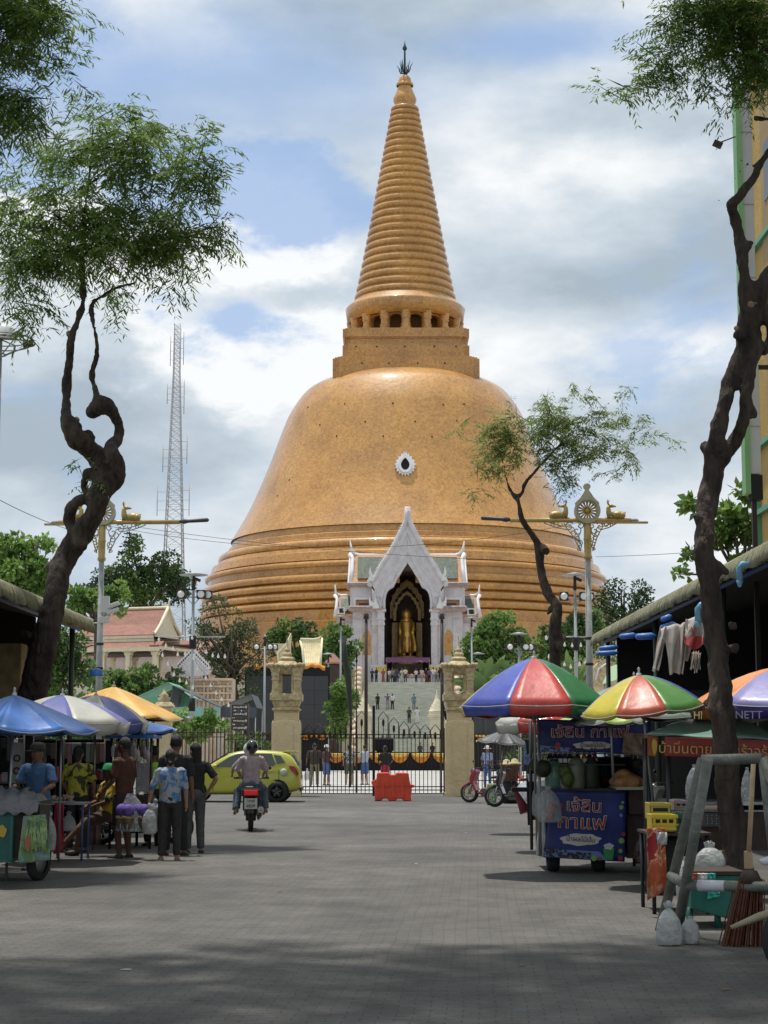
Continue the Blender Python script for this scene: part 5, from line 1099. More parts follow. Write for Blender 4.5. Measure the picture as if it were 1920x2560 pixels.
bushy('leafy_tree', 'light yellow-green tree behind the left ornate lamp post', TR, 118, [(205, 1500, 50, 32), (290, 1480, 36, 34), (290, 1515, 40, 24), (190, 1530, 40, 25)], 45, 13, fl_lite, (240, 240, 1530, 7), mat2=fl_mid)
t = bushy('leafy_tree', 'olive feathery tree with bare twisting branches left of the video screen', TR, 112, [(540, 1520, 50, 32), (590, 1580, 56, 52), (510, 1590, 46, 50), (640, 1640, 36, 60), (575, 1650, 50, 60), (620, 1720, 34, 60), (520, 1650, 40, 36)], 42, 9, fl_olive, (600, 580, 1660, 9), lw=.4, mat2=fl_dark)
mb = MB(); random.seed(21)
for k in range(16):
    a = P(585 + random.uniform(-20, 20), 1700, 112) - t.location; b = P(random.uniform(480, 640), random.uniform(1560, 1780), 111) - t.location; mb.tube([a, (a + b) / 2 + Vector((random.uniform(-.6, .6), -.5, random.uniform(-.5, .5))), b], [.09, .06, .02], 5)
mb.build('branch', barkG, t)
bushy('leafy_tree', 'rounded green tree left of the portico behind the cream chapel', TR, 186, [(735, 1572, 62, 32), (690, 1600, 36, 34), (790, 1610, 50, 36), (770, 1640, 40, 40)], 60, 10, fl_mid, (740, 740, 1640, 7), mat2=fl_dark)
bushy('leafy_tree', 'dense green tree touching the left side of the portico', TR, 176, [(845, 1588, 40, 36), (865, 1620, 36, 36), (820, 1650, 40, 40), (858, 1660, 30, 40)], 60, 10, fl_mid, (845, 845, 1660, 6))
bushy('leafy_tree', 'broad rounded bright green tree right of the portico', TR, 178, [(1245, 1568, 66, 40), (1200, 1600, 50, 40), (1290, 1600, 60, 36), (1160, 1640, 34, 46), (1250, 1640, 90, 46)], 62, 10, fl_mid, (1235, 1235, 1640, 8), mat2=fl_lite)
bushy('leafy_tree', 'very dark fine-leaved tree above the awning on the right', TR, 205, [(1545, 1480, 50, 34), (1600, 1500, 42, 46), (1520, 1530, 46, 40), (1570, 1570, 80, 60), (1625, 1560, 50, 60)], 64, 8, fl_dark, (1560, 1560, 1580, 8))
bushy('leafy_tree', 'mid green tree between the slender trunk and the ornate lamp', TR, 165, [(1420, 1565, 50, 34), (1470, 1560, 50, 36), (1370, 1590, 50, 36), (1440, 1620, 90, 46), (1350, 1640, 60, 40)], 55, 10, fl_mid, (1430, 1430, 1620, 7), mat2=fl_dark)
bushy('leafy_tree', 'large-leaved light green tree beside the yellow building on the right', TR, 48, [(1865, 1235, 46, 30), (1825, 1290, 50, 36), (1722, 1268, 28, 22), (1735, 1395, 42, 26), (1700, 1438, 26, 16), (1880, 1330, 50, 50), (1800, 1350, 40, 40), (1860, 1420, 70, 50)], 13, 24, fl_mid, (1880, 1850, 1400, 9), mat2=fl_lite, sub=9)
SH = 'shrub'
bushy('leafy_shrub', 'tall green shrubs behind the left ornate lamp post', SH, 100, [(150, 1620, 60, 60), (200, 1680, 60, 50), (130, 1700, 60, 60), (190, 1600, 40, 40)], 45, 11, fl_mid, mat2=fl_dark)
bushy('leafy_shrub', 'green bushes below the Thai pavilion', SH, 104, [(270, 1700, 60, 36), (350, 1695, 70, 32), (440, 1700, 46, 30), (310, 1740, 90, 40), (430, 1740, 60, 36)], 45, 11, fl_mid, mat2=fl_dark)
bushy('leafy_shrub', 'bright green shrubs behind the brown fence on the left', SH, 66, [(445, 1800, 36, 26), (500, 1800, 46, 30), (545, 1815, 36, 26), (480, 1835, 60, 30), (575, 1850, 16, 50, 1)], 40, 11, fl_lite, mat2=fl_mid)
bushy('leafy_shrub', 'bright green bush between the left video screen and the staircase', SH, 112, [(850, 1730, 30, 30), (838, 1775, 26, 36), (866, 1770, 30, 34), (850, 1820, 30, 34), (880, 1740, 14, 26)], 60, 10, fl_lite, mat2=fl_mid)
bushy('leafy_shrub', 'dark hedge along the terrace wall on the left', SH, 158, [(60, 1740, 110, 60), (250, 1780, 120, 50), (430, 1790, 110, 50), (590, 1790, 80, 50), (700, 1760, 90, 60), (800, 1760, 60, 60), (60, 1810, 140, 50)], 45, 11, fl_mid, mat2=fl_dark)
bushy('leafy_shrub', 'dark hedge along the terrace wall on the right', SH, 158, [(1200, 1760, 60, 70), (1300, 1740, 110, 70), (1430, 1730, 110, 70), (1570, 1720, 110, 80), (1680, 1740, 90, 80)], 45, 11, fl_mid, mat2=fl_dark)
bushy('leafy_shrub', 'low dark hedge behind the fence on the right', SH, 108, [(1350, 1800, 90, 50), (1460, 1800, 90, 50), (1570, 1790, 90, 60), (1400, 1880, 120, 50), (1540, 1880, 120, 50), (1300, 1900, 30, 30)], 45, 11, fl_mid, mat2=fl_dark)
bushy('leafy_shrub', 'low dark hedge behind the fence on the left', SH, 108, [(40, 1830, 130, 60), (200, 1830, 100, 60), (330, 1830, 90, 60), (450, 1880, 100, 44), (560, 1870, 70, 50), (640, 1870, 50, 50)], 45, 11, fl_mid, mat2=fl_dark)
# --- broad strap leaves right of the portico
bp = thing('banana_clump', 'clump of tall banana-like plants with long arching leaves right of the gate pillar', 'plant', (X(1300, 98), 98, 0)); mb = MB(); random.seed(9)
for k in range(120):
    px = random.choice((1215, 1250, 1285, 1330, 1355, 1410, 1435)) + random.uniform(-18, 18); base = P(px, random.uniform(1700, 1730), 98 + random.uniform(-2, 2)) - bp.location; a = random.uniform(-1.15, 1.15); L_ = random.uniform(1.3, 2.9)
    ax = Vector((sin(a), random.uniform(-.5, .5), cos(a) * 1.1)).normalized(); w_ = random.uniform(.12, .26); sd_ = ax.cross(Vector((0, 1, .3))).normalized()
    pts = [base + ax * L_ * q_ + Vector((sin(a) * .5, 0, -.9)) * L_ * .35 * q_ * q_ for q_ in (0, .25, .5, .75, 1)]
    vs_l = []
    for p, ww in zip(pts, (.03, .8, 1, .8, .05)): vs_l += [p - sd_ * w_ * ww, p + Vector((0, .05, -.06 * ww)), p + sd_ * w_ * ww]
    mb.add(vs_l, [(3 * j + i, 3 * j + i + 1, 3 * j + i + 4, 3 * j + i + 3) for j in range(4) for i in (0, 1)], 0, True)
mb.build('leaf', leafmat('banana_leaf', (.05, .11, .03), (.16, .24, .08), .35, .4), bp)
mb = MB()
for px in (1215, 1250, 1285, 1330, 1355, 1410, 1435): mb.tube([(P(px, 1800, 98).x - bp.location.x, 0, 0), (P(px, 1700, 98).x - bp.location.x, 0, P(px, 1715, 98).z)], [.05, .04], 8)
mb.build('stem', M_('green_stem', (.05, .06, .03), .7), bp)
# ================ lettering
def text(name, s, size, mat, parent, loc, rot=(pi / 2, 0, 0), ext=.002, off=0, align='CENTER', wide=1.0, shear=0):
    cu = bpy.data.curves.new(name, 'FONT'); cu.body = s; cu.size = size; cu.extrude = ext; cu.offset = off; cu.align_x = align; cu.align_y = 'CENTER'; cu.resolution_u = 3; cu.shear = shear
    o = bpy.data.objects.new(name, cu); C.objects.link(o); bpy.context.view_layer.update()
    me = bpy.data.meshes.new_from_object(o.evaluated_get(bpy.context.evaluated_depsgraph_get())); bpy.data.objects.remove(o); me.name = name
    me.materials.clear(); me.materials.append(mat)
    o = bpy.data.objects.new(name, me); C.objects.link(o); o.parent = parent; o.location = loc; o.rotation_euler = rot; o.scale = (wide, 1, 1); return o
# ================ parasols
steel = M_('dull_steel', (.32, .33, .34), .4, .7); woodp = M_('pale_wood', (.42, .30, .18), .7, var=.2, vs_=5)
def cloth(n, c): return M_('canvas_' + n, c, .42, var=.12, vs_=3.0, bump=.05, bs=6, coat=.25)
cBlue = cloth('royal_blue', (.06, .09, .42)); cRed = cloth('red', (.52, .06, .05)); cGreen = cloth('deep_green', (.02, .16, .06)); cYel = cloth('yellow', (.75, .52, .05)); cW = cloth('dirty_white', (.50, .49, .44)); cSky = cloth('sky_blue', (.04, .16, .52))
cIndigo = cloth('indigo', (.09, .11, .36)); cOran = cloth('orange', (.80, .26, .05)); cPurp = cloth('lilac', (.26, .24, .52)); cDP = cloth('dark_purple', (.05, .03, .20)); cGrey = cloth('pale_grey_green', (.26, .31, .28)); cGold = cloth('amber', (.75, .42, .07)); cLG = cloth('leaf_green', (.09, .26, .07)); cBrick = cloth('brick_red', (.48, .085, .04)); cPink = cloth('pink', (.55, .17, .20)); cLime = cloth('lime', (.35, .52, .10)); cTeal = cloth('grey_teal', (.18, .33, .27)); cBlk = cloth('charcoal', (.05, .05, .055)); cMust = cloth('mustard', (.55, .46, .04))
def parasol(label, px, apy, rpy, rpx, Y_, cols, n=8, ph=0, val=.14, tilt=0, tilty=0, dome=.5, sag=.03, poleend=0.0, base=True, vcol=None, fold=.5, name='market_parasol'):
    a = P(px, apy, Y_); zr = Z(rpy, Y_); r_ = rpx * Y_ / F; h = a.z - zr; t = thing(name, label, 'umbrella', (a.x, Y_, 0)); m3 = Matrix.Rotation(R(tilt), 3, 'Y') @ Matrix.Rotation(R(tilty), 3, 'X'); top = Vector((0, 0, a.z))
    def pt(i, s, k):                                    # k 0..1 outwards, s 0..1 across the panel
        a0 = 2 * pi * (i - .5) / n + ph - pi / 2; a1 = a0 + 2 * pi / n; e0 = Vector((cos(a0), sin(a0), 0)); e1 = Vector((cos(a1), sin(a1), 0)); e_ = e0.lerp(e1, s) * r_ * k
        prof = k ** (1 + dome * 1.15); z_ = -h * prof - sag * sin(pi * s) * k * (1 - .3 * k) * 1.5
        return top + m3 @ (e_ + Vector((0, 0, z_)))
    mats = []; mi = []
    for c in cols:
        if c not in mats: mats.append(c)
    mb = MB(); mv = MB()
    for i in range(n):
        mb.grid(lambda u, v: pt(i, u, v), 6, 8, mats.index(cols[i % len(cols)]))
        if val: mv.grid(lambda u, v: pt(i, u, 1) * 1 + (pt(i, u, 1) - top).normalized() * .006 + m3 @ Vector((0, 0, -val * v - .012 * v * sin(u * 3 * pi + i))) + (pt(i, u, 1) - top) * (-.05 * v), 6, 2, mats.index(cols[i % len(cols)]))
    mb.build('canopy', mats, t, solid=.004)
    if val: mv.build('valance', vcol or mats, t, solid=.004)
    pp = MB()
    for i in range(n): pp.tube([pt(i, k / 6, 1.003) for k in range(7)], .007, 4, cap=False)
    pp.build('piping', cW, t)
    fr = MB()
    for i in range(n): fr.tube([pt(i, 0, k) + Vector((0, 0, -.015)) for k in (.02, .35, .7, 1)], .007, 4); fr.tube([top + m3 @ Vector((0, 0, -h * 1.35)), pt(i, 0, .5) + Vector((0, 0, -.01))], .005, 4)
    fr.build('rib', steel, t)
    foot = top + m3 @ Vector((0, 0, -(a.z - poleend) / cos(R(tilt)))); MB().tube([top, foot], .017, 10).build('pole', steel, t)
    MB().lathe([(.03, -.01), (.03, .02), (.014, .03), (.012, .06), (.02, .07), (.004, .095)], 10, top).build('tip', M_('pale_plastic_tip', (.6, .6, .62), .4), t)
    if base and poleend <= 0: MB().lathe([(.02, .22), (.05, .2), (.06, .1), (.2, .06), (.24, 0), (0, 0)], 16, (foot.x, foot.y, 0)).build('base', blackc, t)
    return t
parasol('large parasol with blue, red and green panels over the coffee cart', 1335, 1645, 1766, 198, 22.6, [cRed, cGreen, cYel, cBlue, cGreen, cRed, cYel, cBlue], val=.15, poleend=1.0, sag=.015, dome=.42)
parasol('parasol with yellow, brick red and green panels leaning over the stall', 1597, 1688, 1772, 163, 20.6, [cBrick, cLG, cBlue, cW, cBrick, cLG, cBlue, cMust], tilt=-6, tilty=4, ph=-.17, val=.05, dome=.6, poleend=.9)
parasol('wide grey-green parasol behind the yellow and red one', 1585, 1698, 1792, 207, 23.6, [cGrey], n=10, val=.02, tilt=2, dome=.15, poleend=1, ph=.2)
parasol('pink and lime parasol edge peeping under the grey-green one', 1510, 1768, 1802, 118, 24.6, [cPink, cLime, cGrey, cPink, cLime, cGrey, cLime, cPink], val=.05, dome=.3, poleend=1, ph=.25)
parasol('small grey-green parasol with its pole beside the coffee sign', 1525, 1760, 1806, 90, 22.2, [cLime, cGrey], val=.0, dome=.3, poleend=1.15, ph=.1, tilt=-1.5)
parasol('white and red parasol with drooping valance behind the big blue and red one', 1345, 1738, 1806, 110, 27.5, [cRed, cW, cW, cRed, cW, cW, cW, cRed], val=.17, dome=.3, ph=.62, poleend=.8)
parasol('small charcoal parasol over the parked scooter', 1262, 1826, 1858, 72, 33, [cBlk, cloth('slate', (.09, .09, .10))], n=8, val=.0, dome=.2, tilt=6, poleend=.9)
t = parasol('lilac and orange parasol with dark valance lettering at the right edge', 1965, 1665, 1764, 245, 20.6, [cPurp, cOran, cW, cPurp, cOran, cW, cOran, cOran], val=.165, dome=.6, vcol=[cDP, cOran, cW], poleend=0, ph=-.46)
lg = M_('grey_lettering', (.45, .45, .50), .6)
def face_txt(nm, s, size, mat, par, px, py, Y_, rz=0, **k): o = P(px, py, Y_) - Vector(par.location); return text(nm, s, size, mat, par, o, (pi / 2, 0, rz), **k)
face_txt('lettering', 'NETT', .12, lg, t, 1872, 1788, 19.45, rz=-.12)
face_txt('lettering', 'HI', .12, M_('pale_orange_lettering', (.8, .6, .4), .6), t, 1745, 1789, 19.55, rz=-.7)
parasol('sky blue parasol with pointed corners at the left edge', 36, 1737, 1822, 214, 21.5, [cSky], n=8, val=.045, dome=.12, sag=.05, tilt=1.0, ph=.42, base=False)
t = parasol('white and indigo parasol with cream valance behind the sky blue one', 156, 1738, 1806, 172, 25.0, [cIndigo, cW, cIndigo, cW, cIndigo, cW, cIndigo, cW], val=.17, dome=.55, ph=-.05, vcol=[cW, cW], base=False)
parasol('white and indigo parasol nearest the yellow one', 240, 1738, 1808, 136, 28.0, [cW, cIndigo, cW, cIndigo, cW, cIndigo, cW, cIndigo], val=.16, dome=.7, ph=0, base=False)
parasol('wide amber yellow parasol with a blue cap', 285, 1716, 1790, 178, 33.0, [cGold], n=6, val=.03, dome=.1, sag=.06, ph=.3, tilt=2, base=False)
MB().lathe([(.11, 0), (.10, .09), (.02, .12)], 8).build('cap', cSky, bpy.data.objects['market_parasol.010'], loc=(0, 0, Z(1716, 33)))
parasol('small sky blue parasol tip behind the group of shoppers', 362, 1804, 1830, 84, 30.0, [cSky], n=6, val=.05, dome=.1, tilt=-6, ph=.5, base=False)
# ================ awning roofs over both rows of shops
rib_m = M_('mossy_fibre_sheet', (.40, .39, .26), .85, col2=(.20, .20, .12), vs_=3, bump=.8, bs=9, stretch=(.3, 5, .3)); dkroof = M_('under_awning_shade', (.022, .02, .02), .95)  # near-black interior puts the shade under the awnings into the colour
def awning(label, sx, xe, h, y0, y1, posts):
    t = thing('market_awning', label, 'awning', (xe, (y0 + y1) / 2, 0)); L_ = y1 - y0; prof = [(0, -.36), (.015, -.26), (.07, -.14), (.2, -.05), (.45, 0), (1.2, .14), (4, .75), (8, 1.6)]; mb = MB(); ny = int(L_ / .045); wave = lambda y: .028 * sin(y * 2 * pi / .16)
    vs_l = []
    for j in range(ny + 1):
        y = -L_ / 2 + L_ * j / ny
        jg = .05 * noise.noise(Vector((y * 2.1, 3, 0))) + .06 * (1 if (j // 2) % 2 else 0) * .6
        for i, (a, b) in enumerate(prof): vs_l.append((sx * a - sx * wave(y) * (1 if i < 4 else 0), y, h + b + (wave(y) if i > 3 else 0) - (jg if i == 0 else 0)))
    m = len(prof); mb.add(vs_l, [(j * m + i, j * m + i + 1, (j + 1) * m + i + 1, (j + 1) * m + i) for j in range(ny) for i in range(m - 1)], 0, True); mb.build('corrugated_roof', rib_m, t, solid=.012)
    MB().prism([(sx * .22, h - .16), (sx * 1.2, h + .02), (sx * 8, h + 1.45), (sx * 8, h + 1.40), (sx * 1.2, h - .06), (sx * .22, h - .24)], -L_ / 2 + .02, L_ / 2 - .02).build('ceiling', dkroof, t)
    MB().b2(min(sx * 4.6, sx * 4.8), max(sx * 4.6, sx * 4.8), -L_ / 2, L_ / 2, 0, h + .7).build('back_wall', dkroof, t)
    xi_ = .6 if sx > 0 else 1.15; zi_ = 2.95 if sx > 0 else 0; MB().prism([(sx * xi_, zi_), (sx * 4.75, zi_), (sx * 4.75, h + .83), (sx * xi_, h - .08)], L_ / 2 - .3, L_ / 2 - .2).build('end_wall', dkroof, t)  # dark wall closes the open far end to stand for shade
    if sx > 0: MB().b2(1.05, 4.6, L_ / 2 - .32, L_ / 2 - .22, 0, 2.949).build('end_shade_board', M_('shade_board_grey', (.05, .055, .05), .7), t)  # dark board added below it, its grey standing for shade under the roof
    for y in posts: MB().tube([(sx * .35, y - (y0 + y1) / 2, 0), (sx * .35, y - (y0 + y1) / 2, h - .15)], .055, 8).build('post', M_('dark_green_post', (.03, .05, .04), .6), t)
    MB().tube([(sx * .3, -L_ / 2, h - .3), (sx * .3, L_ / 2, h - .3)], .05, 8).build('gutter', M_('blue_gutter', (.03, .08, .20), .5), t)
    return t
aw = awning('long awning with ragged corrugated edge over the stalls on the right', 1, 5.05, 4.42, 16.5, 43.0, (21.5, 28, 35, 42.5))
awning('long awning with ragged corrugated edge over the stalls on the left', -1, -5.85, 4.25, 17.0, 35.6, (18, 26.5, 35.0))
shopY = M_('yellowed_wall', (.35, .27, .13), .8, col2=(.12, .09, .05), vs_=2)
for (px, Y_, w_, lb) in ((18, 33, .55, 'yellowed concrete column under the left awning'), (44, 34, .3, 'dark slim column under the left awning beside the twisted trunk')):
    t = thing('shop_column', lb, 'column', (X(px, Y_), Y_, 0)); MB().box(0, 0, 1.75, w_, w_, 3.5).build('shaft', shopY if w_ > .4 else dkroof, t, bev=.02); MB().box(0, 0, .15, w_ * 1.2, w_ * 1.2, .3).build('base', dkroof, t)
# blue pipes, folded parasols and torn banner below the right awning
pb = M_('light_blue_pipe', (.12, .32, .50), .45)
for (px, py, Y_, lb) in ((1850, 1412, 21, 'light blue drain elbow hanging from the awning right of the trunk'), (1746, 1514, 22, 'light blue drain elbow hanging from the awning left of the trunk')):
    o = P(px, py, Y_); s = Y_ / F; tag(MB().tube([(22 * s, .0, 0), (6 * s, 0, 2 * s), (-2 * s, 0, -8 * s), (-2 * s, 0, -44 * s)], 8 * s, 10).tube([(-2 * s, 0, -40 * s), (-2 * s, 0, -56 * s)], [9 * s, 4 * s], 8).build('drain_pipe', pb, None, o), lb, 'pipe')
for i, (a, b, Y_, r_) in enumerate((((1548, 1592), (1592, 1588), 33, 7), ((1588, 1592), (1640, 1590), 31, 8), ((1496, 1622), (1545, 1618), 37, 6), ((1490, 1634), (1545, 1632), 36, 6), ((1652, 1550), (1680, 1540), 27, 7), ((1650, 1570), (1690, 1558), 27, 6), ((1720, 1556), (1742, 1548), 25, 7))):
    p0, p1 = P(*a, Y_), P(*b, Y_); s = Y_ / F * r_; lb = ('first', 'second', 'third', 'fourth', 'fifth', 'sixth', 'seventh')[i]
    tag(MB().tube([p0 - p0, (p1 - p0) * .1, (p1 - p0) * .8, (p1 - p0)], [s * .3, s, s * 1.1, s * .4], 8).build('rolled_tarpaulin', cSky, None, p0), f'rolled blue tarpaulin under the right awning, {lb} counting from the far end', 'tarpaulin', 'rolled blue tarpaulins under the right awning')
bn = M_('torn_white_banner', (.55, .52, .50), .7, col2=(.42, .34, .30), vs_=4); rd = M_('faded_red_print', (.40, .06, .06), .7)
t = thing('torn_banner', 'torn dirty white banner with red print hanging under the right awning', 'banner', P(1700, 1560, 24)); s = 24 / F
def strip(x0, x1, xb0, xb1, y0, y1, ph, mt=bn, dy=0, nm='banner_strip'): MB().grid(lambda u, v: (((x0 + (x1 - x0) * u) * (1 - v) + (xb0 + (xb1 - xb0) * u) * v - 1700) * s, dy + .05 * sin(u * 9 + ph + v * 2) + .03 * sin(v * 7 + u * 5), -((y0 + (y1 - y0) * v) - 1560 + 3 * sin(u * 7 + ph)) * s), 14, 12).build(nm, mt, t, solid=.004)
strip(1650, 1670, 1630, 1642, 1568, 1676, 0); strip(1662, 1716, 1672, 1696, 1562, 1684, 1); strip(1700, 1722, 1694, 1702, 1560, 1684, 2, dy=-.05); strip(1708, 1752, 1706, 1722, 1556, 1650, 3, dy=.1)
for k in range(3): strip(1728 + k * 7, 1734 + k * 7, 1724 + k * 9, 1728 + k * 9, 1630, 1672 + 8 * (k % 2), k, dy=-.02)
strip(1712, 1754, 1706, 1756, 1546, 1612, .5, dy=-.12)
MB().grid(lambda u, v: ((1706 + 46 * u - 1700) * s, -.16 + .05 * sin(u * 9 + .5 + v * 2), -(1592 + 34 * v * (1 - .5 * (2 * u - 1) ** 2) - 1560) * s), 12, 6).build('red_print', rd, t, solid=.004)
face_txt('lettering', 'AS', .11, rd, t, 1731, 1576, 23.8, shear=.2)
# white shrine gable and green tent at the far end of the right row
t = thing('carved_shrine', 'pale carved gable of a small shrine seen between the right lamp post and the awning', 'shrine', (X(1518, 70), 70, 0)); s = 70 / F; pz_ = [(1486, 1712), (1488, 1668), (1500, 1656), (1518, 1648), (1540, 1656), (1548, 1668), (1548, 1712)]
MB().prism([((a - 1518) * s, Z(b, 70)) for a, b in pz_], 0, .5).build('gable', creamS, t); MB().b2(-.5, .5, .1, 2, 0, Z(1712, 70)).build('body', creamP, t)
MB().tube([((a - 1518) * s, -.03, Z(b, 70)) for a, b in ((1492, 1700), (1500, 1672), (1518, 1660), (1536, 1672), (1545, 1700))], .04, 6).build('relief', stoneW, t)
tent('pale green tent roof between the shrine gable and the torn banner', 1545, 1640, 1566, 1655, 1700, 62, M_('pale_green_canvas', (.40, .55, .33), .6), teal, 4)
# ================ the tall yellow building with its sign board at the right edge
BY = 30.0; yl = M_('ochre_wall', (.46, .30, .085), .8, var=.12, vs_=.8, bump=.2, bs=8); yl2 = M_('tan_wall', (.36, .25, .12), .8, var=.12, vs_=.8); gf = M_('green_frame', (.10, .32, .20), .5)
BF = 45.0; x0 = P(1886, 750, BF).x; H_ = Z(-60, BF) + 4; t = thing('ochre_building', 'tall ochre building with green floor bands at the right edge', 'building', (x0, BF, 0))
MB().b2(0, 9, -24, 0, 0, H_).build('wall', [yl], t)
for k in range(6):
    MB().b2(-.05, 0, -24 + k * 4 + .5, -24 + k * 4 + 2.6, 0, H_ - .5).build('wall_panel', yl2, t)
    for zf in (Z(1128, BF) + .9, Z(640, BF) + .9, Z(300, BF)): MB().b2(-.07, -.05, -24 + k * 4 + .9, -24 + k * 4 + 2.2, zf, zf + 1.5).build('window', MATS['dark_window'], t)
MB().b2(-.12, .1, -.12, .12, 0, H_).build('corner_frame', gf, t)
for pa in (1290, 1128, 640, 200): MB().b2(-.14, 0, -24, .02, Z(pa, BF), Z(pa, BF) + .13).build('floor_band', gf, t)
x1 = P(1843, 750, BY).x; t = thing('vertical_sign_board', 'tall white and green vertical sign board fixed before the ochre building', 'sign', (x1, BY - .3, Z(1240, BY))); h_ = Z(225, BY) - Z(1240, BY); MB().b2(.3, x0 - x1, .1, .16, h_ * .3, h_ * .31).b2(.12, .2, .1, .18, -Z(1240, BY), 0).build('bracket', ironD, t)
MB().b2(0, .09, 0, .3, 0, h_).build('green_edge', M_('fresh_green_paint', (.20, .42, .17), .5, var=.1, vs_=2), t); MB().b2(.09, .28, .05, .28, .35, h_).build('white_face', M_('off_white_sheet', (.50, .51, .52), .5, var=.08, vs_=1), t)
for z_ in (.16, .34, .52, .70, .88): MB().b2(.088, .283, .04, .05, h_ * z_, h_ * z_ + .015).build('seam', lgrey, t)
MB().b2(.1, .29, 0, .3, -.1, .32).build('lamp_housing', blackc, t); MB().tube([(0, .1, h_ * .872), (-.26, .1, h_ * .858)], .012, 6).box(-.31, .1, h_ * .853, .16, .14, .08, M=Matrix.Rotation(R(25), 3, 'Y')).build('floodlight', ironD, t)
# ================ unseen trees added overhead, out of view, to shade the foreground
def added_shade_tree(label, x, y, z, blobs, n):
    t = thing('street_tree', label, 'tree', (x, y, 0)); mb = MB(); mb.tube([(0, 0, -.1), (.1, 0, 3), (-.1, .1, z * .7)], [.28, .2, .16], 10); c = np.array([b[:3] for b in blobs]); r_ = np.array([b[3:] for b in blobs]); i = rng.integers(0, len(blobs), n)
    for b in blobs: mb.tube([(-.1, .1, z * .68), (b[0] * .5 - x * .5, b[1] * .5 - y * .5, z * .9), (b[0] - x, b[1] - y, b[2])], [.12, .09, .03], 6)
    mb.build('trunk', bark, t); u = unit(rng.normal(size=(n, 3))) * (rng.uniform(0, 1, n) ** .45)[:, None]; p = c[i] + u * r_[i]; d = unit(u * .5 + rng.normal(0, .5, (n, 3)) * np.array([1, 1, .4]))
    quadmesh('crown', fronds(p - np.array([x, y, 0]), d, np.full(n, .7), 5, .34, .34, .4), [fl_near], t)
added_shade_tree('unseen spreading tree added overhead on the left to shade the street', -9.5, 13, 9, [(-6, 12, 10.5, 3.6, 3.4, 1.2), (-2.2, 13.5, 11.4, 3.2, 3, 1.1), (-9, 18, 11.5, 3, 4, 1.2), (-3.5, 8.5, 10, 3.4, 2.6, 1)], 2000)
added_shade_tree('unseen spreading tree added overhead on the right to shade the street', 8.5, 9, 9, [(5.5, 10, 10.5, 3.4, 3.2, 1.2), (1.6, 14.5, 11.8, 3, 2.6, 1), (6.5, 15.5, 11.5, 3, 3, 1.2), (1.8, 9.5, 10.4, 3, 2.8, 1)], 2000)
# ================ people
skinA = M_('brown_skin', (.22, .115, .07), .6, spec=.3); skinB = M_('tan_skin', (.36, .21, .14), .6, spec=.3); skinD = M_('deep_brown_skin', (.11, .055, .035), .6, spec=.3)
hairB = M_('black_hair', (.012, .010, .010), .5, bump=.6, bs=60, stretch=(4, 4, .6))
def fab(n, c, c2=None, s=14, var=.15): return M_('fabric_' + n, c, .85, var=var, vs_=s, bump=.35, bs=40, col2=c2)
def patterned(n, cols, s=9):
    m = M_('fabric_' + n, cols[0], .85, bump=.3, bs=40); nd = m.node_tree; b = nd.nodes['Principled BSDF']; t = nd.nodes.new('ShaderNodeTexCoord'); x = nd.nodes.new('ShaderNodeTexNoise'); x.inputs['Scale'].default_value = s; x.inputs['Detail'].default_value = 3; x.inputs['Distortion'].default_value = 1.2
    nd.links.new(t.outputs['Object'], x.inputs[0]); r = nd.nodes.new('ShaderNodeValToRGB'); nd.links.new(x.outputs[0], r.inputs[0]); e = r.color_ramp; e.interpolation = 'CONSTANT'
    for i, c in enumerate(cols):
        q = e.elements[i] if i < 2 else e.elements.new(.5); q.position = 0 if i == 0 else .36 + .28 * i / len(cols); q.color = (*c, 1)
    nd.links.new(r.outputs[0], b.inputs['Base Color']); return m
BLK = fab('black', (.018, .018, .02)); DGR = fab('dark_grey', (.05, .05, .055)); JEAN = fab('washed_jeans', (.13, .17, .22), var=.3, s=5); WHT = fab('white', (.6, .6, .6)); NAVY = fab('navy', (.03, .04, .09)); KHA = fab('khaki', (.17, .14, .09)); SHOE = M_('dark_shoe', (.03, .025, .02), .6); SAND = M_('tan_sandal', (.30, .20, .14), .7)
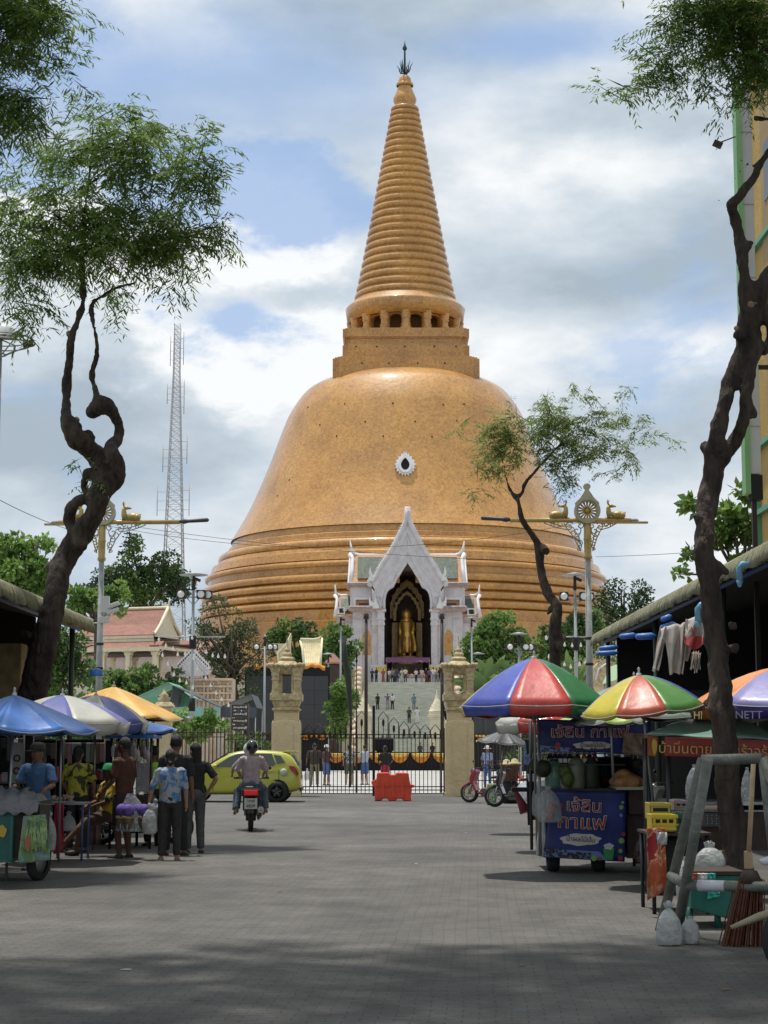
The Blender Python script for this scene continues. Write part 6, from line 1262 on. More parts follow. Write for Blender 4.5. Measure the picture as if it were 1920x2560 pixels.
def person(label, loc, rz=0, H=1.65, top=None, bottom=None, skin=None, hair='short', la=((.05, .0, -.28), (.05, .09, -.52)), ra=None, ll=((.01, .03, -.42), (.02, -.02, -.82)), rl=None, sleeve=.9, pant=1.0, near=False, pel=.90, lean=0, turn=0, hat=None, wide=1.0, shoe=None, robe=False, group=None, toe=(0, 0)):
    s = H / 1.7; t = thing('person', label, 'person', loc, rz, group); t.scale = (s, s, s); skin = skin or skinA; ra = ra or la; rl = rl or ll; vx = .010 if near else .022
    LM = Matrix.Rotation(R(-lean), 3, 'X'); pv = Vector((0, 0, pel)); up = lambda p: pv + LM @ (Vector(p) - Vector((0, 0, .9)))
    hd = up((0, .015, 1.585)); HM = LM @ Matrix.Rotation(R(turn), 3, 'Z'); V = Vector
    body = MB(); body.ell(hd, (.078, .098, .118), 0, 14, 10, HM); body.ell(hd + HM @ V((0, .03, -.055)), (.055, .06, .06), 0, 10, 8, HM)
    body.tube([hd + HM @ V((0, .085, .02)), hd + HM @ V((0, .112, -.025))], [.008, .016], 6)
    for sx in (-1, 1): body.ell(hd + HM @ V((sx * .08, -.01, -.01)), (.014, .022, .032), 0, 8, 6, HM)
    body.tube([up((0, -.01, 1.36)), up((0, 0, 1.46)), hd + V((0, 0, -.04))], [.062, .054, .056], 10)
    sh = []; shirt = MB(); pants = MB(); feet = []
    prof = [(.01, .86), (.145, .87), (.158, .93), (.15, 1.05), (.158, 1.18), (.17, 1.30), (.155, 1.38), (.10, 1.425), (.058, 1.44), (.01, 1.44)]
    L0 = MB().lathe([(r_ * wide, z_) for r_, z_ in prof], 24, sy=.68); shirt.add([up(p) for p in L0.v], L0.f, 0, True)
    for sx, A in ((-1, la), (1, ra)):
        S = up((sx * .165 * wide, 0, 1.385)); e_ = S + LM @ V((sx * A[0][0], A[0][1], A[0][2])); w_ = S + LM @ V((sx * A[1][0], A[1][1], A[1][2]))
        body.tube([S, S.lerp(e_, .5), e_, e_.lerp(w_, .3), w_], [.05, .046, .036, .038, .025], 10); shirt.ell(S + V((-sx * .02, 0, -.01)), (.062, .062, .06), 0, 10, 8)
        if sleeve <= 1: shirt.tube([S, S.lerp(e_, sleeve)], [.064, .068 if sleeve > .5 else .06], 12)
        else: shirt.tube([S, e_, e_.lerp(w_, sleeve - 1)], [.062, .052, .042], 12)
        fd = (w_ - e_).normalized() * .6 + V((0, .25, -.55)); fd.normalize(); lat = fd.cross(V((0, 1, 0))); lat = lat.normalized() if lat.length > .1 else V((1, 0, 0)); lat = V((0, 1, 0)) - fd * fd.y; lat.normalize(); nrm = fd.cross(lat)
        body.tube([w_, w_ + fd * .05, w_ + fd * .085], [.024, .03, .026], 8)
        if near:
            body.ell(w_ + fd * .055, .02, 0, 8, 6); body.ell(w_ + fd * .06 + lat * .018, .02, 0, 8, 6); body.ell(w_ + fd * .06 - lat * .018, .02, 0, 8, 6)
            for k, (o_, l_) in enumerate(((-.03, .062), (-.01, .075), (.01, .082), (.03, .072))):
                b0 = w_ + fd * .082 + lat * o_; body.tube([b0 - fd * .02, b0 + fd * l_ * .5 + lat * o_ * .2, b0 + fd * l_ * .85 - nrm * sx * .02], [.0105, .0098, .008], 6)
            b0 = w_ + fd * .03 + lat * .028; body.tube([b0, b0 + lat * .03 + fd * .02, b0 + lat * .035 + fd * .055], [.013, .011, .009], 6)
        sh.append(w_)
    for sx, Lg in ((-1, ll), (1, rl)):
        h = pv + V((sx * .088 * wide, 0, -.02)); k_ = h + V((sx * Lg[0][0], Lg[0][1], Lg[0][2])); a_ = h + V((sx * Lg[1][0], Lg[1][1], Lg[1][2]))
        body.tube([h, k_, k_.lerp(a_, .35), a_], [.075, .052, .055, .034], 10); f0 = a_ + V((0, -.03, -.04)); f1 = a_ + V((sx * .02 + toe[0], .15 + toe[1], -.055)); body.tube([a_, f0], [.034, .034], 8); body.tube([f0, f0.lerp(f1, .6), f1], [.036, .036, .022], 10)
        feet.append((f0, f1))
        if not robe:
            if pant >= 1: pants.tube([h + V((0, 0, .03)), h.lerp(k_, .5), k_, k_.lerp(a_, .5), k_.lerp(a_, .96)], [.092, .086, .070, .066, .062], 14)
            elif pant > 0: pants.tube([h + V((0, 0, .03)), h.lerp(k_, pant * .6), h.lerp(k_, min(1, pant * 1.6))], [.095, .095, .09], 14)
    L0 = MB().lathe([(.01, .80), (.10, .80), (.15, .86), (.155, .93), (.145, 1.0), (.01, 1.0)], 20, sy=.72); pants.add([pv + V(p) - V((0, 0, .9)) for p in L0.v], L0.f, 0, True)
    if robe: pants.lathe([(.13, 1.0), (.17, .8), (.19, .5), (.22, .15), (.2, .1), (.01, .1)], 20, sy=.75)
    b = fuse(body, 'body', skin, t, vx, 1)
    fuse(pants, 'trousers' if pant >= 1 else 'shorts', bottom or BLK, t, .014 if near else .024, 1, disp=.006 if near else .0, ds=9)
    fuse(shirt, 'shirt', top or BLK, t, .014 if near else .024, 1, disp=.009 if near else .0, ds=8)
    hm = MB(); hr = lambda p: hd + HM @ V(p)
    if hat == 'helmet': MB().ell(hr((0, -.01, .02)), (.125, .145, .14), 0, 18, 12, HM).build('helmet', shoe or SHOE, t)
    else:
        hm.ell(hr((0, -.018, .028)), (.088, .10, .108), 0, 14, 10, HM)
        if hair == 'long': hm.ell(hr((0, -.06, -.08)), (.085, .05, .17), 0, 12, 10, HM); hm.ell(hr((0, -.075, -.2)), (.075, .035, .12), 0, 12, 8, HM)
        elif hair == 'bun': hm.ell(hr((0, -.07, -.05)), (.07, .05, .09), 0, 10, 8, HM); hm.ell(hr((0, -.11, -.1)), .04, 0, 10, 8)
        fuse(hm, 'hair', hairB, t, .014 if near else .03, 1, disp=.004, ds=30)
        if hat:
            c = MB(); c.lathe([(.01, .135), (.06, .128), (.09, .09), (.102, .03), (.104, .02)], 18, (0, 0, 0), sy=1.1); c.prism([(-.07, .085), (.07, .085), (.06, .18), (0, .2), (-.06, .18)], .022, .032, ax='z') if hat[0] == 'cap' else c.lathe([(.1, .02), (.17, .01), (.175, .0)], 18)
            c.v = [tuple(hr(V(p) + V((0, -.01, 0)))) for p in c.v]; c.build('cap' if hat[0] == 'cap' else 'sun_hat', hat[1], t, solid=.004)
    if near:
        for sx in (-1, 1): MB().ell(hr((sx * .03, .088, .0)), (.014, .008, .007), 0, 8, 6, HM).build('eye', M_('eye_dark', (.02, .015, .012), .2), b)
        MB().ell(hr((0, .092, -.058)), (.024, .008, .007), 0, 8, 6, HM).build('mouth', M_('lips', (.22, .08, .06), .5), b)
    if hat != 'helmet':
        for f0, f1 in feet: MB().tube([f0 + V((0, -.02, -.012)), f0.lerp(f1, .6) + V((0, 0, -.004)), f1 + V((0, .02, -.002))], [.044, .046, .03], 10).build('shoe', shoe or SHOE, t)
    return t
def gx0(px, Y_, z=0): return (X(px, Y_), Y_, z)
floral = patterned('blue_floral', [(.07, .16, .34), (.13, .26, .48), (.33, .36, .42), (.40, .26, .13), (.12, .24, .46)], 7)
yelpat = patterned('yellow_leafy', [(.05, .05, .02), (.33, .31, .04), (.42, .38, .05)], 6); yelgr = patterned('yellow_green_print', [(.55, .38, .03), (.60, .42, .04), (.03, .08, .05)], 5); bwpat = patterned('black_white_print', [(.03, .03, .03), (.4, .4, .38)], 16)
person('woman in a blue floral blouse and dark trousers seen from behind, carrying plastic bags', gx0(427, 25.4), R(6), 1.55, floral, fab('charcoal_trousers', (.035, .03, .032)), skinB, 'bun', la=((.09, .02, -.27), (.14, .06, -.50)), ra=((.06, 0, -.27), (.07, .05, -.50)), near=True, sleeve=1.15, wide=1.12, shoe=SAND, lean=4)
person('tall man in black standing behind the woman in the floral blouse', gx0(440, 26.5), R(-8), 1.76, BLK, BLK, skinA, 'short', near=True, wide=1.08, sleeve=.95, turn=10, ll=((.02, .0, -.42), (.04, 0, -.82)))
person('young woman with long hair, black T-shirt and grey jeans, hand on hip', gx0(488, 27.1), R(14), 1.64, BLK, fab('grey_jeans', (.085, .09, .10), var=.3, s=5), skinB, 'long', la=((.06, .0, -.27), (.04, .10, -.50)), ra=((.17, -.06, -.24), (.06, .04, -.42)), near=True, turn=25, shoe=SHOE, sleeve=.85)
person('man in a dark brown shirt carrying a bag of hanging pots, facing the left stalls', gx0(312, 25.9), R(62), 1.72, fab('dark_brown', (.075, .028, .018)), fab('dark_shorts', (.03, .02, .018)), skinD, 'short', la=((.05, .02, -.28), (.02, .22, -.44)), ra=((.06, .02, -.28), (.08, .1, -.50)), near=True, pant=.62, sleeve=.9, wide=1.08)
person('seated person in a yellow and green shirt and green cap with one leg stretched out', gx0(268, 26.4), R(118), 1.6, yelgr, fab('brown_shorts', (.07, .035, .025)), skinD, 'short', near=True, pel=.62, ll=((.05, .36, -.04), (.06, .72, -.38)), rl=((.05, .34, -.08), (.07, .42, -.50)), la=((.06, .06, -.26), (-.02, .26, -.34)), pant=.62, hat=('cap', fab('green_cap', (.02, .25, .09))), lean=-4, turn=10)
person('woman in a yellow leaf-print blouse and black trousers seen from behind at the table', gx0(196, 27.3), R(-4), 1.6, yelpat, BLK, skinB, 'bun', la=((.07, .06, -.26), (.04, .22, -.42)), near=True, sleeve=.95, wide=1.08)
person('vendor in a blue shirt and black cap behind the green cart', gx0(101, 23.4), R(160), 1.64, fab('police_blue', (.07, .15, .30)), NAVY, skinA, 'short', la=((.10, .10, -.24), (.12, .32, -.26)), ra=((.10, .08, -.24), (.10, .30, -.30)), near=True, hat=('cap', fab('black_cap', (.02, .02, .02))), sleeve=.85, wide=1.12, turn=-14, lean=5)
person('person in a lime safety vest partly hidden behind the glass stall', gx0(386, 29), R(30), 1.6, fab('lime_vest', (.35, .60, .06)), BLK, skinA, 'short', la=((.05, .06, -.26), (.0, .2, -.4)))
grp = 'visitors behind the iron gate'
person('man in a dark olive shirt and khaki trousers carrying a white bag behind the gate', gx0(786, 71.5), R(-6), 1.72, fab('dark_olive', (.045, .036, .026)), KHA, skinA, la=((.1, 0, -.28), (.13, .04, -.52)), group=grp, wide=1.25, sleeve=.95)
person('man in a maroon shirt, blue shorts and white cap behind the gate', gx0(816, 73.5), R(-40), 1.66, fab('maroon', (.08, .03, .04)), fab('blue_denim', (.07, .12, .26)), skinA, ra=((.05, .1, -.25), (0, .26, -.36)), pant=.7, hat=('cap', WHT), group=grp, sleeve=1.2)
person('person in a black and white print shirt and olive shorts behind the gate', gx0(873, 74.5), R(4), 1.68, bwpat, fab('olive', (.08, .09, .06)), skinB, 'bun', pant=.7, group=grp, wide=1.15, shoe=WHT)
person('person in a pale blue shirt and denim shorts behind the gate', gx0(912, 75), R(30), 1.66, fab('pale_blue', (.38, .43, .52)), MATS['fabric_blue_denim'], skinB, pant=.75, group=grp, la=((.06, .06, -.26), (.02, .18, -.4)))
person('person in a black top and red trousers just behind the orange barrier', gx0(963, 65), R(2), 1.62, BLK, fab('crimson', (.36, .03, .05)), skinA, 'bun', group=grp, la=((.1, .03, -.27), (.05, .2, -.33)))
person('woman in a white sun hat and blue clothes behind the fence on the right', gx0(1218, 70), R(170), 1.62, fab('light_blue_print', (.24, .30, .48)), fab('blue_trousers', (.08, .13, .30)), skinA, group=grp, hat=('hat', WHT))
grp = 'visitors on and above the grand staircase'
def stair(px, py, w=0):
    v = lambda Y_: ZT * math.ceil((Y_ - Y0) / (YT - Y0) * NS) / NS; b = 170
    for k in range(230):
        Y_ = Y0 + .1 * k
        if Z(py, Y_) <= ZT * (Y_ - Y0) / (YT - Y0): b = Y_; break
    k = math.ceil((b - Y0) / (YT - Y0) * NS); y_ = Y0 + (YT - Y0) * (k - .5) / NS; return (X(px, y_), y_, ZT * k / NS)
RUST = fab('rust', (.24, .09, .06)); PALE = fab('pale_green_white', (.4, .5, .5)); PINK = fab('pink_white', (.55, .38, .38)); YLW = fab('soft_yellow', (.6, .55, .3)); PURP = fab('violet', (.14, .08, .2)); GRY = fab('grey', (.25, .26, .28))
for px, py, a, b_, lb in ((944, 1776, BLK, BLK, 'person all in black climbing the staircase'), (969, 1776, PURP, GRY, 'person with an arm raised in the middle of the staircase'), (981, 1775, WHT, BLK, 'person in white top and black trousers beside the one with a raised arm'), (1035, 1775, fab('teal_blue', (.12, .22, .27)), JEAN, 'person in teal clothes on the right half of the staircase'), (1023, 1813, DGR, BLK, 'person in grey low on the staircase'), (1043, 1812, WHT, WHT, 'person in white low on the staircase')):
    person(lb, stair(px, py), R(random.uniform(-30, 30)), 1.62, a, b_, skinA, group=grp, la=((.14, 0, .02), (.2, .05, -.1)) if 'raised' in lb and 'beside' not in lb else ((.07, .03, -.27), (.08, .1, -.5)))
for px, dy, a, b_, lb in ((930, 0, NAVY, BLK, 'visitor in navy at the left end of the stair top'), (941, .6, BLK, BLK, 'visitor in black second from the left at the stair top'), (958, .1, RUST, RUST, 'visitor in a long rust-coloured robe at the stair top'), (973, .3, WHT, JEAN, 'visitor in a white shirt right of the rust robe'), (981, .9, GRY, DGR, 'visitor in grey behind the white shirt at the stair top'), (994, .0, NAVY, NAVY, 'tall visitor in dark navy near the middle of the stair top'), (1005, .2, PALE, PALE, 'visitor in pale blue-green dress near the middle of the stair top'), (1014, .0, YLW, DGR, 'visitor in a soft yellow shirt in the middle of the stair top'), (1041, .2, WHT, BLK, 'visitor in white with blue cap at the stair top'), (1055, .0, PINK, GRY, 'visitor in a pink and white top at the stair top'), (1066, 1.0, BLK, RUST, 'visitor in black behind the pink top'), (1074, .3, PURP, BLK, 'visitor in violet at the stair top'), (1084, .0, WHT, GRY, 'visitor in a white shirt right of the violet top'), (1092, .5, PINK, KHA, 'visitor in pale pink near the right end of the stair top'), (1100, .1, BLK, BLK, 'visitor in black at the right end of the stair top'), (988, 6, BLK, BLK, 'visitor in black standing by the altar'), (1003, 6, DGR, GRY, 'visitor in dark grey standing by the altar')):
    Y_ = YT + .6 + dy; person(lb, (X(px, Y_), Y_, ZT), R(random.choice((0, 180)) + random.uniform(-50, 50)), random.uniform(1.5, 1.72), a, b_, skinA, random.choice(('short', 'bun')), group=grp, robe=a in (RUST, PALE), pant=1, la=((.07, .04, -.26), (.03, .16, -.42)))
for px, a, lb in ((1050, DGR, 'dark-clothed person seen through the gate left of the right newel post'), (1081, BLK, 'black-clothed person seen through the gate beside the right newel post')): person(lb, (X(px, 150), 150, .25), R(150), 1.68, a, BLK, skinA)
# ================ two riders and their motorbike, parked bikes
tyre = M_('tyre_rubber', (.02, .02, .02), .85); chrome = M_('chrome', (.5, .5, .5), .2, 1); bkpl = M_('black_plastic', (.02, .02, .022), .35)
def scooter(label, loc, rz, col, accent=None, basket=False, white_rim=False, cub=True, step=True):
    t = thing('motorbike', label, 'motorbike', loc, rz); V = Vector; wr = .28; paint = M_('paint_%s' % '_'.join('%02d' % int(c * 99) for c in col), col, .25, coat=.6); acc = accent or bkpl
    for y, nm in ((.62, 'wheel'), (-.62, 'wheel')):
        k = 28; w_ = MB(); w_.lathe([(wr - .10, -.035), (wr - .04, -.05), (wr, -.03), (wr + .005, 0), (wr, .03), (wr - .04, .05), (wr - .10, .035)], 28, ax='x'); o = w_.build(nm, tyre, t, (0, y, wr))
        r_ = MB(); rm = M_('white_rim', (.6, .6, .6), .4) if white_rim else chrome
        r_.lathe([(wr - .10, -.03), (wr - .085, -.045), (wr - .07, -.03), (wr - .07, .03), (wr - .085, .045), (wr - .10, .03)], 28, ax='x'); r_.lathe([(.0, -.05), (.045, -.05), (.045, .05), (0, .05)], 12, ax='x')
        for q in range(5): a = q * 2 * pi / 5; r_.tube([(0, .03 * cos(a), .03 * sin(a)), (0, (wr - .09) * cos(a), (wr - .09) * sin(a))], .014, 6)
        r_.build('rim', rm, o)
    f = MB(); 
    for sx in (-1, 1): f.tube([(sx * .055, .62, wr), (sx * .055, .50, .62)], .022, 8)
    f.tube([(0, .50, .60), (0, .42, .92)], .03, 8).build('fork', chrome, t)
    MB().prism([(.40, .58), (.62, .60), (.86, .44), (.84, .40), (.60, .54), (.42, .50)], -.055, .055, ax='x').build('front_mudguard', paint, t, bev=.02)
    MB().prism([(.36, .95), (.47, .92), (.56, .70), (.54, .58), (.40, .36), (.34, .34), (.44, .60), (.34, .88)], -.17, .17, ax='x').build('leg_shield', paint, t, bev=.04)
    MB().ell((0, .47, .90), (.12, .10, .09), 0, 12, 8).build('headlight_cowl', acc, t); MB().ell((0, .55, .90), (.07, .03, .05), 0, 10, 6).build('headlight', chrome, t)
    h = MB(); h.tube([(-.34, .28, .99), (-.15, .38, .98), (.15, .38, .98), (.34, .28, .99)], .014, 8)
    for sx in (-1, 1): h.tube([(sx * .34, .28, .99), (sx * .24, .33, .99)], .022, 8)
    h.build('handlebar', bkpl, t)
    for sx in (-1, 1): MB().tube([(sx * .22, .34, .99), (sx * .30, .34, 1.14)], .008, 5).ell((sx * .33, .33, 1.18), (.065, .015, .04), 0, 10, 6).build('mirror', bkpl, t)
    MB().prism([(.36, .32), (-.05, .30), (-.16, .38), (-.18, .62), (-.30, .70), (-.84, .80), (-.92, .76), (-.70, .50), (-.40, .34), (.30, .24)], -.13, .13, ax='x').build('body_panel', paint if cub else bkpl, t, bev=.045)
    MB().prism([(-.05, .68), (-.12, .75), (-.35, .78), (-.75, .86), (-.80, .82), (-.70, .76), (-.30, .69)], -.12, .12, ax='x').build('seat', bkpl, t, bev=.03)
    MB().prism([(-.15, .42), (.2, .42), (.28, .30), (.2, .18), (-.25, .18), (-.3, .30)], -.10, .10, ax='x').build('engine', M_('engine_grey', (.12, .12, .12), .5, .5), t, bev=.02)
    MB().tube([(.13, .1, .25), (.15, -.2, .22), (.17, -.5, .30), (.19, -.92, .42)], [.02, .03, .05, .06], 10).lathe([(.0, .0), (.03, 0)], 8, (.19, -.93, .42)).build('exhaust', chrome, t)
    MB().prism([(-.80, .66), (-.96, .52), (-.98, .34), (-.94, .34), (-.88, .50), (-.76, .60)], -.07, .07, ax='x').build('rear_mudguard', bkpl, t, bev=.01)
    MB().box(0, -.985, .735, .27, .05, .10).build('tail_light', M_('red_lens', (.45, .01, .01), .2, emit=.35), t, bev=.02)
    if basket:
        b = MB(); 
        for i in range(7): b.tube([(-.18 + .06 * i, .5, 1.22), (-.14 + .047 * i, .52, .98)], .006, 4); b.tube([(-.18 + .06 * i, .78, 1.22), (-.14 + .047 * i, .74, .98)], .006, 4)
        for z_, w_ in ((1.22, .18), (1.1, .16), (.98, .14)): b.tube([(-w_, .5, z_), (w_, .5, z_), (w_, .78, z_), (-w_, .78, z_), (-w_, .5, z_)], .009, 4)
        b.build('basket', bkpl, t)
    return t
mY = 34.6; m = scooter('black motorbike ridden by two people with its red tail light on', gx0(629, mY), R(4), (.03, .03, .035), cub=False)
pl_ = MB().box(0, -1.0, .53, .24, .012, .20).build('number_plate', M_('white_plate', (.62, .62, .60), .5), m, bev=.01); text('lettering', '1กฟ', .085, blackc, pl_, (0, -1.012, .58)); text('lettering', '4839', .085, blackc, pl_, (0, -1.012, .485))
MB().box(.0, -.95, .735, .36, .06, .15).build('tail_light_housing', bkpl, m, bev=.03)
HB = M_('gloss_black_helmet', (.02, .02, .022), .12, coat=1); HW = M_('white_helmet', (.55, .56, .58), .25, coat=.5)
sit = dict(ll=((.16, .36, -.10), (.19, .26, -.50)), group='riders on the moving motorbike', hat='helmet', pant=1)
person('pillion rider in a pale pink shirt and black helmet seen from behind', gx0(630, mY - .45, 0), R(4), 1.66, fab('pale_pink', (.50, .40, .43)), JEAN, skinB, pel=.93, near=True, lean=-6, la=((.12, .10, -.24), (.06, .30, -.34)), sleeve=1.15, wide=1.05, shoe=HB, **sit)
person('motorbike driver in a grey shirt and white helmet, mostly hidden by the pillion rider', gx0(624, mY - .05, 0), R(4), 1.66, fab('pale_grey', (.36, .36, .40)), JEAN, skinB, pel=.88, lean=-4, la=((.16, .16, -.2), (.18, .36, -.30)), sleeve=.9, shoe=HW, **sit)
for sx, px in ((-1, 590), (1, 672)): pass
scooter('red scooter parked at the fence behind the green sack', gx0(1222, 51), R(62), (.35, .02, .04))
scooter('dark motorbike with a basket parked right of the green sack', gx0(1292, 47.5), R(72), (.04, .035, .04), basket=True)
scooter('red and white motorbike parked behind the shoppers on the left', gx0(352, 29.6), R(-78), (.45, .03, .04), accent=HW)
scooter('silver motorbike seen between the pipe barrier and the food stall', gx0(1700, 30), R(60), (.3, .3, .32))
nr = scooter('red motorbike with white-rimmed wheel poking in at the lower right edge', (3.5, 12.3, 0), R(82), (.45, .02, .03), accent=HW, white_rim=True)
MB().prism([(.52, .98), (.62, .92), (.92, .82), (.88, .78), (.6, .84)], -.05, .05, ax='x').build('front_fairing', HW, nr, bev=.02); MB().tube([(.12, .3, .55), (.16, .9, .42), (.17, 1.1, .34)], [.05, .03, .015], 8).build('crash_bar', M_('dirty_cream_metal', (.35, .30, .2), .5), nr)
# ================ cars
glassD = M_('tinted_glass', (.02, .025, .025), .06, spec=.8)
def car(label, loc, rz, col, name='hatchback', k=1.0, sp=True):
    t = thing(name, label, 'car', loc, rz); pt = M_('car_paint_' + name, col, .28, coat=.8); W = .83
    st_ = [(-1.86, .30, .50, .50, .60), (-1.80, .22, .68, .68, .74), (-1.5, .20, .80, .80, .80), (-1.02, .20, .93, .93, .82), (-.62, .20, .97, 1.20, .83), (-.22, .20, .99, 1.43, .83), (.2, .20, 1.0, 1.50, .83), (.8, .20, 1.01, 1.50, .83), (1.30, .22, 1.02, 1.46, .82), (1.56, .26, 1.03, 1.40, .81), (1.74, .30, 1.02, 1.10, .79), (1.82, .34, .90, .92, .74), (1.86, .42, .60, .62, .66)]
    vs_l = []
    for x, zb, zs_, zr_, w in st_:
        gw = w - .17 * max(0, min(1, (zr_ - zs_) / .48))
        vs_l += [(x * k, sy * y, z) for sy, row in ((-1, ((w * .9, zb), (w, zb + .12), (w, (zb + zs_) / 2 + .05), (w * .96, zs_), (gw, zr_ - .04), (gw * .82, zr_))), (1, ((w * .82 * gw / w, zr_), (gw, zr_ - .04), (w * .96, zs_), (w, (zb + zs_) / 2 + .05), (w, zb + .12), (w * .9, zb)))) for y, z in row]
    n = 12; fs = [(i * n + j, (i + 1) * n + j, (i + 1) * n + (j + 1) % n, i * n + (j + 1) % n) for i in range(len(st_) - 1) for j in range(n)]
    mb = MB(); mb.add(vs_l, fs, 0, True); mb.f += [list(range(n)), list(range((len(st_) - 1) * n, len(st_) * n))[::-1]]; mb.m += [0, 0]; mb.s += [False, False]
    o = mb.build('body', pt, t); sb = o.modifiers.new('s', 'SUBSURF'); sb.levels = 2; sb.render_levels = 2
    for sy in (-1, 1):
        def side(pts, dy=.012, nm='side_window', mt=glassD):
            vs2 = [(x * k, sy * (W * .96 + dy - .16 * max(0, (z - 1.0) / .48)), z) for x, z in pts]; MB().add(vs2 + [(a, b - sy * .05, c) for a, b, c in vs2], [tuple(range(len(pts))), tuple(range(len(pts), 2 * len(pts)))[::-1]] + [(i, (i + 1) % len(pts), len(pts) + (i + 1) % len(pts), len(pts) + i) for i in range(len(pts))]).build(nm, mt, t)
        side([(-.66, 1.02), (-.22, 1.30), (.0, 1.38), (.28, 1.40), (.28, 1.03)]); side([(.36, 1.03), (.36, 1.40), (1.0, 1.39), (1.12, 1.10), (1.05, 1.05)]); side([(1.16, 1.10), (1.06, 1.36), (1.26, 1.33), (1.40, 1.14)])
        for wx in (-1.2 * k, 1.17 * k):
            a = MB().lathe([(.0, -.02), (.345, -.02), (.345, .01), (0, .01)], 28, (wx, sy * (W - .03), .31), ax='y').build('wheel_arch', blackc, t)
            wh = MB().lathe([(.19, -.1), (.27, -.1), (.295, -.06), (.295, .06), (.27, .1), (.19, .1)], 28, (0, 0, 0), ax='y').build('wheel', tyre, t, (wx, sy * (W - .02), .295)); r_ = MB(); r_.lathe([(.0, -.05), (.19, -.05), (.19, .05), (0, .05)], 20, ax='y')
            r_.build('rim', bkpl, wh); s2 = MB()
            for q in range(5): aa = q * 2 * pi / 5 + .3; s2.tube([(0, sy * .07, 0), (.175 * cos(aa), sy * .07, .175 * sin(aa))], .02, 6)
            s2.build('rim_spoke', chrome if name != 'hatchback' else M_('dark_alloy', (.12, .12, .12), .35, .6), wh)
        MB().ell((-.62 * k, sy * (W + .07), 1.04), (.06, .09, .06), 0, 12, 8).build('mirror', pt, t)
        side([(1.50, 1.04), (1.66, 1.03), (1.80, .82), (1.74, .76), (1.58, .90)], .02, 'tail_light', M_('red_lens_dark', (.30, .015, .01), .15))
        for dx in (-.68, .32, 1.22): MB().box(dx * k, sy * (W + .001), .62, .012, .012, .6).build('door_seam', blackc, t)
        for dx in (.1, .95): MB().box(dx * k, sy * (W + .004), .90, .16, .02, .03).build('door_handle', pt, t, bev=.008)
    MB().add([(1.80 * k, -.5, 1.06), (1.80 * k, .5, 1.06), (1.60 * k, .45, 1.38), (1.60 * k, -.45, 1.38)], [(0, 1, 2, 3)]).build('rear_window', glassD, t, solid=.02)
    MB().add([(-.98 * k, -.68, .98), (-.98 * k, .68, .98), (-.28 * k, .55, 1.42), (-.28 * k, -.55, 1.42)], [(0, 1, 2, 3)]).build('windscreen', glassD, t, solid=.03)
    if sp: MB().prism([(1.30 * k, 1.47), (1.72 * k, 1.47), (1.74 * k, 1.43), (1.5 * k, 1.40)], -.55, .55).build('spoiler', pt, t, bev=.01)
    MB().box(1.84 * k, 0, .36, .06, 1.3, .10).build('bumper_trim', bkpl, t)
    return t
cY = 52.2; c_ = car('yellow-green hatchback parked in front of the left gate pillar', (X(758, cY) - 1.88, cY, 0), 0, (.46, .46, .05)); MB().lathe([(0, -.005), (.11, -.005), (.11, .005), (0, .005)], 20, (1.36, -.835, .86), ax='y').build('round_sticker', M_('pale_sticker', (.5, .55, .4), .5), c_)
car('white car behind the coffee cart on the right', (X(1510, 44), 44.5, 0), R(6), (.55, .60, .66), 'saloon_car', 1.12, False)
car('white car behind the green cart on the left', (X(40, 42), 43, 0), R(-4), (.58, .60, .62), 'saloon_car', 1.1, False)
# ================ orange water barrier, sack
org_ = M_('faded_orange_plastic', (.72, .075, .03), .42, var=.12, vs_=3); bY = 52.8; s = bY / F * .2411; q = lambda cx, cy: ((cx - 1005) * s, (1075 - cy) * s)
t = thing('water_barrier', 'orange-red plastic water-filled barrier in front of the gate', 'barrier', gx0(982, bY))
MB().prism([q(*p) for p in ((820, 1072), (818, 960), (835, 860), (842, 790), (960, 785), (980, 808), (1030, 808), (1040, 788), (1165, 790), (1175, 860), (1190, 920), (1192, 1075), (1115, 1076), (1100, 1052), (1050, 1050), (1035, 1075), (965, 1075), (950, 1050), (905, 1048), (890, 1072))], -.22, .22).build('shell', org_, t, bev=.03)
for cx in (905, 1010, 1105): MB().prism([q(cx - 18, 1045), q(cx + 18, 1045), q(cx + 14, 880), q(cx - 14, 880)], -.245, -.2).build('rib', org_, t, bev=.015)
MB().prism([q(*p) for p in ((822, 950), (782, 890), (790, 875), (840, 850))], -.1, .1).build('connector', org_, t, bev=.02); MB().prism([q(*p) for p in ((1188, 905), (1228, 915), (1228, 935), (1192, 945))], -.1, .1).build('connector', org_, t, bev=.02)
MB().box(0, -.225, .42, 1.2, .012, .012).build('mould_line', M_('dark_orange', (.35, .03, .02), .6), t)
sk = patterned('printed_green_sack', [(.45, .45, .35), (.05, .28, .10), (.08, .36, .14), (.5, .2, .08)], 4); t = thing('printed_sack', 'upright green and white printed sack beside the red scooter', 'sack', gx0(1228, 49.0), .1); mb = MB(); mb.box(0, 0, .29, .26, .16, .58); fuse(mb, 'sack', sk, t, .03, 3, disp=.02, ds=8)
